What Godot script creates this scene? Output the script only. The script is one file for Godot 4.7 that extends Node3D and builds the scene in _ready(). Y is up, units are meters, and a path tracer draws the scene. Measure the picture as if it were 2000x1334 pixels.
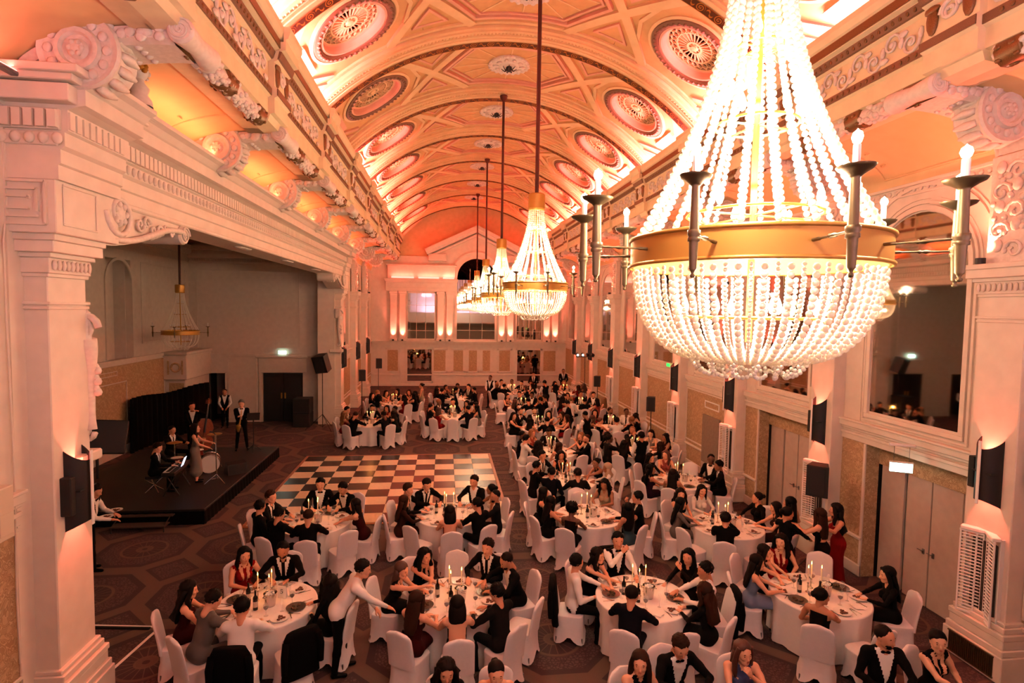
extends Node3D

# ---------------------------------------------------------------- mesh builder
class MB:
	var v := PackedVector3Array()
	var n := PackedVector3Array()
	var uv := PackedVector2Array()
	var ix := PackedInt32Array()
	func tri(a: Vector3, b: Vector3, c: Vector3):
		var m := (c - a).cross(b - a).normalized()
		var k := v.size()
		for p in [a, b, c]:
			v.append(p); n.append(m); uv.append(Vector2(p.x, p.z))
		ix.append_array([k, k + 1, k + 2])
	func quad(a: Vector3, b: Vector3, c: Vector3, d: Vector3):
		var m := (c - a).cross(b - d)
		m = m.normalized()
		var k := v.size()
		v.append_array([a, b, c, d])
		for i in 4: n.append(m)
		uv.append_array([Vector2(0, 0), Vector2(1, 0), Vector2(1, 1), Vector2(0, 1)])
		ix.append_array([k, k + 1, k + 2, k, k + 2, k + 3])
	# smooth grid of rows of points; cu closes each row, cr closes the rows
	func grid(rows: Array, cu := false, cr := false, t := Transform3D()):
		var k := v.size()
		var R := rows.size()
		var C: int = rows[0].size()
		for r in R:
			for c in C:
				v.append(t * rows[r][c]); n.append(Vector3.ZERO); uv.append(Vector2(float(c) / (C - 1), float(r) / (R - 1)))
		for r in (R if cr else R - 1):
			for c in (C if cu else C - 1):
				var a := k + r * C + c
				var b := k + r * C + (c + 1) % C
				var d := k + ((r + 1) % R) * C + c
				var e := k + ((r + 1) % R) * C + (c + 1) % C
				ix.append_array([a, b, e, a, e, d])
				var m1 := (v[e] - v[a]).cross(v[b] - v[a])
				var m2 := (v[d] - v[a]).cross(v[e] - v[a])
				n[a] += m1 + m2; n[e] += m1 + m2; n[b] += m1; n[d] += m2
		for i in range(k, v.size()):
			n[i] = n[i].normalized() if n[i].length_squared() > 1e-20 else Vector3.UP
	func box(c: Vector3, s: Vector3, b := Basis(), bev := 0.0):
		var h := s / 2
		if bev <= 0.0:
			var q := []
			for i in 8: q.append(c + b * Vector3(h.x if i & 1 else -h.x, h.y if i & 2 else -h.y, h.z if i & 4 else -h.z))
			for f in [[0, 2, 3, 1], [4, 5, 7, 6], [0, 4, 6, 2], [1, 3, 7, 5], [2, 6, 7, 3], [0, 1, 5, 4]]:
				quad(q[f[0]], q[f[1]], q[f[2]], q[f[3]])
			return
		# chamfered: three rects per corner
		var g := h - Vector3.ONE * bev
		var P := func(sx, sy, sz, ax): return c + b * Vector3(sx * (h.x if ax == 0 else g.x), sy * (h.y if ax == 1 else g.y), sz * (h.z if ax == 2 else g.z))
		for s1 in [-1, 1]:
			var f0 := [P.call(s1, -1, -1, 0), P.call(s1, 1, -1, 0), P.call(s1, 1, 1, 0), P.call(s1, -1, 1, 0)]
			var f1 := [P.call(-1, s1, -1, 1), P.call(-1, s1, 1, 1), P.call(1, s1, 1, 1), P.call(1, s1, -1, 1)]
			var f2 := [P.call(-1, -1, s1, 2), P.call(1, -1, s1, 2), P.call(1, 1, s1, 2), P.call(-1, 1, s1, 2)]
			for f in [f0, f1, f2]:
				if s1 > 0: quad(f[0], f[1], f[2], f[3])
				else: quad(f[3], f[2], f[1], f[0])
			for s2 in [-1, 1]:
				var e := [P.call(s1, s2, -1, 0), P.call(s1, s2, 1, 0), P.call(s1, s2, 1, 1), P.call(s1, s2, -1, 1)]
				var e2 := [P.call(-1, s1, s2, 1), P.call(1, s1, s2, 1), P.call(1, s1, s2, 2), P.call(-1, s1, s2, 2)]
				var e3 := [P.call(s1, -1, s2, 0), P.call(s1, 1, s2, 0), P.call(s1, 1, s2, 2), P.call(s1, -1, s2, 2)]
				if s1 * s2 > 0: quad(e[3], e[2], e[1], e[0]); quad(e2[0], e2[1], e2[2], e2[3]); quad(e3[0], e3[1], e3[2], e3[3])
				else: quad(e[0], e[1], e[2], e[3]); quad(e2[3], e2[2], e2[1], e2[0]); quad(e3[3], e3[2], e3[1], e3[0])
				for s3 in [-1, 1]:
					var p: Vector3 = P.call(s1, s2, s3, 0)
					var q: Vector3 = P.call(s1, s2, s3, 1)
					var r: Vector3 = P.call(s1, s2, s3, 2)
					if s1 * s2 * s3 > 0: tri(p, r, q)
					else: tri(p, q, r)
	# profile in the local xy plane, swept along local z from z0 to z1
	func extr(pf: Array, z0: float, z1: float, t := Transform3D(), closed := true, caps := true):
		var N := pf.size()
		for i in (N if closed else N - 1):
			var a: Vector2 = pf[i]
			var b: Vector2 = pf[(i + 1) % N]
			quad(t * Vector3(a.x, a.y, z0), t * Vector3(b.x, b.y, z0), t * Vector3(b.x, b.y, z1), t * Vector3(a.x, a.y, z1))
		if caps and closed:
			var tr := Geometry2D.triangulate_polygon(PackedVector2Array(pf))
			for i in range(0, tr.size(), 3):
				for z in [z0, z1]:
					var q := []
					for j in 3: q.append(t * Vector3(pf[tr[i + j]].x, pf[tr[i + j]].y, z))
					if z == z0: tri(q[0], q[1], q[2])
					else: tri(q[2], q[1], q[0])
	func lathe(pf: Array, segs: int, t := Transform3D(), a0 := 0.0, a1 := TAU):
		var full := absf(a1 - a0 - TAU) < 0.001
		var rows := []
		for p in pf:
			var row := []
			for i in (segs if full else segs + 1):
				var a := a0 + (a1 - a0) * i / segs
				row.append(Vector3(p.x * cos(a), p.y, p.x * sin(a)))
			rows.append(row)
		grid(rows, full, false, t)
	# lathe with hard edges: each profile step its own band
	func turned(pf: Array, segs: int, t := Transform3D()):
		for i in pf.size() - 1: lathe([pf[i], pf[i + 1]], segs, t)
	func tube(path: Array, rad, segs: int, t := Transform3D(), closed := false):
		var rows := []
		var N := path.size()
		var up := Vector3.UP
		for i in N:
			var d: Vector3 = (path[(i + 1) % N] - path[i - 1]) if closed else (path[mini(i + 1, N - 1)] - path[maxi(i - 1, 0)])
			d = d.normalized()
			if absf(d.dot(up)) > 0.95: up = Vector3.RIGHT if absf(d.x) < 0.8 else Vector3.BACK
			var s := d.cross(up).normalized()
			var w := s.cross(d)
			up = w
			var r: float = rad[i] if rad is Array else rad
			var row := []
			for k in segs:
				var a := TAU * k / segs
				row.append(path[i] + (s * cos(a) + w * sin(a)) * r)
			rows.append(row)
		if not closed:
			var c0 := []
			var c1 := []
			for k in segs: c0.append(path[0]); c1.append(path[N - 1])
			rows.push_front(c0); rows.append(c1)
		grid(rows, true, closed, t)
	func ball(c: Vector3, r: Vector3, su := 8, sv := 6, b := Basis()):
		var rows := []
		for i in sv + 1:
			var p := PI * i / sv
			var row := []
			for k in su:
				var a := TAU * k / su
				row.append(c + b * Vector3(r.x * sin(p) * cos(a), r.y * cos(p), r.z * sin(p) * sin(a)))
			rows.append(row)
		grid(rows, true)
	func add_to(m: ArrayMesh, mat: Material = null):
		if ix.is_empty(): return
		var a := []
		a.resize(Mesh.ARRAY_MAX)
		a[Mesh.ARRAY_VERTEX] = v; a[Mesh.ARRAY_NORMAL] = n; a[Mesh.ARRAY_TEX_UV] = uv; a[Mesh.ARRAY_INDEX] = ix
		m.add_surface_from_arrays(Mesh.PRIMITIVE_TRIANGLES, a)
		if mat: m.surface_set_material(m.get_surface_count() - 1, mat)
	func mesh(mat: Material = null) -> ArrayMesh:
		var m := ArrayMesh.new()
		add_to(m, mat)
		return m

# ---------------------------------------------------------------- names, tags, nodes
var used := {}
func numbered(s: String) -> String:
	var k: int = used.get(s, 0)
	used[s] = k + 1
	return s if k == 0 else "%s_%03d" % [s, k]
func V(x: float, y: float, d: float) -> Vector3: return Vector3(x, y, -d)
func tag(o: Node, label := "", category := "", group := "", kind := ""):
	if label: o.set_meta("label", label)
	if category: o.set_meta("category", category)
	if group: o.set_meta("group", group)
	if kind: o.set_meta("kind", kind)
	return o
func thing(called: String, label: String, category: String, at := Vector3.ZERO, turn := 0.0, group := "") -> Node3D:
	var o := Node3D.new()
	o.name = numbered(called)
	add_child(o)
	o.position = at
	o.rotation.y = turn
	tag(o, label, category, group)
	return o
func setting(called: String) -> Node3D:
	var o := Node3D.new()
	o.name = called
	add_child(o)
	o.set_meta("kind", "structure")
	return o
func part(parent: Node, called: String, b, mat: Material = null, t := Transform3D()) -> MeshInstance3D:
	var o := MeshInstance3D.new()
	o.name = called
	o.mesh = b.mesh(mat) if b is MB else b
	if mat and not b is MB: o.material_override = mat
	o.transform = t
	parent.add_child(o, true)
	return o
func solo(called: String, b, mat: Material, label: String, category: String, at := Vector3.ZERO, turn := 0.0, group := "") -> MeshInstance3D:
	var o := MeshInstance3D.new()
	o.name = numbered(called)
	o.mesh = b.mesh(mat) if b is MB else b
	if mat and not b is MB: o.material_override = mat
	add_child(o)
	o.position = at
	o.rotation.y = turn
	tag(o, label, category, group)
	return o
func copy(o: Node3D, called: String, label: String, at: Vector3, turn := 0.0, group := "") -> Node3D:
	var c: Node3D = o.duplicate()
	c.name = numbered(called)
	add_child(c)
	c.position = at
	c.rotation.y = turn
	if label: c.set_meta("label", label)
	if group: c.set_meta("group", group)
	return c
func R_y(a: float, at := Vector3.ZERO) -> Transform3D: return Transform3D(Basis(Vector3.UP, a), at)

# ---------------------------------------------------------------- lights
func omni(at: Vector3, c: Color, e: float, size := 0.05, parent: Node = self):
	var l := OmniLight3D.new()
	l.light_color = c; l.light_energy = e; l.light_size = size; l.omni_range = 60.0; l.omni_attenuation = 2.0; l.shadow_enabled = true
	l.name = "lamp_glow"
	parent.add_child(l, true)
	l.position = at
func spot(at: Vector3, dir: Vector3, c: Color, e: float, ang := 40.0, size := 0.04, soft := 1.0, parent: Node = self):
	var l := SpotLight3D.new()
	l.light_color = c; l.light_energy = e; l.light_size = size; l.spot_range = 60.0; l.spot_attenuation = 2.0; l.shadow_enabled = true
	l.spot_angle = ang; l.spot_angle_attenuation = soft
	l.name = "spot_glow"
	parent.add_child(l, true)
	l.position = at
	l.basis = Basis.looking_at(dir, Vector3.UP if absf(dir.normalized().y) < 0.95 else Vector3.BACK)
func area(at: Vector3, dir: Vector3, up: Vector3, c: Color, e: float, w: float, h: float, parent: Node = self):
	var l := AreaLight3D.new()
	l.light_color = c; l.light_energy = e; l.area_size = Vector2(w, h); l.area_range = 60.0; l.area_attenuation = 2.0; l.shadow_enabled = true
	l.area_normalize_energy = true
	l.name = "strip_glow"
	parent.add_child(l, true)
	l.position = at
	l.basis = Basis.looking_at(dir, up)

# ---------------------------------------------------------------- materials
var M := {}
func std(c: Color, rough := 0.7, metal := 0.0) -> StandardMaterial3D:
	var m := StandardMaterial3D.new()
	m.albedo_color = c; m.roughness = rough; m.metallic = metal
	return m
func noise_tex(seed_: int, freq: float, c0: Color, c1: Color, size := 256, oct := 4) -> NoiseTexture2D:
	var f := FastNoiseLite.new()
	f.seed = seed_; f.frequency = freq; f.fractal_octaves = oct
	var t := NoiseTexture2D.new()
	t.width = size; t.height = size; t.seamless = true; t.noise = f
	var g := Gradient.new()
	g.set_color(0, c0); g.set_color(1, c1)
	t.color_ramp = g
	return t
func noisy(c: Color, amt: float, rough: float, seed_: int, scale := 0.7, freq := 0.02) -> StandardMaterial3D:
	var m := std(Color.WHITE, rough)
	m.albedo_texture = noise_tex(seed_, freq, c.darkened(amt), c.lightened(amt * 0.6))
	m.uv1_triplanar = true; m.uv1_world_triplanar = true
	m.uv1_scale = Vector3.ONE * scale
	return m
func glow(c: Color, e: float) -> StandardMaterial3D:
	var m := std(c, 0.5)
	m.emission_enabled = true; m.emission = c; m.emission_energy_multiplier = e
	return m
func img_mat(im: Image, scale: Vector3, off := Vector3.ZERO, rough := 0.8) -> StandardMaterial3D:
	var m := std(Color.WHITE, rough)
	m.albedo_texture = ImageTexture.create_from_image(im)
	m.uv1_triplanar = true; m.uv1_world_triplanar = true
	m.uv1_scale = scale; m.uv1_offset = off
	return m

func carpet_image() -> Image:
	var S := 640
	var im := Image.create(S, S, false, Image.FORMAT_RGB8)
	var f := FastNoiseLite.new()
	f.seed = 5; f.frequency = 0.055; f.fractal_octaves = 2; f.noise_type = FastNoiseLite.TYPE_CELLULAR; f.cellular_return_type = FastNoiseLite.RETURN_DISTANCE2_SUB
	var g := FastNoiseLite.new()
	g.seed = 9; g.frequency = 0.35
	var brown := Color(0.245, 0.18, 0.175)
	var dark := Color(0.165, 0.12, 0.115)
	var tan := Color(0.32, 0.25, 0.21)
	var leaf := Color(0.29, 0.22, 0.215)
	for y in S:
		for x in S:
			var u := 2.0 * x / S - 1.0
			var w := 2.0 * y / S - 1.0
			var a := absf(u)
			var b := absf(w)
			var r := sqrt(u * u + w * w)
			var o := maxf(maxf(a, b) / 0.80, (a + b) / 1.12)
			var k := f.get_noise_2d(x, y)
			var floral := leaf if k > -0.72 else brown.lerp(dark, 0.6)
			var c: Color
			if r < 0.47:
				var ang := fposmod(atan2(w, u) * 18.0 / TAU, 1.0)
				if r < 0.05: c = dark
				elif r < 0.13: c = tan.lerp(brown, 0.3)
				elif r < 0.16: c = tan
				elif r > 0.44: c = brown
				elif r > 0.39: c = tan
				elif absf(ang - 0.5) < 0.07 * 0.3 / r: c = tan.lerp(leaf, 0.4)
				else: c = dark.lerp(brown, 0.35)
			elif o < 0.92: c = floral
			elif o < 1.06: c = dark.lerp(brown, 0.25)
			else:
				# between the octagons: plain tan lozenges on two sides, flowered squares at the corners
				var cu := 1.0 - a
				var cw := 1.0 - b
				var q := cu + cw
				if q < 0.40: c = floral
				elif q < 0.50: c = dark.lerp(brown, 0.3)
				else: c = tan
			var j := 1.0 + 0.14 * g.get_noise_2d(x, y)
			im.set_pixel(x, y, Color(c.r * j, c.g * j, c.b * j))
	return im

func damask_image() -> Image:
	var S := 384
	var im := Image.create(S, S, false, Image.FORMAT_RGB8)
	var f := FastNoiseLite.new()
	f.seed = 21; f.frequency = 0.02; f.fractal_octaves = 2
	var w := FastNoiseLite.new()
	w.seed = 4; w.frequency = 0.015
	for y in S:
		for x in S:
			var a := TAU * x / S
			var b := TAU * y / S
			var p := Vector3(cos(a) * 60, sin(a) * 60, cos(b) * 60)
			var q := sin(b) * 60
			var k := f.get_noise_3d(p.x + q * 0.7, p.y - q * 0.4, p.z + q * 0.6)
			var h := absf(sin(k * 14.0))
			var c := Color(0.60, 0.49, 0.36) if h > 0.42 else Color(0.74, 0.64, 0.50)
			if k > 0.25: c = Color(0.70, 0.59, 0.45)
			im.set_pixel(x, y, c)
	return im

func scroll_image() -> Image:
	# running gilt wave scroll on a dark ground, repeats along x
	var im := Image.create(128, 64, false, Image.FORMAT_RGB8)
	for y in 64:
		for x in 128:
			var dx := (x - 64.0) / 32.0
			var dy := (y - 32.0) / 32.0
			var r := sqrt(dx * dx + dy * dy)
			var a := atan2(dy, dx)
			var s := fposmod(r * 2.2 - a / TAU, 1.0)
			var on := (r < 0.95 and s < 0.42) or absf(absf(dy) - 0.93) < 0.06 or (absf(dx) > 1.2 and absf(dy - sin(dx * 3.0) * 0.5) < 0.2)
			im.set_pixel(x, y, Color(0.60, 0.37, 0.10) if on else Color(0.27, 0.14, 0.045))
	return im

func make_materials():
	M.plaster = noisy(Color(0.84, 0.78, 0.72), 0.045, 0.6, 1, 0.5)
	M.ornament = noisy(Color(0.85, 0.79, 0.74), 0.08, 0.65, 2, 2.2)
	M.cove = noisy(Color(0.85, 0.70, 0.50), 0.05, 0.62, 3, 0.4)
	M.vault = noisy(Color(0.86, 0.70, 0.50), 0.06, 0.65, 6, 0.5)
	M.vault_panel = noisy(Color(0.80, 0.60, 0.37), 0.07, 0.7, 7, 0.5)
	M.vault_pink = noisy(Color(0.84, 0.60, 0.48), 0.06, 0.65, 8, 0.5)
	M.cornice = noisy(Color(0.87, 0.78, 0.62), 0.05, 0.62, 16, 0.6)
	M.gilt = noisy(Color(0.44, 0.27, 0.08), 0.30, 0.42, 11, 6.0, 0.05)
	M.gilt.metallic = 0.35
	M.umber = noisy(Color(0.44, 0.27, 0.13), 0.35, 0.6, 12, 7.0, 0.06)
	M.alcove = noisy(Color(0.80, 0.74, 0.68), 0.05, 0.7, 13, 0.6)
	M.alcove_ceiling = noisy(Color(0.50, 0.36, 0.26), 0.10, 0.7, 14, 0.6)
	M.door_grey = noisy(Color(0.70, 0.63, 0.58), 0.04, 0.55, 15, 0.8)
	M.gap_dark = noisy(Color(0.14, 0.105, 0.085), 0.2, 0.6, 19, 2.0)  # dark tone standing in for shade behind the fretwork slats
	M.black_door = std(Color(0.055, 0.045, 0.045), 0.5)
	M.black = std(Color(0.03, 0.03, 0.032), 0.55)
	M.black_gloss = std(Color(0.02, 0.02, 0.022), 0.25)
	M.cloth_black = std(Color(0.02, 0.018, 0.02), 0.92)
	M.cloth_black.metallic_specular = 0.2
	M.mirror = std(Color(0.80, 0.78, 0.76), 0.03, 1.0)
	M.brass = std(Color(0.70, 0.52, 0.24), 0.42, 0.6)
	M.bronze = std(Color(0.42, 0.36, 0.26), 0.38, 0.85)
	M.rod = std(Color(0.26, 0.12, 0.07), 0.5, 0.4)
	M.chrome = std(Color(0.75, 0.74, 0.73), 0.16, 1.0)
	M.steel = std(Color(0.5, 0.5, 0.5), 0.35, 0.9)
	M.white = std(Color(0.86, 0.84, 0.82), 0.6)
	M.box_cream = std(Color(0.78, 0.72, 0.64), 0.6)
	M.damask = img_mat(damask_image(), Vector3(0.95, 0.95, 0.95), Vector3.ZERO, 0.75)
	var P := 1.0 / 2.155
	M.carpet = img_mat(carpet_image(), Vector3(P, P, P), Vector3(0.5 - 0.02 * P, 0.5, 0.5 + 9.04 * P), 0.95)
	M.scroll = std(Color.WHITE, 0.5)
	M.scroll.albedo_texture = ImageTexture.create_from_image(scroll_image())
	M.scroll.roughness = 0.7
	M.scroll.metallic_specular = 0.25
	M.bulb = glow(Color(1.0, 0.86, 0.62), 60.0)
	M.flame = glow(Color(1.0, 0.80, 0.35), 14.0)
	M.exit = glow(Color(0.82, 1.0, 0.93), 4.0)
	M.green = glow(Color(0.1, 0.8, 0.3), 2.0)
	M.pink_led = glow(Color(1.0, 0.52, 0.42), 9.0)
	M.bead = std(Color(0.95, 0.93, 0.88), 0.12)
	M.bead.backlight_enabled = true
	M.bead.backlight = Color(0.6, 0.56, 0.48)

# ---------------------------------------------------------------- the scene
const BAY := 4.037
const YC := 5.79      # centre of the barrel vault
const RV := 7.16      # its radius at the panels (6.9 at the ribs)
func pil(n: int) -> float: return BAY * n - 0.37
func rib(n: int) -> float: return BAY * n - 1.02

func _ready():
	var cam := Camera3D.new()
	cam.name = "camera"
	add_child(cam)
	cam.transform = Transform3D(Basis(Vector3(0.99269, 0.015573, 0.119686), Vector3(-0.008435, 0.998168, -0.059914), Vector3(-0.120399, 0.058467, 0.991002)), Vector3(-1.863, 5.6, 0))
	cam.fov = 62.848
	cam.near = 0.05
	cam.far = 200.0
	cam.current = true
	var we := WorldEnvironment.new()
	we.name = "surroundings"
	var e := Environment.new()
	e.background_mode = Environment.BG_COLOR
	e.background_color = Color(0, 0, 0)
	e.tonemap_mode = Environment.TONE_MAPPER_LINEAR
	e.tonemap_exposure = EXPOSURE
	e.sdfgi_enabled = true
	e.ssao_enabled = true
	e.ssil_enabled = true
	we.environment = e
	add_child(we)
	make_materials()
	build_shell()
	build_vault()
	build_cornice()
	build_right_wall()
	build_left_side()
	build_end_wall()
	build_alcove()
	build_chandeliers()
	build_sconces()
	build_dance_floor()
	build_people_and_tables()
	build_stage()
	build_small()

const EXPOSURE := 1.24

# ---------------------------------------------------------------- room shell
func slab(parent: Node, called: String, x0: float, x1: float, y0: float, y1: float, d0: float, d1: float, m: Material, bev := 0.0) -> MeshInstance3D:
	var b := MB.new()
	b.box(V((x0 + x1) / 2, (y0 + y1) / 2, (d0 + d1) / 2), Vector3(absf(x1 - x0), absf(y1 - y0), absf(d1 - d0)), Basis(), bev)
	return part(parent, called, b, m)

func build_shell():
	var f := setting("floor")
	slab(f, "carpet", -14.2, 7.9, -0.2, 0.0, -4.0, 41.0, M.carpet)
	var bw := setting("wall_back")
	slab(bw, "wall_face", -7.3, 7.3, 0, 13.4, -3.9, -3.5, M.plaster)
	slab(bw, "balcony_floor", -7.0, 7.0, 3.9, 4.15, -3.5, 0.3, M.plaster)
	slab(bw, "balcony_front", -7.0, 7.0, 3.5, 4.9, 0.3, 0.42, M.white, 0.03)
	slab(bw, "balcony_moulding", -7.0, 7.0, 3.42, 3.55, 0.25, 0.5, M.plaster, 0.02)
	slab(bw, "balcony_moulding", -7.0, 7.0, 4.82, 4.92, 0.26, 0.47, M.plaster, 0.02)

# point of the vault surface: s along the arc from the crown, d depth, h raised into the room
func S(s: float, d: float, h := 0.0) -> Vector3:
	var a := s / RV
	return Vector3((RV - h) * sin(a), YC + (RV - h) * cos(a), -d)
# raised band along a polyline of (s, d)
func strap(b: MB, pts: Array, w: float, h: float, closed := false, step := 0.35, h0 := 0.0):
	var L := []
	var N := pts.size()
	for i in (N if closed else N - 1):
		var p: Vector2 = pts[i]
		var q: Vector2 = pts[(i + 1) % N]
		var k := maxi(1, int(ceil(p.distance_to(q) / step)))
		for j in k: L.append(p.lerp(q, float(j) / k))
	if not closed: L.append(pts[N - 1])
	var rows := []
	for i in L.size():
		var p: Vector2 = L[i]
		var a: Vector2 = (p - L[i - 1]) if (i > 0 or closed) else (L[1] - L[0])
		var c: Vector2 = (L[(i + 1) % L.size()] - p) if (i < L.size() - 1 or closed) else a
		a = a.normalized(); c = c.normalized()
		var nn := (a + c).normalized().orthogonal()
		var k := w / 2 / maxf(0.5, nn.dot(c.orthogonal()))
		var p0 := p + nn * k
		var p1 := p - nn * k
		rows.append([S(p0.x, p0.y, h0 - 0.02), S(p0.x, p0.y, h0 + h), S(p1.x, p1.y, h0 + h), S(p1.x, p1.y, h0 - 0.02)])
	for i in (rows.size() if closed else rows.size() - 1):
		var r0: Array = rows[i]
		var r1: Array = rows[(i + 1) % rows.size()]
		for j in 3: b.quad(r0[j], r0[j + 1], r1[j + 1], r1[j])
	if not closed:
		for r in [rows[0], rows[rows.size() - 1]]: b.quad(r[0], r[1], r[2], r[3])
func ring(b: MB, c: Vector2, pf: Array, segs := 40):
	# pf: list of (radius, height) swept round a circle on the vault
	for i in pf.size() - 1:
		var rows := []
		for j in 2:
			var row := []
			for k in segs:
				var a := TAU * k / segs
				row.append(S(c.x + pf[i + j].x * cos(a), c.y + pf[i + j].x * sin(a), pf[i + j].y))
			rows.append(row)
		b.grid(rows, true)

func build_vault():
	var ce := setting("ceiling")
	var H := (BAY - 0.76) / 2
	var half := RV * deg_to_rad(47.0)
	var OC := 4.17    # arc distance of the round grilles
	# one bay, modelled about depth 0
	var base := MB.new()
	var rows := []
	for i in 17:
		var s := -2.5 + 5.0 * i / 16
		rows.append([S(s, -H, 0), S(s, H, 0)])
	base.grid(rows)
	for sd in [-1, 1]:
		var N := 48
		var out := []
		var inn := []
		for k in N + 1:
			var a := TAU * (k + 0.001) / N
			var dx := cos(a)
			var dy := sin(a)
			var hx := (half - OC) if dx * sd > 0 else (OC - 2.5)
			var t := minf(hx / maxf(absf(dx), 1e-4), H / maxf(absf(dy), 1e-4))
			out.append(Vector2(sd * OC + dx * t, dy * t))
			inn.append(Vector2(sd * OC + dx * 0.78, dy * 0.78))
		var rr := []
		for j in 6:
			var row := []
			for k in N + 1:
				var p: Vector2 = inn[k].lerp(out[k], j / 5.0)
				row.append(S(p.x, p.y, 0))
			rr.append(row)
		base.grid(rr)
	var strp := MB.new()
	var pinkb := MB.new()
	var panel := MB.new()
	var goldr := MB.new()
	var grl := MB.new()
	for sd in [-1, 1]:
		for e in [-1, 1]:
			strap(strp, [Vector2(sd * 1.22, e * 1.6), Vector2(sd * 3.42, -e * 1.6)], 0.24, 0.07)
			var tri := [Vector2(sd * 2.33, e * 0.52), Vector2(sd * 1.92, e * 1.18), Vector2(sd * 2.74, e * 1.18)]
			strap(pinkb, tri, 0.07, 0.05, true)
			panel.tri(S(tri[0].x, tri[0].y, 0.02), S(tri[1].x, tri[1].y, 0.02), S(tri[2].x, tri[2].y, 0.02))
			strap(pinkb, [Vector2(sd * 5.05, e * 1.35), Vector2(sd * 5.75, e * 0.62)], 0.12, 0.06)
			strap(pinkb, [Vector2(sd * 5.25, e * 1.55), Vector2(sd * 5.78, e * 1.0)], 0.06, 0.05)
		strap(strp, [Vector2(sd * 2.95, 0.75), Vector2(sd * 2.75, 0.0), Vector2(sd * 2.95, -0.75)], 0.10, 0.05)
		strap(pinkb, [Vector2(sd * 5.45, -0.6), Vector2(sd * 5.45, 0.6)], 0.16, 0.07)
		var c := Vector2(sd * OC, 0)
		ring(strp, c, [Vector2(1.14, -0.01), Vector2(1.14, 0.03), Vector2(1.07, 0.05), Vector2(1.05, 0.02)])
		ring(goldr, c, [Vector2(1.06, 0.0), Vector2(1.04, 0.06), Vector2(0.95, 0.09), Vector2(0.87, 0.06), Vector2(0.85, 0.0)])
		ring(pinkb, c, [Vector2(0.86, 0.0), Vector2(0.85, 0.045), Vector2(0.80, 0.05), Vector2(0.77, 0.0), Vector2(0.74, -0.10), Vector2(0.70, -0.12), Vector2(0.70, -0.22)])
		# leaves pressed along the gilt ring
		for k in 40:
			var a := TAU * k / 40
			goldr.ball(S(c.x + 0.95 * cos(a), c.y + 0.95 * sin(a), 0.085), Vector3(0.055, 0.03, 0.055), 5, 4)
		ring(grl, c, [Vector2(0.72, -0.16), Vector2(0.72, -0.12), Vector2(0.68, -0.12), Vector2(0.68, -0.16)], 40)
		ring(grl, c, [Vector2(0.47, -0.16), Vector2(0.47, -0.12), Vector2(0.44, -0.12), Vector2(0.44, -0.16)], 40)
		ring(grl, c, [Vector2(0.20, -0.16), Vector2(0.20, -0.11), Vector2(0.15, -0.11), Vector2(0.15, -0.16)], 24)
		ring(grl, c, [Vector2(0.10, -0.14), Vector2(0.08, -0.09), Vector2(0.001, -0.08)], 16)
		for k in 24:
			var a := TAU * k / 24
			var u := Vector2(cos(a), sin(a))
			strap(grl, [c + u * 0.18, c + u * 0.46], 0.020, 0.04, false, 1.0, -0.16)
			if k % 3 == 0: strap(grl, [c + u * 0.06, c + u * 0.18], 0.035, 0.04, false, 1.0, -0.16)
			var a2 := TAU * (k + 0.5) / 24
			var u2 := Vector2(cos(a2), sin(a2))
			var a3 := TAU * (k + 1.0) / 24
			var u3 := Vector2(cos(a3), sin(a3))
			strap(grl, [c + u * 0.455, c + u2 * 0.52, c + u3 * 0.455], 0.016, 0.04, false, 1.0, -0.16)
			strap(grl, [c + u2 * 0.52, c + u2 * 0.585], 0.016, 0.04, false, 1.0, -0.16)
			strap(grl, [c + u2 * 0.585, c + u * 0.64, c + u * 0.70], 0.016, 0.04, false, 1.0, -0.16)
			strap(grl, [c + u2 * 0.585, c + u3 * 0.64], 0.016, 0.04, false, 1.0, -0.16)
	# long hexagon coffer round the rose
	var hexa := [Vector2(-1.98, 0), Vector2(-1.18, 1.22), Vector2(1.18, 1.22), Vector2(1.98, 0), Vector2(1.18, -1.22), Vector2(-1.18, -1.22)]
	strap(pinkb, hexa, 0.09, 0.10, true, 0.25)
	var hex2 := []
	for p in hexa: hex2.append(p * 0.90)
	strap(pinkb, hex2, 0.06, 0.06, true, 0.25)
	var hp := []
	for p in hexa: hp.append(p * 0.87)
	for i in 6:
		var q0: Vector2 = hp[i]
		var q1: Vector2 = hp[(i + 1) % 6]
		var k := 6
		for j in k:
			var e0 := q0.lerp(q1, float(j) / k)
			var e1 := q0.lerp(q1, float(j + 1) / k)
			for m in 3:
				var f0 := m / 3.0
				var f1 := (m + 1) / 3.0
				panel.quad(S(e0.x * f0, e0.y * f0, 0.015), S(e1.x * f0, e1.y * f0, 0.015), S(e1.x * f1, e1.y * f1, 0.015), S(e0.x * f1, e0.y * f1, 0.015))
		strap(strp, [q0 * 0.32, q0 * 0.98], 0.035, 0.035)
		strap(strp, [(q0 + q1) * 0.26, (q0 + q1) * 0.49], 0.035, 0.035)
	for e in [-1, 1]:
		strap(strp, [Vector2(-5.7, e * (H - 0.09)), Vector2(5.7, e * (H - 0.09))], 0.12, 0.05)
	var rose := MB.new()
	ring(rose, Vector2.ZERO, [Vector2(0.62, 0.0), Vector2(0.62, 0.06), Vector2(0.56, 0.09), Vector2(0.50, 0.06), Vector2(0.30, 0.08), Vector2(0.26, 0.11), Vector2(0.001, 0.10)], 32)
	for k in 20:
		var a := TAU * k / 20
		rose.ball(S(0.58 * cos(a), 0.58 * sin(a), 0.07), Vector3(0.07, 0.03, 0.07), 6, 4)
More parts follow.
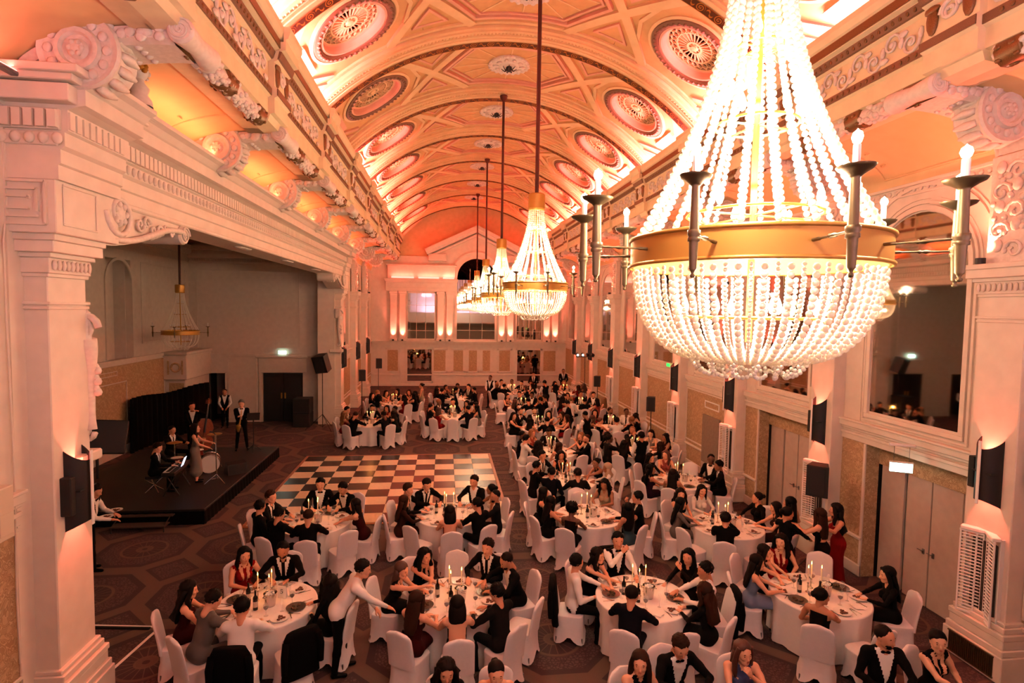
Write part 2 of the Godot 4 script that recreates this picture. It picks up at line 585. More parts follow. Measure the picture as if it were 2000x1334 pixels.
	for k in 10:
		var a := TAU * k / 10
		rose.ball(S(0.40 * cos(a), 0.40 * sin(a), 0.09), Vector3(0.10, 0.03, 0.06), 6, 4, Basis(Vector3.UP, -a))
	var star := MB.new()
	star.ball(S(0, 0, 0.16), Vector3(0.10, 0.09, 0.10), 8, 6)
	for k in 7:
		var a := TAU * k / 7
		star.tube([S(0.05 * cos(a), 0.05 * sin(a), 0.16), S(0.14 * cos(a), 0.14 * sin(a), 0.22), S(0.24 * cos(a + 0.15), 0.24 * sin(a + 0.15), 0.14)], [0.022, 0.018, 0.008], 5)
	var gmesh := grl.mesh(M.vault)
	var meshes := [["panel_ground", base.mesh(M.vault_panel)], ["strapwork", strp.mesh(M.vault)], ["moulding", pinkb.mesh(M.vault_pink)], ["coffer_panel", panel.mesh(M.vault_panel)], ["gilt_ring", goldr.mesh(M.umber)], ["round_grille", gmesh], ["ceiling_rose", rose.mesh(M.ornament)], ["rose_fixture", star.mesh(M.black)]]
	for n in range(-1, 10):
		var dc := rib(n) + 0.38 + H
		if n == 9: dc = rib(9) + 0.38 + H
		for m in meshes:
			part(ce, m[0], m[1], null, Transform3D(Basis(), Vector3(0, 0, -dc)))
	# ribs
	var rb := MB.new()
	var gb := MB.new()
	var pf := [[-0.38, 0.0], [-0.38, 0.12], [-0.32, 0.15], [-0.32, 0.19], [-0.24, 0.22], [-0.16, 0.20], [-0.16, 0.235], [-0.06, 0.235], [-0.06, 0.26], [0.37, 0.26], [0.38, 0.25], [0.38, 0.0]]
	var NS := 40
	for i in pf.size() - 1:
		var two := []
		for j in 2:
			var row := []
			for k in NS + 1:
				var s := half * 0.985 * (2.0 * k / NS - 1)
				row.append(S(s, pf[i + j][0], pf[i + j][1]))
			two.append(row)
		rb.grid(two)
	var two2 := []
	for dd in [[0.085, 0.272], [0.365, 0.272]]:
		var row := []
		for k in NS * 2 + 1: row.append(S(half * 0.975 * (1.0 * k / NS - 1), dd[0], dd[1]))
		two2.append(row)
	gb.grid(two2)
	for i in gb.uv.size(): gb.uv[i] = Vector2(gb.uv[i].x * 24.0, gb.uv[i].y)
	var bd := MB.new()
	for k in 120:
		var s := half * 0.97 * (2.0 * k / 119 - 1)
		bd.ball(S(s, -0.24, 0.225), Vector3(0.03, 0.025, 0.03), 5, 3)
	var rbm := rb.mesh(M.vault)
	var gbm := gb.mesh(M.scroll)
	var bdm := bd.mesh(M.vault)
	for n in range(-1, 11):
		var t := Transform3D(Basis(), Vector3(0, 0, -minf(rib(n), 40.0)))
		part(ce, "rib", rbm, null, t)
		part(ce, "gilt_band", gbm, null, t)
		part(ce, "bead_moulding", bdm, null, t)
	# added strip at the vault foot, blocks trough light from the roof void
	for sd in [-1.0, 1.0]:
		slab(ce, "added_light_stop", sd * 5.235, sd * 5.30, 10.2, 10.70, -3.9, 40.6, M.vault)
	# solid roof over the plaster vault
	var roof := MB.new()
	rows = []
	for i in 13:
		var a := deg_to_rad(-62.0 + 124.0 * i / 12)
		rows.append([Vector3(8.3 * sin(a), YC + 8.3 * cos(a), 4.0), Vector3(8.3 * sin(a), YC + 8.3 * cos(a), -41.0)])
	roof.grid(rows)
	part(ce, "roof", roof, noisy(Color(0.30, 0.21, 0.14), 0.2, 0.9, 18, 0.8))  # dark brown puts shade into the colour behind the round grilles

# ---------------------------------------------------------------- cornice, cove, consoles
func spiral(b: MB, c: Vector3, ax: Vector3, ay: Vector3, r0: float, r1: float, turns: float, th: float, n := 18, ph := 0.0):
	var path := []
	var rad := []
	for i in n + 1:
		var f := float(i) / n
		var a := ph + f * turns * TAU
		path.append(c + (ax * cos(a) + ay * sin(a)) * lerpf(r0, r1, f))
		rad.append(th * lerpf(1.0, 0.6, f))
	b.tube(path, rad, 5)
func build_cornice():
	var t1 := setting("trim_1")
	var D0 := -3.5
	var D1 := 40.2
	var pf := [Vector2(5.30, 8.86), Vector2(5.14, 8.90), Vector2(5.10, 9.02), Vector2(5.02, 9.04), Vector2(5.02, 9.30), Vector2(4.97, 9.33), Vector2(4.97, 9.47), Vector2(5.02, 9.50), Vector2(5.02, 9.93), Vector2(4.96, 9.96), Vector2(4.90, 10.12), Vector2(4.82, 10.14), Vector2(4.82, 10.32), Vector2(4.78, 10.34), Vector2(4.74, 10.44), Vector2(4.74, 10.54), Vector2(4.86, 10.54), Vector2(4.86, 10.28), Vector2(5.60, 10.28), Vector2(5.60, 8.86)]
	var lip := [Vector2(4.815, 10.16), Vector2(4.80, 10.16), Vector2(4.80, 10.30), Vector2(4.815, 10.30)]
	for sd in [-1.0, 1.0]:
		var flip := Transform3D(Basis(Vector3(sd, 0, 0), Vector3.UP, Vector3.BACK), Vector3.ZERO)
		var b := MB.new()
		b.extr(pf, -D0, -D1, flip)
		part(t1, "cornice", b, M.cornice)
		var lb := MB.new()
		lb.extr(lip, -D0, -D1, flip)
		part(t1, "ochre_fascia", lb, M.gilt)
		# gilt beads and eggs
		var g := MB.new()
		var k0 := int(D0 / 0.13)
		g.extr([Vector2(4.975, 9.34), Vector2(4.955, 9.34), Vector2(4.955, 9.46), Vector2(4.975, 9.46)], -D0, -D1, flip)
		g.extr([Vector2(4.965, 9.965), Vector2(4.925, 9.985), Vector2(4.885, 10.10), Vector2(4.93, 10.11)], -D0, -D1, flip)
		part(t1, "gilt_moulding", g, M.umber)
		var eg := MB.new()
		for k in 21:
			eg.ball(Vector3(sd * 4.952, 9.40, -0.6 - 0.138 * k), Vector3(0.02, 0.035, 0.035), 5, 4)
			eg.ball(Vector3(sd * 4.905, 10.045, -0.6 - 0.138 * k), Vector3(0.02, 0.045, 0.035), 5, 4)
		var egm := eg.mesh(M.gilt)
		# frieze scrolls, one bay long
		var sc := MB.new()
		var X := Vector3(sd * 4.995, 0, 0)
		for k in 8:
			var z := -0.75 - 0.36 * k
			var dn := 1.0 if k % 2 else -1.0
			spiral(sc, X + Vector3(0, 9.71 + 0.06 * dn, z), Vector3(0, 0, 1), Vector3(0, dn, 0), 0.17, 0.03, 1.3, 0.026, 14)
			sc.ball(X + Vector3(0, 9.71 + 0.06 * dn, z), Vector3(0.04, 0.05, 0.05), 6, 4)
			sc.ball(X + Vector3(0, 9.71 - 0.13 * dn, z - 0.15), Vector3(0.03, 0.05, 0.10), 6, 4)
			sc.ball(X + Vector3(0, 9.72, z + 0.18), Vector3(0.03, 0.09, 0.05), 6, 4)
		var scm := sc.mesh(M.ornament)
		# garland roll under the cornice with gilt ties
		var gl := MB.new()
		var rng := RandomNumberGenerator.new()
		rng.seed = 77
		gl.tube([Vector3(sd * 5.16, 8.92, -0.55), Vector3(sd * 5.16, 8.92, -3.5)], 0.13, 8)
		for k in 120:
			var a := rng.randf_range(-2.6, 1.2)
			var z := -0.58 - 2.9 * rng.randf()
			gl.ball(Vector3(sd * (5.16 + 0.13 * sin(a)), 8.92 - 0.13 * cos(a), z), Vector3(0.045, 0.045, 0.06), 5, 4)
		var glm := gl.mesh(M.ornament)
		var gt := MB.new()
		for z in [-0.72, -1.95, -3.32]:
			gt.tube([Vector3(sd * 5.16, 8.92, z + 0.17), Vector3(sd * 5.16, 8.92, z + 0.15), Vector3(sd * 5.16, 8.92, z - 0.15), Vector3(sd * 5.16, 8.92, z - 0.17)], [0.14, 0.175, 0.175, 0.14], 10)
			for k in 14: gt.ball(Vector3(sd * (5.16 + 0.17 * sin(k * 0.9)), 8.92 - 0.17 * cos(k * 0.9), z + 0.12 * sin(k * 2.3)), Vector3(0.03, 0.03, 0.05), 5, 4)
		var gtm := gt.mesh(M.gilt)
		# break-forward over each console
		var rs := MB.new()
		var pr := []
		for p in pf: pr.append(p + Vector2(-0.11, 0.0) if p.x < 5.2 else p)
		rs.extr(pr, -0.42, 0.42, flip)
		var rg := MB.new()
		rg.extr([Vector2(4.865, 9.34), Vector2(4.845, 9.34), Vector2(4.845, 9.46), Vector2(4.865, 9.46)], -0.43, 0.43, flip)
		rg.extr([Vector2(4.855, 9.965), Vector2(4.815, 9.985), Vector2(4.775, 10.10), Vector2(4.82, 10.11)], -0.43, 0.43, flip)
		var rl := MB.new()
		for z in [-0.28, 0.28]:
			rl.ball(Vector3(sd * 4.90, 9.72, z), Vector3(0.05, 0.21, 0.10), 8, 6)
			rl.ball(Vector3(sd * 4.89, 9.86, z), Vector3(0.05, 0.06, 0.13), 8, 6)
		var rf := MB.new()
		spiral(rf, Vector3(sd * 4.89, 9.74, 0.0), Vector3(0, 0, 1), Vector3.UP, 0.16, 0.02, 1.5, 0.03)
		spiral(rf, Vector3(sd * 4.89, 9.74, 0.0), Vector3(0, 0, -1), Vector3.UP, 0.16, 0.02, 1.5, 0.03)
		var rsm := rs.mesh(M.cornice)
		var rgm := rg.mesh(M.umber)
		var rlm := rl.mesh(M.gilt)
		var rfm := rf.mesh(M.ornament)
		for n in range(0, 10):
			var t := Transform3D(Basis(), Vector3(0, 0, -rib(n)))
			part(t1, "break_forward", rsm, null, t)
			part(t1, "gilt_moulding", rgm, null, t)
			part(t1, "gilt_leaf", rlm, null, t)
			part(t1, "frieze_scroll", rfm, null, t)
			part(t1, "frieze_scroll", scm, null, t)
			part(t1, "egg_and_bead", egm, null, t)
			part(t1, "garland", glm, null, t)
			part(t1, "garland_tie", gtm, null, t)
		# cove
		var cv := MB.new()
		var row0 := []
		var row1 := []
		for i in 13:
			var a := PI / 2 * i / 12
			var q := Vector3(sd * (5.14 + 1.84 * cos(a)), 8.12 + 0.82 * sin(a), -D0)
			row0.append(q)
			row1.append(Vector3(q.x, q.y, -D1))
		cv.grid([row0, row1])
		part(t1, "cove", cv, M.cove)
		# panel mouldings in each cove bay, and the console
		var pm := MB.new()
		var cvp := func(f, z, h): return Vector3(sd * (5.14 + (1.84 - h) * cos(PI / 2 * f)), 8.12 + (0.82 - h) * sin(PI / 2 * f), z)
		for fz in [[0.14, 0.10], [0.88, 0.10]]:
			pm.tube([cvp.call(fz[0], -0.62, 0.0), cvp.call(fz[0], -3.42, 0.0)], 0.025, 5)
		for z in [-0.62, -3.42]:
			var path := []
			for i in 9: path.append(cvp.call(0.14 + 0.74 * i / 8.0, z, 0.0))
			pm.tube(path, 0.025, 5)
			var zz: float = z - 0.22 if z > -1.0 else z + 0.22
			spiral(pm, cvp.call(0.35, zz, 0.0), Vector3(0, 0, 1), Vector3(sd * 0.3, 0.8, 0).normalized(), 0.11, 0.02, 1.2, 0.02, 12)
			spiral(pm, cvp.call(0.55, zz, 0.0), Vector3(0, 0, -1), Vector3(sd * 0.6, 0.6, 0).normalized(), 0.09, 0.02, 1.2, 0.02, 12)
		var pmm := pm.mesh(M.cove)
		var cs := MB.new()
		var band := []
		for i in 15:
			var f := i / 14.0
			band.append([cvp.call(f, 0.36, 0.02), cvp.call(f, 0.36, 0.16), cvp.call(f, 0.26, 0.20), cvp.call(f, -0.26, 0.20), cvp.call(f, -0.36, 0.16), cvp.call(f, -0.36, 0.02)])
		for j in 5:
			var rr := []
			for r in band: rr.append([r[j], r[j + 1]])
			cs.grid(rr)
		# leaf rows on the band
		for i in 9:
			for j in 4:
				var q: Vector3 = cvp.call(0.18 + 0.08 * i, -0.19 + 0.127 * j, 0.205)
				cs.ball(q, Vector3(0.05, 0.035, 0.045), 5, 4)
		# upper volute
		var rot := Basis(Vector3.RIGHT, PI / 2)
		cs.turned([Vector2(0.0, -0.44), Vector2(0.13, -0.44), Vector2(0.16, -0.40), Vector2(0.14, -0.2), Vector2(0.12, 0.0), Vector2(0.14, 0.2), Vector2(0.16, 0.40), Vector2(0.13, 0.44), Vector2(0.0, 0.44)], 18, Transform3D(rot, Vector3(sd * 5.02, 8.86, 0)))
		spiral(cs, Vector3(sd * 5.02, 8.86, 0.445), Vector3.RIGHT, Vector3.UP, 0.14, 0.01, 2.2, 0.014, 26)
		# great rosette at its foot
		cs.turned([Vector2(0.0, -0.10), Vector2(0.38, -0.10), Vector2(0.43, -0.04), Vector2(0.40, 0.16), Vector2(0.44, 0.34), Vector2(0.46, 0.38), Vector2(0.44, 0.42), Vector2(0.38, 0.40), Vector2(0.26, 0.40), Vector2(0.24, 0.45), Vector2(0.19, 0.45), Vector2(0.17, 0.40), Vector2(0.12, 0.40), Vector2(0.09, 0.45), Vector2(0.0, 0.47)], 28, Transform3D(rot, Vector3(sd * 6.16, 8.56, 0)))
		for k in 12:
			var a := TAU * k / 12
			cs.ball(Vector3(sd * 6.16 + 0.32 * cos(a), 8.56 + 0.32 * sin(a), 0.41), Vector3(0.06, 0.06, 0.03), 6, 4)
			if k < 6: cs.ball(Vector3(sd * 6.16 + 0.07 * cos(a * 2), 8.56 + 0.07 * sin(a * 2), 0.45), Vector3(0.035, 0.035, 0.03), 5, 4)
		for k in 16:
			var a := TAU * k / 16
			var q := Vector3(sd * 6.16 + 0.42 * cos(a), 8.56 + 0.42 * sin(a), 0)
			cs.tube([q + Vector3(0, 0, 0.30), q * Vector3(1, 1, 0) + Vector3(0.02 * cos(a), 0.02 * sin(a), 0.14), q + Vector3(0, 0, -0.06)], [0.05, 0.065, 0.03], 6)
		var rngc := RandomNumberGenerator.new()
		rngc.seed = 8
		for k in 34:
			var q: Vector3 = cvp.call(rngc.randf_range(0.45, 0.98), 0.36, rngc.randf_range(-0.02, 0.16))
			cs.ball(q, Vector3(0.07, 0.06, 0.035), 6, 4)
		var csm := cs.mesh(M.ornament)
		for n in range(0, 10):
			var t := Transform3D(Basis(), Vector3(0, 0, -rib(n)))
			part(t1, "cove_moulding", pmm, null, t)
			part(t1, "console", csm, null, Transform3D(Basis(), Vector3(0, 0, -(rib(n) + 0.66))))
	build_cove_lights()

func build_cove_lights():
	# pink led lines in the trough above the cornice, and uplights at the foot of the coves
	for sd in [-1.0, 1.0]:
		for n in range(0, 10):
			if (n == 4 and sd < 0): continue
			var d := rib(n) + BAY / 2
			var far := clampf((n - 2) / 6.0, 0, 1)
			var c := Color(1.0, 0.50, 0.56).lerp(Color(1.0, 0.30, 0.28), far)
			var t := thing("cornice_led_strip", "glowing pink light strip above the %s cornice, %s bay from the balcony" % ["left" if sd < 0 else "right", ORD[n + 1]], "light", V(sd * 5.03, 10.32, d), 0, "light strips in the cornice trough")
			var b := MB.new()
			b.box(Vector3.ZERO, Vector3(0.05, 0.04, 3.1), Basis(), 0.008)
			part(t, "diffuser", b, glow(c, 6.0))
			var b2 := MB.new()
			b2.box(Vector3(0, -0.03, 0), Vector3(0.08, 0.02, 3.16))
			part(t, "channel", b2, M.steel)
			area(Vector3(-sd * 0.02, 0.06, 0), Vector3(-sd * 0.38, 1.0, 0), Vector3.BACK, c, LED_E * (1.0 + 0.8 * far), 0.05, 3.1, t)
const ORD := ["zeroth", "first", "second", "third", "fourth", "fifth", "sixth", "seventh", "eighth", "ninth", "tenth", "eleventh", "twelfth"]
const LED_E := 52.0

# ---------------------------------------------------------------- side walls
func strip_frame(b: MB, sd: float, x: float, d0: float, d1: float, y0: float, y1: float, w: float, h: float):
	# picture-frame moulding on a wall facing the hall
	var xs := sd * (x - h / 2)
	b.box(V(xs, y0 + w / 2, (d0 + d1) / 2), Vector3(h, w, d1 - d0), Basis(), 0.006)
	b.box(V(xs, y1 - w / 2, (d0 + d1) / 2), Vector3(h, w, d1 - d0), Basis(), 0.006)
	b.box(V(xs, (y0 + y1) / 2, d0 + w / 2), Vector3(h, y1 - y0 - 2 * w, w), Basis(), 0.006)
	b.box(V(xs, (y0 + y1) / 2, d1 - w / 2), Vector3(h, y1 - y0 - 2 * w, w), Basis(), 0.006)
func arch_strip(b: MB, sd: float, x: float, dc: float, yc: float, r: float, w: float, h: float, y0: float, n := 20):
	# moulding up two sides and over a round arch
	var a := []
	var c := []
	a.append(Vector2(dc - r, y0)); c.append(Vector2(dc - r - w, y0))
	for i in n + 1:
		var t := PI - PI * i / n
		a.append(Vector2(dc + r * cos(t), yc + r * sin(t)))
		c.append(Vector2(dc + (r + w) * cos(t), yc + (r + w) * sin(t)))
	a.append(Vector2(dc + r, y0)); c.append(Vector2(dc + r + w, y0))
	var x0 := sd * x
	var x1 := sd * (x - h)
	for i in a.size() - 1:
		b.quad(V(x1, a[i].y, a[i].x), V(x1, a[i + 1].y, a[i + 1].x), V(x1, c[i + 1].y, c[i + 1].x), V(x1, c[i].y, c[i].x))
		b.quad(V(x0, a[i].y, a[i].x), V(x0, a[i + 1].y, a[i + 1].x), V(x1, a[i + 1].y, a[i + 1].x), V(x1, a[i].y, a[i].x))
		b.quad(V(x1, c[i].y, c[i].x), V(x1, c[i + 1].y, c[i + 1].x), V(x0, c[i + 1].y, c[i + 1].x), V(x0, c[i].y, c[i].x))
func arch_face(b: MB, sd: float, x: float, dc: float, yc: float, r: float, y0: float, n := 20):
	var pts := [Vector2(dc - r, y0)]
	for i in n + 1:
		var t := PI - PI * i / n
		pts.append(Vector2(dc + r * cos(t), yc + r * sin(t)))
	pts.append(Vector2(dc + r, y0))
	var c := V(sd * x, (y0 + yc) / 2, dc)
	for i in pts.size():
		var p: Vector2 = pts[i]
		var q: Vector2 = pts[(i + 1) % pts.size()]
		b.tri(c, V(sd * x, p.y, p.x), V(sd * x, q.y, q.x))

var pil_mesh := {}
func pilaster(parent: Node, sd: float, d: float):
	if pil_mesh.is_empty():
		for k in [-1.0, 1.0]:
			var b := MB.new()
			var W := 0.74
			b.box(V(k * 6.86, 3.4, 0), Vector3(0.30, 5.3, W), Basis(), 0.012)
			for st in [[0.0, 0.42, 0.17], [0.42, 0.52, 0.145], [0.52, 0.66, 0.11], [0.66, 0.75, 0.125], [0.75, 0.84, 0.08], [0.84, 0.90, 0.05]]:
				b.box(V(k * (6.86 - st[2] / 2), (st[0] + st[1]) / 2, 0), Vector3(0.30 + st[2], st[1] - st[0], W + st[2] * 1.6), Basis(), 0.012)
			for st in [[5.50, 5.54, 0.03], [5.56, 5.60, 0.04], [5.90, 5.95, 0.03], [5.95, 6.14, 0.05], [6.14, 6.20, 0.09], [6.20, 6.34, 0.16], [6.34, 6.42, 0.19]]:
				b.box(V(k * (6.86 - st[2] / 2), (st[0] + st[1]) / 2, 0), Vector3(0.30 + st[2], st[1] - st[0], W + st[2] * 1.6), Basis(), 0.008)
			for i in 9:
				b.ball(V(k * 6.64, 6.05, -0.34 + 0.085 * i), Vector3(0.03, 0.07, 0.035), 6, 4)
			pil_mesh[k] = b.mesh(M.plaster)
			var o := MB.new()
			# carved strip from the capital up to the console
			o.box(V(k * 6.84, 7.25, 0), Vector3(0.24, 1.7, 0.66), Basis(), 0.02)
			var rng := RandomNumberGenerator.new()
			rng.seed = 31
			for i in 5:
				spiral(o, V(k * 6.70, 6.62 + 0.30 * i, 0.12 if i % 2 else -0.12), Vector3(0, 0, 1 if i % 2 else -1), Vector3.UP, 0.16, 0.03, 1.2, 0.03, 12)
				o.ball(V(k * 6.70, 6.70 + 0.30 * i, -0.13 if i % 2 else 0.13), Vector3(0.05, 0.10, 0.08), 7, 5)
			for i in 30: o.ball(V(k * 6.71, rng.randf_range(6.5, 8.0), rng.randf_range(-0.26, 0.26)), Vector3(0.03, 0.05, 0.05), 5, 4)
			pil_mesh[k + 10.0] = o.mesh(M.ornament)
	var t := Transform3D(Basis(), Vector3(0, 0, -d))
	part(parent, "pilaster", pil_mesh[sd], null, t)
	part(parent, "carved_strip", pil_mesh[sd + 10.0], null, t)

# kind: 0 wallpaper, 1 double doors, 2 small service door
func wall_bay(parent: Node, sd: float, n: int, kind: int, lower := true):
	var a := pil(n) + 0.36
	var z := pil(n + 1) - 0.36
	if n == 9: z = 40.2
	var c := (a + z) / 2 - 0.12
	var x := 7.0
	var X0 := sd * x
	var X1 := sd * (x + 0.3)
	slab(parent, "wall_face", X0, X1, 2.87, 8.3, a - 0.4, z + 0.4, M.plaster)
	var o0 := a + 0.28
	var o1 := o0 + 2.3
	if kind == 1:
		slab(parent, "wall_face", X0, X1, 0, 2.87, a - 0.4, o0, M.damask)
		slab(parent, "wall_face", X0, X1, 0, 2.87, o1, z + 0.4, M.damask)
	elif kind == 2:
		slab(parent, "wall_face", X0, X1, 0, 2.87, a - 0.4, z + 0.4, M.damask)
	else:
		slab(parent, "wall_face", X0, X1, 0, 2.87, a - 0.4, z + 0.4, M.damask)
	# mouldings
	var b := MB.new()
	if kind != 1:
		strip_frame(b, sd, x, a + 0.02, z - 0.02, 0.95, 2.85, 0.05, 0.025)
		b.box(V(sd * (x - 0.03), 0.82, (a + z) / 2), Vector3(0.07, 0.07, z - a), Basis(), 0.015)
		b.box(V(sd * (x - 0.02), 0.12, (a + z) / 2), Vector3(0.05, 0.24, z - a), Basis(), 0.012)
	else:
		for q in [[a, o0], [o1, z]]:
			b.box(V(sd * (x - 0.03), 0.82, (q[0] + q[1]) / 2), Vector3(0.07, 0.07, q[1] - q[0]), Basis(), 0.015)
			b.box(V(sd * (x - 0.02), 0.12, (q[0] + q[1]) / 2), Vector3(0.05, 0.24, q[1] - q[0]), Basis(), 0.012)
		# jamb trim
		b.box(V(sd * (x - 0.01), 1.43, o0 - 0.03), Vector3(0.05, 2.87, 0.06), Basis(), 0.01)
		b.box(V(sd * (x - 0.01), 1.43, o1 + 0.03), Vector3(0.05, 2.87, 0.06), Basis(), 0.01)
	for st in [[2.87, 2.99, 0.03], [2.99, 3.05, 0.06], [3.10, 3.16, 0.05], [3.16, 3.28, 0.10], [3.28, 3.32, 0.13]]:
		b.box(V(sd * (x - st[2] / 2), (st[0] + st[1]) / 2, (a + z) / 2), Vector3(st[2], st[1] - st[0], z - a), Basis(), 0.008)
	for w in [[0.03, 0.09, 0.05], [0.15, 0.05, 0.035], [0.24, 0.03, 0.02]]:
		arch_strip(b, sd, x, c, 6.50, 1.02 + w[0], w[1], w[2], 3.56 - w[0] - 0.0)
		b.box(V(sd * (x - w[2] / 2), 3.56 - w[0] - w[1] / 2, c), Vector3(w[2], w[1], 2 * (1.02 + w[0] + w[1])), Basis(), 0.008)
	arch_strip(b, sd, x, c, 6.50, 1.50, 0.06, 0.03, 6.45)
	arch_strip(b, sd, x, c, 6.50, 1.60, 0.03, 0.02, 6.45)
	for st in [[8.06, 8.12, 0.06], [7.88, 7.92, 0.035]]:
		b.box(V(sd * (x - st[2] / 2), (st[0] + st[1]) / 2, (a + z) / 2), Vector3(st[2], st[1] - st[0], z - a), Basis(), 0.008)
	part(parent, "wall_moulding", b, M.plaster)
	var fr := MB.new()
	for k in 22: fr.ball(V(sd * (x - 0.005), 7.99, a + 0.1 + (z - a - 0.2) * k / 21.0), Vector3(0.025, 0.05, 0.05), 5, 4)
	part(parent, "frieze_beads", fr, M.ornament)
	var mi := MB.new()
	arch_face(mi, sd, x - 0.012, c, 6.50, 1.02, 3.58)
	part(parent, "mirror", mi, M.mirror)

func double_door(sd: float, n: int, label: String):
	var a := pil(n) + 0.36
	var o0 := a + 0.28
	var o1 := o0 + 2.3
	doors += 1
	var t := setting("door_%d" % doors)
	t.set_meta("label", label)
	var xb := 7.34
	slab(t, "header", sd * 7.30, sd * 7.42, 2.45, 2.9, o0, o1, M.damask)
	slab(t, "reveal", sd * 7.0, sd * 7.5, 2.865, 2.93, o0, o1, M.plaster)
	slab(t, "reveal", sd * 7.02, sd * 7.5, 0, 2.87, o0 - 0.08, o0 - 0.001, M.plaster)
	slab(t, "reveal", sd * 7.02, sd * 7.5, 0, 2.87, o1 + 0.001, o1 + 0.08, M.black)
	var w := 2.3
	for q in [[0.0, 0.37], [0.38, 1.02], [1.035, 1.60], [1.66, 2.26]]:
		var lf := slab(t, "door_leaf", sd * xb, sd * (xb + 0.06), 0.01, 2.45, o0 + q[0] + 0.005, o0 + q[1] - 0.005, M.door_grey, 0.008)
		if q[0] > 0.3 and q[0] < 1.1:
			var h := MB.new()
			var zz: float = o0 + (q[1] - 0.10 if q[0] < 0.9 else q[0] + 0.10)
			h.box(V(sd * (xb - 0.012), 1.06, zz), Vector3(0.02, 0.10, 0.05), Basis(), 0.005)
			h.tube([V(sd * (xb - 0.02), 1.08, zz), V(sd * (xb - 0.06), 1.08, zz), V(sd * (xb - 0.06), 1.08, zz + 0.09)], 0.009, 6)
			part(lf, "handle", h, M.steel)
	slab(t, "back_wall", sd * 7.46, sd * 7.6, 0, 3.0, o0 - 0.1, o1 + 0.1, M.plaster)
var doors := 0

func build_right_wall():
	var w := setting("wall_right")
	for n in range(-1, 10):
		wall_bay(w, 1.0, n, 1 if n in [2, 3] else 0)
	for n in range(0, 10):
		pilaster(w, 1.0, pil(n))
	double_door(1.0, 2, "pale grey double doors in the right wall beneath the nearest arched mirror")
	double_door(1.0, 3, "pale grey doors in the right wall behind the floor-standing black loudspeaker")
	# plain leaf in the fifth bay with a vent over it
	doors += 1
	var t := setting("door_%d" % doors)
	t.set_meta("label", "plain grey-brown door set in the wallpapered bay under a small vent")
	var d0 := pil(4) + 1.1
	var lf := slab(t, "door_leaf", 6.93, 7.0, 0.01, 2.12, d0, d0 + 1.15, noisy(Color(0.50, 0.44, 0.38), 0.06, 0.7, 41, 1.5), 0.01)
	slab(lf, "kick_plate", 6.91, 6.93, 0.05, 0.5, d0 + 0.05, d0 + 1.1, M.door_grey, 0.005)
	var vb := MB.new()
	strip_frame(vb, 1.0, 7.0, d0 + 0.1, d0 + 1.1, 2.35, 2.60, 0.04, 0.03)
	part(w, "vent_frame", vb, M.white)
	# V-fronted fretwork grilles on plinths below the sconces
	var slat := MB.new()
	slat.box(Vector3.ZERO, Vector3(0.30, 0.019, 0.02), Basis(), 0.004)
	var slm := slat.mesh(M.white)
	for n in range(2, 8):
		var d := pil(n)
		var g := Node3D.new()
		g.name = "fretwork_grille"
		w.add_child(g, true)
		g.position = V(6.64, 0.80, d)
		var fr := MB.new()
		for e in [-1.0, 1.0]:
			# two faces meeting at a ridge towards the hall
			var ang: float = e * 0.55
			var bs := Basis(Vector3.UP, PI / 2 + ang)
			var mid := Vector3(-0.02, 0, -e * 0.155)
			for q in [-0.148, -0.06, 0.148]:
				fr.box(mid + Vector3(0, 0.66, 0) + bs * Vector3(q * e, 0, 0), Vector3(0.024, 1.34, 0.026), bs, 0.004)
			for q in [0.0, 1.33]:
				fr.box(mid + Vector3(0, q, 0), Vector3(0.33, 0.035, 0.03), bs, 0.004)
			fr.box(mid + Vector3(0.03, 1.375, 0), Vector3(0.34, 0.06, 0.12), bs, 0.01)
			for k in 24:
				if n < 4:
					part(g, "slat", slm, null, Transform3D(bs, mid + Vector3(0, 0.055 + 0.053 * k, 0)))
				else:
					fr.box(mid + Vector3(0, 0.055 + 0.053 * k, 0), Vector3(0.30, 0.019, 0.02), bs)
		for e in [-1, 1]: fr.box(Vector3(0.055, 0.68, e * 0.285), Vector3(0.11, 1.38, 0.02), Basis(), 0.004)
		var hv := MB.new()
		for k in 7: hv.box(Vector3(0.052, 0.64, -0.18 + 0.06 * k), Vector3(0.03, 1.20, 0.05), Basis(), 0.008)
		part(g, "dark_backing", hv, M.gap_dark)  # added dark bars so the gaps between slats look shaded
		part(g, "frame", fr, M.white)
	# radiator cover grille in the near plinth
	var rg := MB.new()
	for k in 22: rg.box(V(6.528, 0.22, pil(2) - 0.36 + 0.034 * k), Vector3(0.012, 0.32, 0.012))
	rg.box(V(6.53, 0.385, pil(2)), Vector3(0.02, 0.02, 0.78))
	rg.box(V(6.53, 0.055, pil(2)), Vector3(0.02, 0.02, 0.78))
	part(w, "radiator_grille", rg, M.bronze)
	slab(w, "radiator_panel", 6.535, 6.545, 0.05, 0.39, pil(2) - 0.38, pil(2) + 0.38, M.bronze)

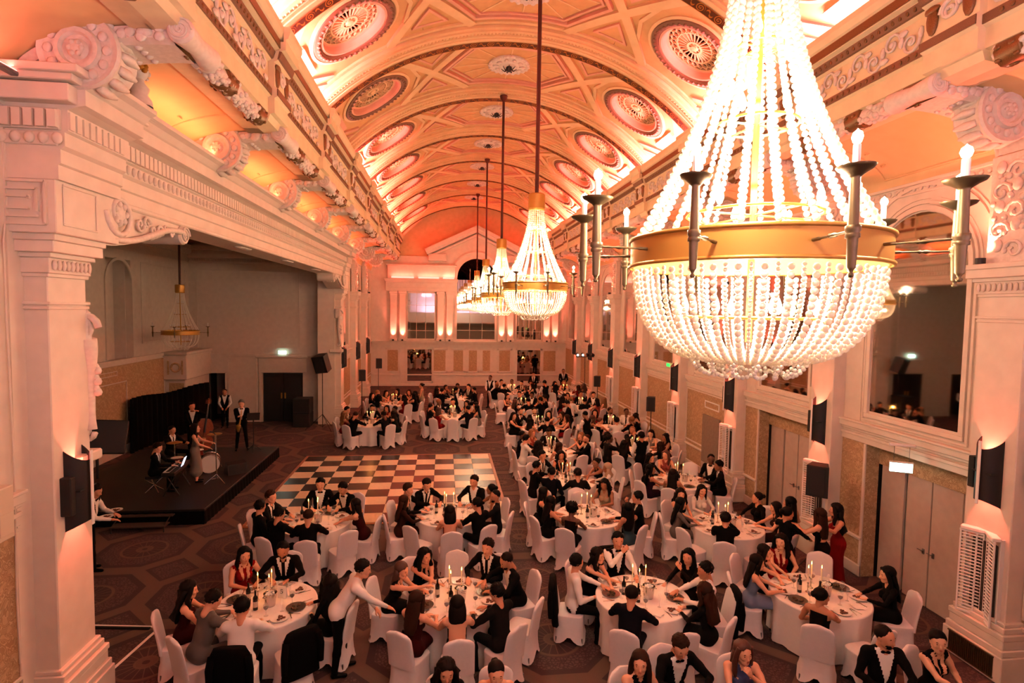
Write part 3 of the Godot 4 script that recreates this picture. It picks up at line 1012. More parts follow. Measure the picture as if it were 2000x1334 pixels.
func build_left_side():
	var w := setting("wall_left")
	for n in range(-1, 2): wall_bay(w, -1.0, n, 0)
	for n in range(0, 3): pilaster(w, -1.0, pil(n) + (0.2 if n == 2 else 0.0))
	for n in range(7, 10):
		wall_bay(w, -1.0, n, 0)
	for n in range(8, 10): pilaster(w, -1.0, pil(n))
	slab(w, "wall_face", -7.3, -7.0, 0, 8.3, 27.2, 28.5, M.plaster)
	# piers either side of the big opening
	slab(w, "pier", -7.5, -6.98, 0, 8.3, 7.3, 8.26, M.plaster)
	slab(w, "pier", -7.75, -6.98, 0, 8.3, 27.05, 27.75, M.plaster)
	slab(w, "upper_wall", -7.3, -6.98, 7.05, 8.3, 8.2, 27.2, M.plaster)
	var p := pil(7) - 0.35
	pilaster(w, -1.0, p)
	# entablature over the opening
	var pf := [Vector2(-6.98, 7.05), Vector2(-6.52, 7.05), Vector2(-6.52, 7.22), Vector2(-6.49, 7.24), Vector2(-6.49, 7.40), Vector2(-6.44, 7.44), Vector2(-6.44, 7.60), Vector2(-6.40, 7.62), Vector2(-6.40, 7.86), Vector2(-6.30, 7.90), Vector2(-6.20, 7.92), Vector2(-6.20, 8.10), Vector2(-6.17, 8.12), Vector2(-6.10, 8.20), Vector2(-6.02, 8.24), Vector2(-6.02, 8.30), Vector2(-6.98, 8.34)]
	var b := MB.new()
	b.extr(pf, -8.5, -27.6)
	part(w, "entablature", b, M.plaster)
	var dn := MB.new()
	for k in 148: dn.box(V(-6.375, 7.735, 8.55 + 0.1285 * k), Vector3(0.07, 0.20, 0.092))
	tag(part(w, "dentils", dn, M.plaster), "", "", "", "stuff")
	var eg := MB.new()
	for k in 126: eg.ball(V(-6.435, 7.52, 8.55 + 0.151 * k), Vector3(0.045, 0.07, 0.055), 6, 4)
	tag(part(w, "egg_and_dart", eg, M.plaster), "", "", "", "stuff")
	# soffit panels of the beam
	slab(w, "soffit", -7.3, -6.5, 6.98, 7.06, 8.2, 27.2, M.plaster, 0.02)
	for d in [14.4, 18.3, 22.2]:
		var q := MB.new()
		for k in 5: q.ball(V(-6.75, 6.97, d - 0.3 + 0.15 * k), Vector3(0.12, 0.03, 0.08), 8, 4)
		part(w, "soffit_leaf", q, M.ornament)
	# break-forward block on the near pier
	for e in [[7.33, 8.62], [26.6, 27.75]]:
		var br := MB.new()
		var pr := []
		for q in pf: pr.append(Vector2(q.x + (0.10 if q.x > -6.9 else 0.0), q.y))
		br.extr(pr, -e[0], -e[1])
		# return face mouldings across the end
		for st in [[6.42, 7.05, 0.0], [7.44, 7.60, 0.05], [7.62, 7.86, 0.09], [7.92, 8.12, 0.27], [8.14, 8.22, 0.34], [8.22, 8.31, 0.42]]:
			br.box(V((-7.3 - 6.46 + st[2]) / 2, (st[0] + st[1]) / 2, (e[0] + e[1]) / 2), Vector3(0.84 + st[2], st[1] - st[0], e[1] - e[0] + st[2] * 1.2), Basis(), 0.01)
		for k in 6:
			br.box(V(-6.42 - 0.125 * k, 7.735, e[0] - 0.07), Vector3(0.09, 0.20, 0.07))
			br.ball(V(-6.40 - 0.15 * k, 7.52, e[0] - 0.035), Vector3(0.06, 0.07, 0.045), 7, 5)
		for k in 9: br.box(V(-6.31, 7.735, e[0] + 0.05 + 0.13 * k), Vector3(0.07, 0.20, 0.09))
		part(w, "entablature_break", br, M.plaster)
	# frieze block panels under the break
	var fb := MB.new()
	strip_frame(fb, -1.0, 6.46, 7.45, 8.12, 6.52, 7.02, 0.025, 0.015)
	for st in [0.0, 0.09, 0.18]:
		var x0: float = -7.2 + st
		var x1: float = -6.56 - st
		fb.box(V((x0 + x1) / 2, 6.52 + st, 7.315), Vector3(x1 - x0, 0.03, 0.04))
		fb.box(V((x0 + x1) / 2, 7.02 - st, 7.315), Vector3(x1 - x0, 0.03, 0.04))
		fb.box(V(x0, 6.77, 7.315), Vector3(0.03, 0.5 - 2 * st, 0.04))
		fb.box(V(x1, 6.77 + st * 0.3, 7.315), Vector3(0.03, 0.5 - 2.6 * st, 0.04))
	part(w, "fret_panel", fb, M.plaster)
	# scrolled spandrel brackets at the two ends of the opening
	for e in [1.0, -1.0]:
		var o := 8.24 if e > 0 else 27.05
		var sp := MB.new()
		var poly := [Vector2(0, 6.40), Vector2(0.35, 6.40), Vector2(0.75, 6.46), Vector2(1.2, 6.58), Vector2(1.7, 6.73), Vector2(2.1, 6.82), Vector2(2.45, 6.84), Vector2(2.6, 6.95), Vector2(2.62, 7.06), Vector2(0, 7.06)]
		var t := Transform3D(Basis(Vector3(0, 0, -e), Vector3.UP, Vector3.LEFT), V(0, 0, o))
		sp.extr(poly, 6.55, 7.2, t)
		var rr := Basis(Vector3(0, 0, 1), PI / 2)
		sp.turned([Vector2(0, -0.36), Vector2(0.15, -0.36), Vector2(0.17, -0.32), Vector2(0.17, 0.32), Vector2(0.15, 0.36), Vector2(0, 0.36)], 16, Transform3D(rr, V(-6.85, 6.82, o + e * 2.5)))
		part(w, "spandrel_bracket", sp, M.plaster)
		var so := MB.new()
		spiral(so, V(-6.46, 6.86, o + e * 0.42), Vector3(0, 0, -e), Vector3.UP, 0.34, 0.06, 1.6, 0.045, 26, PI)
		so.ball(V(-6.50, 6.86, o + e * 0.42), Vector3(0.08, 0.19, 0.19), 10, 6)
		for k in 7: so.ball(V(-6.45, 6.86 + 0.13 * sin(k * 0.9), o + e * (0.42 + 0.13 * cos(k * 0.9))), Vector3(0.05, 0.05, 0.05), 5, 4)
		var cur := []
		for k in 13: cur.append(V(-6.50, 6.50 + 0.36 * smoothstep(0.1, 0.9, k / 12.0), o + e * (0.3 + 2.15 * k / 12.0)))
		so.tube(cur, 0.05, 6)
		for k in 6: spiral(so, V(-6.51, 6.80 + 0.05 * sin(k * 2.0), o + e * (1.05 + 0.20 * k)), Vector3(0, 0, -e), Vector3.UP * (1 if k % 2 else -1), 0.12 - 0.012 * k, 0.02, 1.2, 0.028, 12)
		spiral(so, V(-6.47, 6.82, o + e * 2.5), Vector3(0, 0, -e), Vector3.UP, 0.15, 0.02, 2.0, 0.018, 22)
		for k in 16: so.ball(V(-6.7 - 0.09 * (k % 4), 6.70 + 0.035 * (k / 4), o + e * (1.75 + 0.11 * (k / 4) + 0.03 * (k % 2))), Vector3(0.08, 0.07, 0.07), 6, 4)
		part(w, "bracket_carving", so, M.ornament)
		# hanging scroll on the inner face of the pier
		var hs := MB.new()
		var dd: float = o + e * 0.06
		spiral(hs, V(-6.78, 5.25, dd), Vector3.RIGHT, Vector3.UP, 0.20, 0.04, 1.6, 0.05, 22)
		hs.box(V(-6.82, 5.25, dd), Vector3(0.30, 0.5, 0.12), Basis(), 0.05)
		var hp := []
		for k in 12: hp.append(V(-6.72 - 0.04 * sin(k * 0.3), 5.1 - 0.115 * k, dd + e * 0.05 * sin(PI * k / 11.0)))
		hs.tube(hp, [0.11, 0.12, 0.12, 0.11, 0.10, 0.09, 0.085, 0.08, 0.075, 0.07, 0.07, 0.08], 8)
		spiral(hs, V(-6.78, 3.80, dd), Vector3.RIGHT, Vector3.DOWN, 0.12, 0.02, 1.4, 0.04, 16)
		for k in 9: hs.ball(V(-6.72 + 0.03 * (k % 3), 4.75 - 0.05 * k, dd + e * 0.08), Vector3(0.07, 0.06, 0.06), 6, 4)
		part(w, "pier_scroll", hs, M.ornament)
		slab(w, "pier_sill", -7.2, -6.62, 3.42, 3.56, o - 0.12 if e < 0 else o - 0.3, o + 0.3 if e < 0 else o + 0.16, M.plaster, 0.02)
	# masked bust with gilt hair standing beside the near rosette
	var t := thing("gilt_haired_bust", "white plaster bust with gilded curly hair on the near left cornice", "bust", V(-6.05, 8.30, 8.42), -0.9)
	var bb := MB.new()
	bb.lathe([Vector2(0.17, 0), Vector2(0.16, 0.08), Vector2(0.10, 0.16), Vector2(0.13, 0.24), Vector2(0.07, 0.32), Vector2(0.065, 0.36)], 12)
	bb.ball(Vector3(0, 0.47, 0), Vector3(0.105, 0.14, 0.12), 14, 10)
	bb.ball(Vector3(0.0, 0.455, -0.125), Vector3(0.018, 0.035, 0.025), 6, 5)
	bb.ball(Vector3(0.0, 0.385, -0.095), Vector3(0.03, 0.025, 0.03), 6, 5)
	for s in [-1, 1]: bb.ball(Vector3(s * 0.04, 0.49, -0.105), Vector3(0.02, 0.01, 0.012), 6, 4)
	part(t, "head_and_shoulders", bb, M.ornament)
	var hb := MB.new()
	var rng := RandomNumberGenerator.new()
	rng.seed = 5
	for k in 70:
		var a := rng.randf() * TAU
		var h := rng.randf_range(-0.2, 1.0)
		var r := sqrt(maxf(0.0, 1 - h * h))
		var q := Vector3(r * cos(a) * 0.13, 0.49 + h * 0.15, r * sin(a) * 0.14 + 0.02)
		if q.z < -0.06 and q.y < 0.56: continue
		hb.ball(q, Vector3(0.045, 0.045, 0.045), 6, 4)
	var gh := std(Color(0.62, 0.40, 0.07), 0.45, 0.4)
	part(t, "gilded_hair", hb, gh)

# ---------------------------------------------------------------- end wall
func build_end_wall():
	var w := setting("wall_end")
	var D := 40.2
	var xo := 0.38
	slab(w, "wall_face", -7.4, 7.6, 0, 9.2, D, D + 0.3, M.plaster)
	slab(w, "gable_wall", -7.4, 7.6, 9.2, 13.6, D + 0.25, D + 0.5, M.vault)
	var fr := func(b: MB, x0, x1, y0, y1, ww, h):
		b.box(V((x0 + x1) / 2, y0 + ww / 2, D - h / 2), Vector3(x1 - x0, ww, h))
		b.box(V((x0 + x1) / 2, y1 - ww / 2, D - h / 2), Vector3(x1 - x0, ww, h))
		b.box(V(x0 + ww / 2, (y0 + y1) / 2, D - h / 2), Vector3(ww, y1 - y0, h))
		b.box(V(x1 - ww / 2, (y0 + y1) / 2, D - h / 2), Vector3(ww, y1 - y0, h))
	var mo := MB.new()
	for q in [[-6.0, -4.95], [-2.75, -1.6], [-1.35, -0.35], [-0.25, 0.65 ], [0.75, 1.6], [1.95, 3.05], [5.2, 6.4]]:
		fr.call(mo, q[0], q[1], 0.95, 2.7, 0.10, 0.03)
		slab(w, "wallpaper_panel", q[0] + 0.16, q[1] - 0.16, 1.08, 2.56, D - 0.02, D, M.damask)
		fr.call(mo, q[0], q[1], 0.18, 0.72, 0.05, 0.025)
	for q in [[-4.45, -2.72], [3.42, 5.12]]:
		fr.call(mo, q[0] - 0.09, q[1] + 0.09, 0.25, 2.70, 0.09, 0.06)
		slab(w, "mirror", q[0], q[1], 0.34, 2.61, D - 0.02, D - 0.001, M.mirror)
	for q in [[-4.45, -2.56], [3.34, 5.14]]:
		fr.call(mo, q[0] - 0.08, q[1] + 0.08, 3.30, 6.68, 0.08, 0.08)
		slab(w, "mirror", q[0], q[1], 3.38, 6.60, D - 0.02, D - 0.001, M.mirror)
		for k in [1, 2]: mo.box(V(lerpf(q[0], q[1], k / 3.0), 5.0, D - 0.025), Vector3(0.025, 3.2, 0.02))
		for y in [3.95, 5.75]: mo.box(V((q[0] + q[1]) / 2, y, D - 0.025), Vector3(q[1] - q[0], 0.025, 0.02))
	# central arch
	var am := MB.new()
	var pts := [Vector2(xo - 1.36, 3.38)]
	for i in 21:
		var t := PI - PI * i / 20
		pts.append(Vector2(xo + 1.36 * cos(t), 7.75 + 1.36 * sin(t)))
	pts.append(Vector2(xo + 1.36, 3.38))
	for i in pts.size():
		var p: Vector2 = pts[i]
		var q: Vector2 = pts[(i + 1) % pts.size()]
		am.tri(V(xo, 6.0, D - 0.02), V(p.x, p.y, D - 0.02), V(q.x, q.y, D - 0.02))
	part(w, "mirror", am, M.mirror)
	for i in pts.size() - 1:
		var p: Vector2 = pts[i]
		var q: Vector2 = pts[i + 1]
		var c := Vector2(xo, 7.75)
		var pn := (p - c).normalized() if p.y > 7.75 else Vector2(signf(p.x - xo), 0)
		var qn := (q - c).normalized() if q.y > 7.75 else Vector2(signf(q.x - xo), 0)
		for k in [[0.0, 0.14, 0.12], [0.16, 0.42, 0.08], [0.42, 0.50, 0.16]]:
			var p0: Vector2 = p + pn * k[0]
			var p1: Vector2 = p + pn * k[1]
			var q0: Vector2 = q + qn * k[0]
			var q1: Vector2 = q + qn * k[1]
			mo.quad(V(p0.x, p0.y, D - k[2]), V(p1.x, p1.y, D - k[2]), V(q1.x, q1.y, D - k[2]), V(q0.x, q0.y, D - k[2]))
			mo.quad(V(p0.x, p0.y, D), V(p0.x, p0.y, D - k[2]), V(q0.x, q0.y, D - k[2]), V(q0.x, q0.y, D))
			mo.quad(V(p1.x, p1.y, D), V(p1.x, p1.y, D - k[2]), V(q1.x, q1.y, D - k[2]), V(q1.x, q1.y, D))
	for x in [-0.45, 0.45]: mo.box(V(xo + x, 5.9, D - 0.03), Vector3(0.025, 5.0, 0.02))
	for y in [4.0, 5.4, 6.8]: mo.box(V(xo, y, D - 0.03), Vector3(2.7, 0.025, 0.02))
	# ledge and base
	for st in [[2.78, 2.90, 0.06], [2.90, 3.06, 0.12], [3.06, 3.16, 0.24], [3.16, 3.22, 0.28], [0.0, 0.16, 0.05], [0.76, 0.84, 0.05]]:
		mo.box(V(0.1, (st[0] + st[1]) / 2, D - st[2] / 2), Vector3(14.0, st[1] - st[0], st[2]))
	# coupled pilasters, entablature and attic each side, pediment in the middle
	var cols := [-5.42, -4.78, -2.14, -1.50, 2.22, 2.86, 5.50, 6.14]
	for x in cols:
		mo.box(V(x, 4.95, D - 0.13), Vector3(0.46, 3.3, 0.26), Basis(), 0.02)
		mo.box(V(x, 3.32, D - 0.17), Vector3(0.58, 0.22, 0.34), Basis(), 0.02)
		mo.box(V(x, 6.66, D - 0.17), Vector3(0.56, 0.16, 0.34), Basis(), 0.02)
		mo.box(V(x, 6.52, D - 0.15), Vector3(0.50, 0.05, 0.30), Basis(), 0.01)
	for q in [[-5.85, -1.12], [1.9, 6.6]]:
		for st in [[6.74, 6.98, 0.30], [6.98, 7.32, 0.27], [7.32, 7.40, 0.34], [7.40, 7.52, 0.48], [7.52, 7.60, 0.58]]:
			mo.box(V((q[0] + q[1]) / 2, (st[0] + st[1]) / 2, D - st[2] / 2), Vector3(q[1] - q[0] + st[2] * 0.7, st[1] - st[0], st[2]), Basis(), 0.01)
		mo.box(V((q[0] + q[1]) / 2, 8.05, D - 0.1), Vector3(q[1] - q[0], 0.9, 0.2), Basis(), 0.02)
		mo.box(V((q[0] + q[1]) / 2, 8.55, D - 0.2), Vector3(q[1] - q[0] + 0.2, 0.10, 0.40), Basis(), 0.02)
		for k in 26: mo.box(V(lerpf(q[0], q[1], k / 25.0), 7.36, D - 0.38), Vector3(0.09, 0.07, 0.06))
	part(w, "mouldings", mo, M.plaster)
	var pd := MB.new()
	pd.extr([Vector2(xo - 2.0, 9.0), Vector2(xo - 3.4, 9.55), Vector2(xo, 11.15), Vector2(xo + 3.4, 9.55), Vector2(xo + 2.0, 9.0), Vector2(xo + 1.9, 7.6), Vector2(xo - 1.9, 7.6)], -D + 0.02, -D - 0.25)
	part(w, "pediment_field", pd, M.plaster)
	var rk := MB.new()
	for e in [-1.0, 1.0]:
		for st in [[0.0, 0.22, 0.8], [-0.18, 0.0, 0.55], [-0.42, -0.28, 0.3]]:
			var a := Vector2(xo + e * 3.55, 9.45)
			var c := Vector2(xo, 11.15)
			var dir := (c - a).normalized()
			var nn: Vector2 = Vector2(-dir.y, dir.x) * e * -1.0
			rk.extr([a + nn * st[0] , c + Vector2(0, st[0] * 1.1), c + Vector2(0, st[1] * 1.1), a + nn * st[1]], -D, -D + st[2])
		rk.box(V(xo + e * 2.75, 9.12, D - 0.2), Vector3(1.3, 0.5, 0.4), Basis(), 0.03)
	part(w, "pediment_rake", rk, M.plaster)
	# pink light bars on the attic, and an uplight at the foot of each pilaster
	var bars := [[-5.55, -4.0], [-3.7, -2.25], [-2.0, -1.2], [2.0, 2.75], [3.0, 4.4], [4.7, 6.3]]
	for i in bars.size():
		var q: Array = bars[i]
		var t := thing("attic_light_bar", "glowing pink light bar on the end wall attic, %s from the left" % ORD[i + 1], "light", V((q[0] + q[1]) / 2, 7.68, D - 0.42), 0, "light bars on the end wall")
		var b := MB.new()
		b.box(Vector3.ZERO, Vector3(q[1] - q[0], 0.12, 0.08), Basis(), 0.02)
		part(t, "diffuser", b, glow(Color(1.0, 0.58, 0.52), 1.8))
		area(Vector3(0, 0.10, 0.0), Vector3(0, 0.8, -0.6), Vector3.RIGHT, Color(1.0, 0.34, 0.28), 2.0, 0.10, q[1] - q[0], t)
	for i in cols.size():
		var t := thing("column_uplight", "small pink uplight on the ledge under end wall pilaster, %s from the left" % ORD[i + 1], "light", V(cols[i], 3.24, D - 0.45), 0, "uplights along the end wall ledge")
		lamp_can(t, Color(1.0, 0.42, 0.34), Vector3(0, 1, -0.13), 16.0, 30.0)

func lamp_can(t: Node3D, c: Color, dir: Vector3, e: float, ang := 40.0):
	var b := MB.new()
	b.turned([Vector2(0.0, 0.0), Vector2(0.06, 0.0), Vector2(0.07, 0.01), Vector2(0.07, 0.10), Vector2(0.055, 0.10), Vector2(0.05, 0.07)], 10)
	part(t, "housing", b, M.black)
	var g := MB.new()
	g.lathe([Vector2(0.05, 0.075), Vector2(0.001, 0.085)], 10)
	part(t, "lens", g, glow(c, 6.0))
	spot(Vector3(0, 0.13, 0), dir, c, e, ang, 0.04, 1.0, t)

# ---------------------------------------------------------------- alcove behind the opening
func build_alcove():
	var w := setting("wall_alcove")
	var XL := -13.7
	var DB := 27.75
	slab(w, "wall_face", -14.0, XL, 0, 8.6, 7.6, 21.3, M.alcove)
	slab(w, "wall_face", -14.0, XL, 0, 3.5, 21.3, 22.9, M.alcove)
	slab(w, "wall_face", -14.0, XL, 0, 8.6, 22.9, 28.1, M.alcove)
	slab(w, "wall_face", -14.0, XL, 7.2, 8.6, 21.3, 22.9, M.alcove)
	slab(w, "niche_back", -14.5, -14.3, 3.3, 7.3, 20.9, 23.3, M.alcove)
	slab(w, "niche_side", -14.4, -13.9, 3.3, 7.3, 22.85, 22.95, M.alcove)
	slab(w, "wall_face", -14.0, -7.6, 2.36, 8.6, DB, DB + 0.3, M.alcove)
	slab(w, "wall_face", -14.0, -12.92, 0, 2.36, DB, DB + 0.3, M.alcove)
	slab(w, "wall_face", -12.12, -10.46, 0, 2.36, DB, DB + 0.3, M.alcove)
	slab(w, "wall_face", -8.60, -7.6, 0, 2.36, DB, DB + 0.3, M.alcove)
	slab(w, "passage_wall", -13.7, -11.3, 0, 2.7, DB + 2.2, DB + 2.3, M.alcove)
	slab(w, "passage_wall", -13.7, -13.6, 0, 2.7, DB + 0.3, DB + 2.3, M.alcove)
	slab(w, "passage_wall", -11.4, -11.3, 0, 2.7, DB + 0.3, DB + 2.3, M.alcove)
	slab(w, "passage_ceiling", -13.7, -11.3, 2.6, 2.7, DB + 0.25, DB + 2.3, M.alcove)
	slab(w, "near_wall", -14.0, -7.3, 0, 8.6, 7.35, 7.65, M.alcove)
	var mo := MB.new()
	arch_strip(mo, -1.0, 13.7, 22.1, 6.35, 0.80, 0.10, 0.05, 3.55)
	strip_frame(mo, -1.0, 13.7, 23.6, 27.4, 4.0, 7.2, 0.06, 0.03)
	for st in [[3.40, 3.52, 0.10], [7.55, 7.65, 0.06], [7.9, 8.1, 0.15], [8.1, 8.3, 0.25]]:
		mo.box(V(XL + st[2] / 2, (st[0] + st[1]) / 2, 17.7), Vector3(st[2], st[1] - st[0], 20.1))
	for st in [[3.18, 3.28, 0.10], [7.5, 7.6, 0.08], [7.75, 7.95, 0.10], [8.1, 8.3, 0.25]]:
		mo.box(V(-10.65, (st[0] + st[1]) / 2, DB - st[2] / 2), Vector3(6.1, st[1] - st[0], st[2]))
	for k in 60: mo.box(V(-13.5 + 0.1 * k, 7.66, DB - 0.05), Vector3(0.05, 0.10, 0.05))
	# panels of the back wall
	for q in [[-13.35, -8.75, 3.55, 7.2, 0.06, 0.03], [-12.0, -10.75, 0.2, 3.05, 0.08, 0.04]]:
		mo.box(V((q[0] + q[1]) / 2, q[2], DB - 0.02), Vector3(q[1] - q[0], q[4], q[5]))
		mo.box(V((q[0] + q[1]) / 2, q[3], DB - 0.02), Vector3(q[1] - q[0], q[4], q[5]))
		mo.box(V(q[0], (q[2] + q[3]) / 2, DB - 0.02), Vector3(q[4], q[3] - q[2], q[5]))
		mo.box(V(q[1], (q[2] + q[3]) / 2, DB - 0.02), Vector3(q[4], q[3] - q[2], q[5]))
	mo.box(V(-9.53, 2.75, DB - 0.03), Vector3(2.2, 0.75, 0.06), Basis(), 0.02)
	mo.box(V(-9.53, 3.14, DB - 0.08), Vector3(2.35, 0.10, 0.16), Basis(), 0.02)
	mo.box(V(-10.55, 1.2, DB - 0.03), Vector3(0.14, 2.4, 0.06), Basis(), 0.02)
	part(w, "mouldings", mo, M.alcove)
	slab(w, "wallpaper_panel", XL, XL + 0.03, 0.3, 3.3, 14.0, 25.2, M.damask)
	var pm := MB.new()
	strip_frame(pm, -1.0, 13.67, 18.5, 22.4, 0.9, 2.7, 0.04, 0.02)
	strip_frame(pm, -1.0, 13.67, 20.3, 21.8, 2.95, 3.12, 0.03, 0.02)
	pm.box(V(XL + 0.05, 0.15, 19.6), Vector3(0.06, 0.30, 11.2))
	part(w, "panel_moulding", pm, M.alcove)
	# corner box with a pierced roundel front
	slab(w, "corner_box", XL, -12.75, 2.35, 3.42, 25.2, DB, M.alcove, 0.02)
	slab(w, "corner_box_cap", XL, -12.68, 3.42, 3.54, 25.1, DB, M.alcove, 0.02)
	slab(w, "corner_box_base", XL, -12.9, 0.0, 2.35, 25.4, DB, M.alcove, 0.02)
	slab(w, "wallpaper_panel", -13.55, -12.95, 0.9, 2.2, 25.38, 25.40, M.damask)
	var rd := MB.new()
	rd.lathe([Vector2(0.22, -0.02), Vector2(0.20, 0.02), Vector2(0.15, 0.02), Vector2(0.13, -0.02)], 20, Transform3D(Basis(Vector3.RIGHT, PI / 2), V(-13.2, 2.88, 25.18)))
	for e in [-1, 1]: rd.box(V(-13.2 + e * 0.28, 2.88, 25.18), Vector3(0.06, 0.6, 0.03))
	part(w, "roundel", rd, M.damask)
	# ceiling
	var ce := setting("ceiling_alcove")
	var cb := MB.new()
	var r0 := []
	var r1 := []
	for i in 13:
		var f := i / 12.0
		var x := lerpf(-14.0, -7.3, f)
		var y := 8.3 + 0.55 * sin(PI * f)
		r0.append(V(x, y, 7.4)); r1.append(V(x, y, 28.0))
	cb.grid([r0, r1])
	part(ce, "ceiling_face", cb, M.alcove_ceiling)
	for k in 5:
		var rb := MB.new()
		var d := 9.5 + 4.03 * k
		var p := []
		for i in 13: p.append(r0[i] * Vector3(1, 1, 0) + V(0, -0.05, d))
		rb.tube(p, 0.10, 6)
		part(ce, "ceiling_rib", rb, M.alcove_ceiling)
	slab(ce, "roof", -14.2, -7.2, 9.0, 9.2, 7.3, 28.2, M.plaster)
	# doors
	doors += 1
	var t := setting("door_%d" % doors)
	t.set_meta("label", "dark double doors with brass pull handles in the back of the stage alcove")
	for e in [0, 1]:
		var x0: float = -10.44 + 0.92 * e
		var lf := slab(t, "door_leaf", x0 + 0.005, x0 + 0.905, 0.01, 2.35, DB + 0.08, DB + 0.14, M.black_door, 0.01)
		slab(lf, "door_panel", x0 + 0.12, x0 + 0.80, 1.30, 2.18, DB + 0.065, DB + 0.08, M.black_door, 0.01)
		slab(lf, "door_panel", x0 + 0.12, x0 + 0.80, 0.15, 1.10, DB + 0.065, DB + 0.08, M.black_door, 0.01)
		slab(lf, "pull_handle", x0 + (0.80 if e == 0 else 0.05), x0 + (0.87 if e == 0 else 0.12), 1.12, 1.40, DB + 0.04, DB + 0.065, M.brass, 0.008)
	doors += 1
	var t2 := setting("door_%d" % doors)
	t2.set_meta("label", "open dark doorway at the back corner of the stage alcove")
	slab(t2, "door_leaf", -12.90, -12.84, 0.01, 2.33, DB + 0.1, DB + 0.85, M.black_door, 0.01)
	slab(t2, "door_frame", -12.97, -12.90, 0.0, 2.42, DB - 0.04, DB + 0.1, M.plaster, 0.01)
	slab(t2, "door_frame", -12.14, -12.07, 0.0, 2.42, DB - 0.04, DB + 0.1, M.plaster, 0.01)
	slab(t2, "door_frame", -12.97, -12.07, 2.35, 2.42, DB - 0.04, DB + 0.1, M.plaster, 0.01)

# ---------------------------------------------------------------- chandeliers
func bead_line(path: Array, r: float, su := 7, sv := 5) -> MB:
	# beads strung evenly along a polyline
	var b := MB.new()
	var need := r * 2.05
	var acc := 0.0
	for i in path.size() - 1:
		var p: Vector3 = path[i]
		var q: Vector3 = path[i + 1]
		var l := p.distance_to(q)
		var at := need - acc
		while at <= l:
			b.ball(p.lerp(q, at / l), Vector3(r, r, r), su, sv)
			at += need
		acc = l - (at - need)
	return b

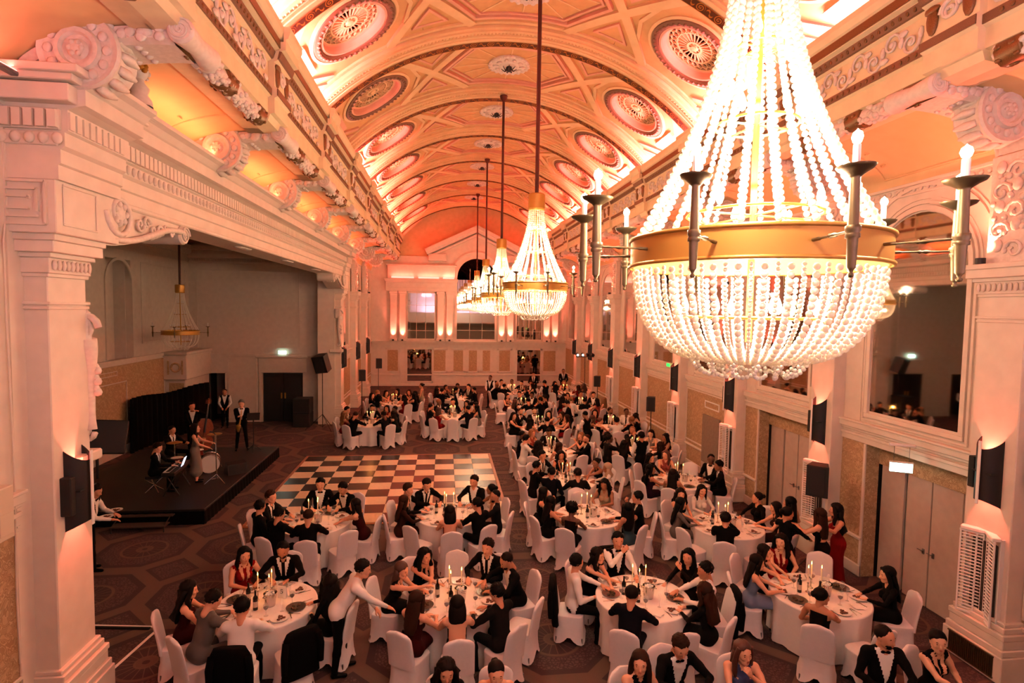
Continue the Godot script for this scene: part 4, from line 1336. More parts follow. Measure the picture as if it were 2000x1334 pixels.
var ch := {}
func chandelier_meshes():
	var up := []
	for i in 40:
		var t := i / 39.0
		up.append(Vector3(0.15 + 0.48 * pow(t, 1.75), 1.58 - 1.48 * t, 0))
	ch.up = bead_line(up, 0.019).mesh(M.bead)
	ch.up_thin = bead_line(up, 0.012, 6, 4).mesh(M.bead)
	var dn := []
	for i in 30:
		var a := PI / 2 * i / 29.0
		dn.append(Vector3(0.12 + 0.53 * pow(cos(a), 0.62), -0.08 - 0.52 * sin(a), 0))
	ch.dn = bead_line(dn, 0.018).mesh(M.bead)
	ch.dn_thin = bead_line(dn, 0.012, 6, 4).mesh(M.bead)
	var fr := []
	for i in 14:
		var t := i / 13.0
		fr.append(Vector3(0.34 - 0.24 * t, -0.555 - 0.13 * sin(PI * t), 0.05 * sin(TAU * t)))
	ch.fringe = bead_line(fr, 0.013, 6, 4).mesh(M.bead)
	var rb := MB.new()
	rb.turned([Vector2(0.655, 0.08), Vector2(0.675, 0.08), Vector2(0.675, -0.08), Vector2(0.655, -0.08), Vector2(0.655, 0.08)], 56)
	for y in [-0.074, 0.074]:
		rb.tube(circle(0.678, y, 48), 0.012, 5, Transform3D(), true)
	ch.band = rb.mesh(M.brass)
	var cl := MB.new()
	cl.turned([Vector2(0.0, 1.90), Vector2(0.16, 1.90), Vector2(0.175, 1.88), Vector2(0.175, 1.60), Vector2(0.16, 1.57), Vector2(0.02, 1.57)], 24)
	ch.collar = cl.mesh(M.brass)
	var inn := MB.new()
	inn.tube([Vector3(0, 1.6, 0), Vector3(0, -0.5, 0)], 0.018, 8)
	for y in [-0.36, 0.22, 0.72, 1.15]:
		inn.tube(circle(0.36 if y < 0.3 else (0.22 if y < 1 else 0.12), y, 20), 0.008, 5, Transform3D(), true)
		for k in 4:
			var a := TAU * k / 4
			var r := 0.36 if y < 0.3 else (0.22 if y < 1 else 0.12)
			inn.tube([Vector3(0, y, 0), Vector3(r * cos(a), y, r * sin(a))], 0.006, 5)
	ch.inner = inn.mesh(M.brass)
	var bu := MB.new()
	bu.lathe([Vector2(0.001, 0.0), Vector2(0.014, 0.008), Vector2(0.021, 0.03), Vector2(0.018, 0.055), Vector2(0.008, 0.085), Vector2(0.001, 0.10)], 10)
	ch.bulb = bu.mesh(M.bulb)
	# candle arm, pointing along +x from the band
	var ar := MB.new()
	ar.tube([Vector3(0.66, 0, 0), Vector3(0.72, 0, 0), Vector3(0.73, 0, 0), Vector3(0.80, 0, 0), Vector3(0.81, 0, 0), Vector3(0.82, 0, 0), Vector3(0.84, 0, 0), Vector3(0.86, 0, 0), Vector3(0.96, 0, 0)], [0.014, 0.014, 0.009, 0.009, 0.018, 0.010, 0.018, 0.009, 0.009], 8)
	ar.lathe([Vector2(0.001, -0.30), Vector2(0.012, -0.295), Vector2(0.014, -0.28), Vector2(0.007, -0.268), Vector2(0.012, -0.25), Vector2(0.020, -0.235), Vector2(0.024, -0.05), Vector2(0.032, -0.045), Vector2(0.032, -0.02), Vector2(0.027, -0.015), Vector2(0.034, 0.0), Vector2(0.034, 0.03), Vector2(0.025, 0.035), Vector2(0.021, 0.33), Vector2(0.03, 0.345), Vector2(0.05, 0.365), Vector2(0.075, 0.385), Vector2(0.085, 0.405), Vector2(0.08, 0.405), Vector2(0.05, 0.39), Vector2(0.001, 0.388)], 14, Transform3D(Basis(), Vector3(0.97, 0, 0)))
	ch.arm = ar.mesh(M.bronze)
	var cd := MB.new()
	cd.lathe([Vector2(0.017, 0.388), Vector2(0.017, 0.54), Vector2(0.001, 0.542)], 10, Transform3D(Basis(), Vector3(0.97, 0, 0)))
	ch.candle = cd.mesh(M.white)
	var fb := MB.new()
	fb.lathe([Vector2(0.006, 0.54), Vector2(0.018, 0.555), Vector2(0.025, 0.585), Vector2(0.019, 0.615), Vector2(0.006, 0.63), Vector2(0.001, 0.64)], 9, Transform3D(Basis(), Vector3(0.97, 0, 0)))
	ch.flame = fb.mesh(M.bulb)
func circle(r: float, y: float, n: int) -> Array:
	var p := []
	for i in n: p.append(Vector3(r * cos(TAU * i / n), y, r * sin(TAU * i / n)))
	return p

func chandelier(label: String, at: Vector3, top: float, ns: int, thin: bool, lit: float, turn := 0.0):
	var t := thing("crystal_chandelier", label, "chandelier", at, turn, "" if at.x < -5 else "beaded chandeliers down the hall")
	for k in ns:
		var a := TAU * k / ns
		if thin or k % 3 != 2: part(t, "bead_strand", ch.up_thin if thin else ch.up, null, R_y(TAU * (k - k / 3) / (ns - ns / 3) if not thin else a))
		part(t, "basket_strand", ch.dn_thin if thin else ch.dn, null, R_y(a + PI / ns))
		if not thin: part(t, "basket_strand", ch.dn_thin, null, R_y(a))
	for k in (8 if thin else 16):
		part(t, "bead_fringe", ch.fringe, null, R_y(TAU * k / (8 if thin else 16)))
	part(t, "band", ch.band)
	part(t, "collar", ch.collar)
	part(t, "inner_frame", ch.inner)
	var rd := MB.new()
	var L := top - at.y
	rd.tube([Vector3(0, 1.88, 0), Vector3(0, L - 0.1, 0)], 0.042, 10)
	rd.turned([Vector2(0.0, L - 0.20), Vector2(0.05, L - 0.19), Vector2(0.10, L - 0.12), Vector2(0.13, L - 0.03), Vector2(0.13, L)], 14)
	part(t, "rod", rd, M.rod)
	var arms := 10 if at.x > -5 else 4
	for k in arms:
		var q := R_y(TAU * k / arms) * Transform3D(Basis.from_scale(Vector3(1.0, 0.62, 0.8)), Vector3.ZERO)
		var ap := part(t, "candle_arm", ch.arm, null, q)
		part(ap, "candle", ch.candle)
		part(ap, "bulb", ch.flame, null if lit > 0 else M.white)
	var rings := [[8, 0.36, -0.34], [8, 0.36, 0.24], [6, 0.22, 0.74], [4, 0.12, 1.17]]
	for r in rings:
		for k in r[0]:
			var a: float = TAU * (k + 0.5) / r[0]
			part(t, "bulb", ch.bulb, null if lit > 0 else M.white, Transform3D(Basis(), Vector3(r[1] * cos(a), r[2], r[1] * sin(a))))
	if lit > 0:
		var c := Color(1.0, 0.895, 0.80) if at.z > -6.0 else Color(1.0, 0.85, 0.69)
		omni(Vector3(0, -0.26, 0), c, CH_E * 0.8 * lit, 0.18, t)
		omni(Vector3(0, 0.38, 0), c, CH_E * 1.1 * lit, 0.16, t)
		omni(Vector3(0, 0.85, 0), c, CH_E * 0.6 * lit, 0.08, t)
		for k in 4:
			var a := TAU * (k + 0.5) / 4
			omni(Vector3(0.97 * cos(a), 0.46, 0.97 * sin(a)), c, CH_E * 0.34 * lit, 0.06, t)
const CH_E := 4.9

func build_chandeliers():
	chandelier_meshes()
	chandelier("huge glowing beaded chandelier with brass band and candle arms nearest the balcony", V(-0.13, 5.93, 3.02), 12.7, 36, false, 1.0, 0.18)
	chandelier("glowing beaded chandelier on a long rod, second from the balcony", V(0.0, 6.06, 11.5), 12.68, 32, false, 1.0, 0.4)
	chandelier("glowing beaded chandelier half hidden behind the second one, third from the balcony", V(0.04, 6.05, 19.0), 12.68, 28, true, 0.8, 0.1)
	chandelier("small distant glowing chandelier, fourth from the balcony", V(0.10, 6.05, 27.0), 12.68, 24, true, 0.65, 0.3)
	chandelier("farthest glowing chandelier before the end wall, fifth from the balcony", V(0.14, 6.05, 35.2), 12.68, 24, true, 0.5)
	chandelier("unlit dim chandelier hanging in the dark stage alcove", V(-12.3, 4.45, 23.7), 8.4, 20, true, 0.0, 0.2)

# ---------------------------------------------------------------- wall sconces
func build_sconces():
	var body := MB.new()
	var pf := []
	for i in 9:
		var a := PI * i / 8
		pf.append(Vector2(0.17 * cos(a), 0.20 * sin(a)))
	# half-round body, its top and bottom rims scooped
	var rows := []
	for j in 2:
		var row := []
		for i in 17:
			var a := PI * i / 16
			var sc := 0.16 * sin(a)
			row.append(Vector3(-0.20 * sin(a) - 0.0, (0.53 - sc) if j else (-0.53 + sc * 0.6), 0.19 * cos(a)))
		rows.append(row)
	body.grid(rows)
	var inner := []
	for j in 2:
		var row := []
		for i in 17:
			var a := PI * i / 16
			var sc := 0.16 * sin(a)
			row.append(Vector3(-0.185 * sin(a), (0.53 - sc) if j else (-0.53 + sc * 0.6), 0.178 * cos(a)))
		inner.append(row)
	body.grid(inner)
	for j in 2: body.grid([rows[j], inner[j]])
	body.box(Vector3(-0.095, 0, 0), Vector3(0.17, 0.02, 0.34))
	var bm := body.mesh(M.black)
	var plate := MB.new()
	plate.box(Vector3(-0.225, 0, 0), Vector3(0.02, 1.0, 0.05), Basis(), 0.006)
	var pm := plate.mesh(M.white)
	var bx := MB.new()
	bx.box(Vector3(-0.06, -0.05, -0.22), Vector3(0.14, 0.5, 0.10), Basis(), 0.01)
	var bxm := bx.mesh(M.black)
	var gl := MB.new()
	gl.ball(Vector3(-0.10, 0.10, 0), Vector3(0.05, 0.03, 0.05), 8, 5)
	gl.ball(Vector3(-0.10, -0.10, 0), Vector3(0.05, 0.03, 0.05), 8, 5)
	for sd in [1.0, -1.0]:
		for n in range(1, 10):
			if sd < 0 and n > 2 and n < 7: continue
			var d := pil(n) + (0.2 if sd < 0 and n == 2 else 0.0)
			if sd < 0 and n == 7: d = pil(7) - 0.35
			var far := clampf((n - 2) / 7.0, 0, 1)
			var c := Color(1.0, 0.38, 0.30).lerp(Color(1.0, 0.34, 0.25), far)
			var lab := "black wall sconce throwing pink light on the %s pilaster of the %s wall" % [ORD[n], "right" if sd > 0 else "left"]
			if n == 2: lab = "large black wall sconce on the nearest %s pilaster, pink light above and below" % ("right" if sd > 0 else "left")
			var t := thing("wall_sconce", lab, "wall lamp", V(sd * 6.71, 3.15, d), 0.0 if sd > 0 else PI, "black sconces on the pilasters")
			part(t, "half_round_body", bm)
			part(t, "white_strip", pm)
			part(t, "side_box", bxm)
			part(t, "bulb", gl, glow(c, 8.0))
			spot(Vector3(-0.105, 0.16, 0), Vector3(0.06, 1, 0), c, SC_E, 58.0, 0.04, 1.0, t)
			spot(Vector3(-0.105, -0.16, 0), Vector3(0.06, -1, 0), c, SC_E * 1.1, 58.0, 0.04, 1.0, t)
			# uplight standing on the capital
			if sd > 0 or n >= 7 or n < 2:
				var u := thing("capital_uplight", "small pink uplight on the %s capital of the %s wall" % [ORD[n], "right" if sd > 0 else "left"], "light", V(sd * 6.60, 6.42, d + 0.30), 0, "uplights on the capitals")
				lamp_can(u, Color(1.0, 0.42, 0.32).lerp(Color(1.0, 0.24, 0.16), far), Vector3(-sd * 0.05, 1, 0), UP_E, 60.0)
		# uplights along the top of the entablature, washing the cove
		for n in range(0, 7 if sd < 0 else 0):
			var u := thing("cove_uplight", "orange uplight strip at the foot of the left cove, %s from the balcony" % ORD[n + 1], "light", V(-6.25 if n > 1 else -6.72, 8.32 if n > 1 else 8.14, pil(n) + BAY * 0.62), 0, "uplights on the entablature")
			var cc := Color(1.0, 0.50, 0.32).lerp(Color(1.0, 0.36, 0.22), clampf((n - 2) / 5.0, 0, 1)) if n > 1 else Color(1.0, 0.46, 0.42)
			var ub := MB.new()
			ub.box(Vector3(0, 0.03, 0), Vector3(0.09, 0.05, 2.4), Basis(), 0.01)
			part(u, "housing", ub, M.steel)
			var ug := MB.new()
			ug.box(Vector3(0, 0.06, 0), Vector3(0.06, 0.02, 2.36), Basis(), 0.004)
			part(u, "diffuser", ug, glow(cc, 5.0))
			area(Vector3(0, 0.09, 0), Vector3(-0.15, 1, 0), Vector3.BACK, cc, COVE_E * (1.0 if n > 1 else 0.45), 0.06, 2.3, u)
const SC_E := 2.3
const UP_E := 12.0
const COVE_E := 2.0

# ---------------------------------------------------------------- bodies: smooth field of tapered bones, meshed as surface nets
const SKIN := 0
const UPARM := 1
const FORE := 2
const TORSO := 3
const CHEST := 4
const VFRONT := 5
const TIE := 6
const THIGH := 7
const CALF := 8
const SHOE := 9
const LIP := 10
const EYE := 11
const BROW := 12
const BACK := 13
const NREG := 14

class Flesh:
	var bones := []   # [a, b, ra, rb, region, blend, axis, squash]
	func bone(a: Vector3, b: Vector3, ra: float, rb: float, reg: int, k := 0.03, ax := Vector3.ZERO, sq := 1.0):
		bones.append([a, b, ra, rb, reg, k, ax, sq])
	func net(h: float, regf: Callable, out: Array):
		var lo := Vector3.INF
		var hi := -Vector3.INF
		for q in bones:
			var r: float = maxf(q[2], q[3]) + 0.05
			for p in [q[0], q[1]]:
				lo = lo.min(p - Vector3.ONE * r); hi = hi.max(p + Vector3.ONE * r)
		var nx := int((hi.x - lo.x) / h) + 2
		var ny := int((hi.y - lo.y) / h) + 2
		var nz := int((hi.z - lo.z) / h) + 2
		var f := PackedFloat32Array()
		f.resize(nx * ny * nz); f.fill(1.0)
		var raw := PackedFloat32Array()
		raw.resize(nx * ny * nz); raw.fill(1.0)
		var reg := PackedByteArray()
		reg.resize(nx * ny * nz)
		for q in bones:
			var a: Vector3 = q[0]
			var ba: Vector3 = q[1] - a
			var ra: float = q[2]
			var dr: float = q[3] - ra
			var id: int = q[4]
			var k: float = q[5]
			var ax: Vector3 = q[6]
			var sq: float = q[7] - 1.0
			var flat := sq != 0.0
			if flat: ba += ax * (ba.dot(ax) * sq)
			var il := 1.0 / maxf(ba.length_squared(), 1e-9)
			var pad: float = maxf(ra, q[3]) + k + h * 1.5
			var l0: Vector3 = ((a.min(q[1]) - Vector3.ONE * pad) - lo) / h
			var h0: Vector3 = ((a.max(q[1]) + Vector3.ONE * pad) - lo) / h
			for z in range(maxi(0, int(l0.z)), mini(nz, int(h0.z) + 2)):
				for y in range(maxi(0, int(l0.y)), mini(ny, int(h0.y) + 2)):
					var i := (z * ny + y) * nx
					for x in range(maxi(0, int(l0.x)), mini(nx, int(h0.x) + 2)):
						var p := lo + Vector3(x, y, z) * h - a
						if flat: p += ax * (p.dot(ax) * sq)
						var t := clampf(p.dot(ba) * il, 0.0, 1.0)
						var d := (p - ba * t).length() - ra - dr * t
						var j := i + x
						if d < raw[j]:
							raw[j] = d; reg[j] = id
						var c := f[j]
						var w := k - absf(c - d)
						f[j] = minf(c, d) - (w * w / k * 0.25 if w > 0.0 else 0.0)
		# one vertex per crossed cell
		var vid := {}
		var V := PackedVector3Array()
		var sy := nx
		var sz := nx * ny
		var off := [0, 1, sy, sy + 1, sz, sz + 1, sz + sy, sz + sy + 1]
		var cor := [Vector3(0, 0, 0), Vector3(1, 0, 0), Vector3(0, 1, 0), Vector3(1, 1, 0), Vector3(0, 0, 1), Vector3(1, 0, 1), Vector3(0, 1, 1), Vector3(1, 1, 1)]
		var edges := [[0, 1], [2, 3], [4, 5], [6, 7], [0, 2], [1, 3], [4, 6], [5, 7], [0, 4], [1, 5], [2, 6], [3, 7]]
		for z in nz - 1:
			for y in ny - 1:
				var i := (z * ny + y) * nx
				for x in nx - 1:
					var j := i + x
					if absf(f[j]) > 2.0 * h: continue
					var m := 0
					for c in 8:
						if f[j + off[c]] < 0.0: m += 1
					if m == 0 or m == 8: continue
					var s := Vector3.ZERO
					var n := 0
					for e in edges:
						var fa := f[j + off[e[0]]]
						var fb := f[j + off[e[1]]]
						if (fa < 0.0) != (fb < 0.0):
							s += cor[e[0]].lerp(cor[e[1]], fa / (fa - fb)); n += 1
					vid[j] = V.size()
					V.append(lo + (Vector3(x, y, z) + s / n) * h)
		var N := PackedVector3Array()
		N.resize(V.size())
		var quads := []
		for z in range(1, nz - 1):
			for y in range(1, ny - 1):
				var i := (z * ny + y) * nx
				for x in range(1, nx - 1):
					var j := i + x
					var v := f[j]
					if absf(v) > 2.0 * h: continue
					for ax in 3:
						var st: int = [1, sy, sz][ax]
						if (v < 0.0) == (f[j + st] < 0.0): continue
						var p: int = [sy, sz, 1][ax]
						var q: int = [sz, 1, sy][ax]
						var A: int = vid.get(j - p - q, -1)
						var B: int = vid.get(j - q, -1)
						var C: int = vid.get(j, -1)
						var D: int = vid.get(j - p, -1)
						if A < 0 or B < 0 or C < 0 or D < 0: continue
						if v < 0.0:
							var tmp := B
							B = D; D = tmp
						var nn := (V[C] - V[A]).cross(V[B] - V[D])
						N[A] += nn; N[B] += nn; N[C] += nn; N[D] += nn
						var r: int = regf.call((V[A] + V[C]) * 0.5, reg[j if v < 0.0 else j + st])
						quads.append([r, A, B, C, D])
		var maps := []
		for r in NREG: maps.append({})
		for q in quads:
			var b: MB = out[q[0]]
			var mp: Dictionary = maps[q[0]]
			var id := []
			for k in 4:
				var g: int = q[k + 1]
				if not mp.has(g):
					mp[g] = b.v.size()
					b.v.append(V[g]); b.n.append(N[g].normalized()); b.uv.append(Vector2(V[g].x, V[g].y))
				id.append(mp[g])
			b.ix.append_array([id[0], id[1], id[2], id[0], id[2], id[3]])

func append_mb(dst: MB, src: MB, t: Transform3D, mirror := false):
	var k := dst.v.size()
	for i in src.v.size():
		dst.v.append(t * src.v[i]); dst.n.append((t.basis * src.n[i]).normalized()); dst.uv.append(src.uv[i])
	for i in range(0, src.ix.size(), 3):
		if mirror: dst.ix.append_array([k + src.ix[i], k + src.ix[i + 2], k + src.ix[i + 1]])
		else: dst.ix.append_array([k + src.ix[i], k + src.ix[i + 1], k + src.ix[i + 2]])

var heads := {}
var hands := {}
func regs() -> Array:
	var o := []
	for i in NREG: o.append(MB.new())
	return o
func make_heads():
	for sex in ["m", "f"]:
		var F := Flesh.new()
		var w := 1.0 if sex == "m" else 0.94
		F.bone(Vector3(0, 0.035, 0.018), Vector3(0, 0.03, -0.005), 0.087 * w, 0.083 * w, 0, 0.02)
		F.bone(Vector3(0, 0.0, -0.028), Vector3(0, -0.06, -0.045), 0.066 * w, 0.045 * w, 0, 0.03)
		F.bone(Vector3(0, -0.085, -0.062), Vector3(0, -0.088, -0.064), 0.026 * w, 0.026, 0, 0.025)
		for s in [-1, 1]:
			F.bone(Vector3(s * 0.035, -0.02, -0.062), Vector3(s * 0.035, -0.02, -0.06), 0.027, 0.027, 0, 0.02)
			F.bone(Vector3(s * 0.048, -0.05, -0.005), Vector3(s * 0.03, -0.08, -0.045), 0.026 * w, 0.02, 0, 0.025)
			F.bone(Vector3(s * 0.082 * w, 0.012, 0.012), Vector3(s * 0.080 * w, -0.025, 0.004), 0.012, 0.009, 0, 0.008)
			F.bone(Vector3(s * 0.032, 0.028, -0.072), Vector3(s * 0.012, 0.026, -0.078), 0.014, 0.012, 0, 0.012)
		F.bone(Vector3(0, 0.012, -0.086), Vector3(0, -0.026, -0.104), 0.009, 0.014, 0, 0.012)
		F.bone(Vector3(0, -0.055, -0.080), Vector3(0, -0.058, -0.080), 0.017, 0.017, 0, 0.012)
		F.bone(Vector3(0, -0.05, 0.02), Vector3(0, -0.16, 0.035), 0.052 * w, 0.053 * w, 0, 0.03)
		var o := regs()
		F.net(0.0085, func(_p, r): return r, o)
		for s in [-1, 1]:
			o[EYE].ball(Vector3(s * 0.032, 0.008, -0.0815), Vector3(0.013, 0.0065, 0.006), 8, 6)
			o[BROW].ball(Vector3(s * 0.034, 0.031, -0.084), Vector3(0.018, 0.004 if sex == "f" else 0.0055, 0.006), 8, 5, Basis(Vector3.BACK, -s * 0.12))
		o[LIP].ball(Vector3(0, -0.051, -0.094), Vector3(0.022, 0.005, 0.006), 8, 5)
		o[LIP].ball(Vector3(0, -0.059, -0.093), Vector3(0.019, 0.006, 0.006), 8, 5)
		heads[sex] = o
	for kind in ["flat", "grip"]:
		var F := Flesh.new()
		var cu := 0.35 if kind == "flat" else 1.15
		F.bone(Vector3(-0.018, 0, -0.02), Vector3(-0.026, 0, -0.085), 0.016, 0.013, 0, 0.018)
		F.bone(Vector3(0.018, 0, -0.02), Vector3(0.024, 0, -0.080), 0.016, 0.012, 0, 0.018)
		F.bone(Vector3(0, 0, -0.01), Vector3(0, 0, -0.083), 0.017, 0.014, 0, 0.018)
		F.bone(Vector3(0, 0, 0.03), Vector3(0, 0, -0.02), 0.024, 0.022, 0, 0.02)
		var xs := [-0.030, -0.010, 0.010, 0.028]
		var ln := [0.070, 0.078, 0.072, 0.056]
		for i in 4:
			var p := Vector3(xs[i], 0, -0.085)
			var ang := 0.12
			for s in 3:
				ang += cu * (0.35 + 0.2 * s)
				var q: Vector3 = p + Vector3(xs[i] * 0.06, -sin(ang), -cos(ang)) * ln[i] * [0.45, 0.32, 0.23][s]
				F.bone(p, q, 0.0092 - 0.0008 * s, 0.0086 - 0.0009 * s, 0, 0.006)
				p = q
		var tp := Vector3(-0.026, -0.004, -0.030)
		var t1 := tp + Vector3(-0.030, -0.012 - 0.01 * cu, -0.026)
		var t2 := t1 + Vector3(-0.006 + 0.012 * cu, -0.012 * cu, -0.028)
		F.bone(tp, t1, 0.014, 0.011, 0, 0.012)
		F.bone(t1, t2, 0.0105, 0.009, 0, 0.006)
		var o := regs()
		F.net(0.0058, func(_p, r): return r, o)
		hands[kind] = o[0]

var pose_mesh := {}
var pose_head := {}
var pose_neck := {}
func elbow(S0: Vector3, T: Vector3, l1: float, l2: float, pole: Vector3) -> Array:
	var d := T - S0
	var L := minf(d.length(), (l1 + l2) * 0.995)
	var dir := d.normalized()
	var a := (l1 * l1 - l2 * l2 + L * L) / (2 * L)
	var hh := sqrt(maxf(0.0, l1 * l1 - a * a))
	var side := (pole - dir * pole.dot(dir)).normalized()
	return [S0 + dir * a + side * hh, S0 + dir * L]
# o: sex, seat, lean, side, twist, hy, hp (head yaw, pitch), lh, rh (wrist targets), le, re (elbow poles), skirt, feet
func make_pose(called: String, o: Dictionary):
	var F := Flesh.new()
	var m: bool = o.sex == "m"
	var seat: bool = o.get("seat", true)
	var lean: float = o.get("lean", 0.1)
	var py := 0.565 if seat else (0.95 if m else 0.93)
	var P := Vector3(0, py, o.get("pz", 0.04))
	var tb := Basis(Vector3.UP, o.get("twist", 0.0)) * Basis(Vector3.BACK, o.get("side", 0.0)) * Basis(Vector3.RIGHT, -lean)
	var at := func(x, u, fw): return P + tb * Vector3(x, u, -fw)
	var fx := tb * Vector3.FORWARD
	var sw := 0.166 if m else 0.148
	# trunk
	F.bone(at.call(-0.06, 0.0, 0.0), at.call(0.06, 0.0, 0.0), 0.125 if m else 0.128, 0.125 if m else 0.128, TORSO, 0.05, fx, 1.12)
	F.bone(at.call(0, 0.04, 0), at.call(0, 0.22, 0.01), 0.138 if m else 0.112, 0.138 if m else 0.104, TORSO, 0.06, fx, 1.3)
	F.bone(at.call(-0.045, 0.22, 0.01), at.call(-0.055, 0.38, 0.0), 0.112 if m else 0.088, 0.112 if m else 0.086, TORSO, 0.05, fx, 1.25)
	F.bone(at.call(0.045, 0.22, 0.01), at.call(0.055, 0.38, 0.0), 0.112 if m else 0.088, 0.112 if m else 0.086, TORSO, 0.05, fx, 1.25)
	F.bone(at.call(-sw, 0.455, -0.01), at.call(sw, 0.455, -0.01), 0.066 if m else 0.050, 0.066 if m else 0.050, TORSO, 0.05)
	F.bone(at.call(-0.06, 0.49, -0.012), at.call(0.06, 0.49, -0.012), 0.05 if m else 0.04, 0.05 if m else 0.04, TORSO, 0.04)
	if not m:
		for s in [-1, 1]: F.bone(at.call(s * 0.068, 0.315, 0.075), at.call(s * 0.066, 0.30, 0.085), 0.062, 0.058, TORSO, 0.03)
	# neck and head place
	var hb := tb * Basis(Vector3.UP, o.get("hy", 0.0)) * Basis(Vector3.RIGHT, -o.get("hp", 0.0))
	hb = Basis(Vector3.UP, o.get("twist", 0.0) + o.get("hy", 0.0)) * Basis(Vector3.RIGHT, -(lean * 0.35 + o.get("hp", 0.0)))
	var nk: Vector3 = at.call(0, 0.52, 0.0)
	var hc: Vector3 = nk + (tb * Vector3.UP * 0.5 + Vector3.UP * 0.5).normalized() * (0.145 if m else 0.135) + fx * 0.02
	F.bone(nk - tb * Vector3(0, 0.05, 0), hc - hb * Vector3(0, 0.07, -0.02), 0.056 if m else 0.047, 0.052 if m else 0.043, SKIN, 0.03)
	pose_head[called] = Transform3D(hb, hc)
	pose_neck[called] = Transform3D(tb, at.call(0, 0.50, 0.062 if m else 0.05))
	# arms
	var hxf := []
	for s in [-1, 1]:
		var key := "lh" if s < 0 else "rh"
		var S0: Vector3 = at.call(s * (sw + 0.025), 0.445, -0.01)
		var T: Vector3 = o[key]
		var pole: Vector3 = o.get("le" if s < 0 else "re", Vector3(s * 0.7, -0.7, 0.3))
		var l1 := 0.29 if m else 0.265
		var l2 := 0.255 if m else 0.235
		var e := elbow(S0, T, l1, l2, pole)
		var E: Vector3 = e[0]
		var W: Vector3 = e[1]
		F.bone(S0, S0.lerp(E, 0.45), 0.062 if m else 0.046, 0.056 if m else 0.042, UPARM, 0.035)
		F.bone(S0.lerp(E, 0.4), E, 0.055 if m else 0.041, 0.044 if m else 0.034, UPARM, 0.025)
		F.bone(E, E.lerp(W, 0.35), 0.044 if m else 0.034, 0.043 if m else 0.034, FORE, 0.02)
		F.bone(E.lerp(W, 0.35), W, 0.042 if m else 0.033, 0.031 if m else 0.024, FORE, 0.02)
		var dir: Vector3 = (W - E).normalized()
		F.bone(W - dir * 0.02, W + dir * 0.03, 0.024 if m else 0.021, 0.022 if m else 0.02, SKIN, 0.012)
		var fd: Vector3 = o.get("ld" if s < 0 else "rd", dir)
		var pn: Vector3 = o.get("lp" if s < 0 else "rp", Vector3.DOWN)
		var zz := -fd.normalized()
		var yy := (-pn + zz * pn.dot(zz)).normalized()
		var bs := Basis(yy.cross(zz), yy, zz)
		hxf.append([s, Transform3D(bs * Basis.from_scale(Vector3(-1.0 if s < 0 else 1.0, 1, 1) * (1.0 if m else 0.9)), W + dir * 0.035), o.get("lk" if s < 0 else "rk", "flat")])
	# legs
	var skirt: bool = o.get("skirt", not m)
	for s in [-1, 1]:
		var Hp: Vector3 = P + Vector3(s * 0.085, -0.015, 0)
		var K: Vector3
		var A: Vector3
		if seat:
			var kn: float = o.get("spread", 0.0)
			K = Vector3(s * ((0.13 if m else 0.075) + kn), 0.53, -0.40)
			A = Vector3(s * ((0.13 if m else 0.07) + kn), 0.09, -0.36)
		else:
			var ft: Array = o.get("feet", [Vector3(-0.10, 0, 0.0), Vector3(0.10, 0, 0.0)])
			A = ft[0 if s < 0 else 1] + Vector3(0, 0.085, 0)
			K = Hp.lerp(A, 0.5) + Vector3(0, 0.0, -0.03)
		F.bone(Hp, K, 0.088 if m else 0.082, 0.060 if m else 0.055, THIGH, 0.04)
		F.bone(K, K.lerp(A, 0.4), 0.060 if m else 0.050, 0.057 if m else 0.048, CALF, 0.02)
		F.bone(K.lerp(A, 0.35), A, 0.058 if m else 0.047, 0.045 if m else 0.032, CALF, 0.02)
		F.bone(A + Vector3(0, -0.045, 0.02), A + Vector3(s * 0.02, -0.055, -0.15), 0.038 if m else 0.032, 0.03 if m else 0.022, SHOE, 0.015)
	if skirt and seat:
		F.bone(P + Vector3(0, -0.01, -0.05), Vector3(0, 0.535, -0.40), 0.12, 0.075, THIGH, 0.06)
		if o.get("long", false):
			F.bone(Vector3(0, 0.50, -0.42), Vector3(0, 0.10, -0.38), 0.10, 0.13, THIGH, 0.05, Vector3.BACK, 1.5)
	if skirt and not seat:
		var hem: float = o.get("hem", 0.12)
		F.bone(P, Vector3(0, 0.55, 0), 0.15, 0.15, THIGH, 0.05, Vector3.BACK, 1.25)
		F.bone(Vector3(0, 0.6, 0), Vector3(0, hem, 0.02), 0.15, 0.21, THIGH, 0.05, Vector3.BACK, 1.2)
	var ti := tb.inverse()
	var regf := func(p: Vector3, r: int) -> int:
		if r != TORSO: return r
		var q: Vector3 = ti * (p - P)
		var u := q.y
		var fw := -q.z
		var ax := absf(q.x)
		if fw > 0.02:
			if u > 0.10 and ax < (u - 0.10) * 0.26:
				if ax < (0.024 if u < 0.47 else 0.05): return TIE
				return VFRONT
			return CHEST if u > 0.365 else TORSO
		if u > 0.44: return CHEST
		if u > 0.16 and ax < 0.12: return BACK
		return CHEST if u > 0.365 else TORSO
	var out := regs()
	F.net(0.0138, regf, out)
	for i in NREG: append_mb(out[i], heads[o.sex][i], Transform3D(hb.scaled_local(Vector3.ONE * 1.08), hc))
	for q in hxf: append_mb(out[SKIN], hands[q[2]], q[1], q[0] < 0)
	var mesh := ArrayMesh.new()
	var order := []
	for i in NREG:
		if out[i].ix.size():
			out[i].add_to(mesh)
			order.append(i)
	pose_mesh[called] = [mesh, order]

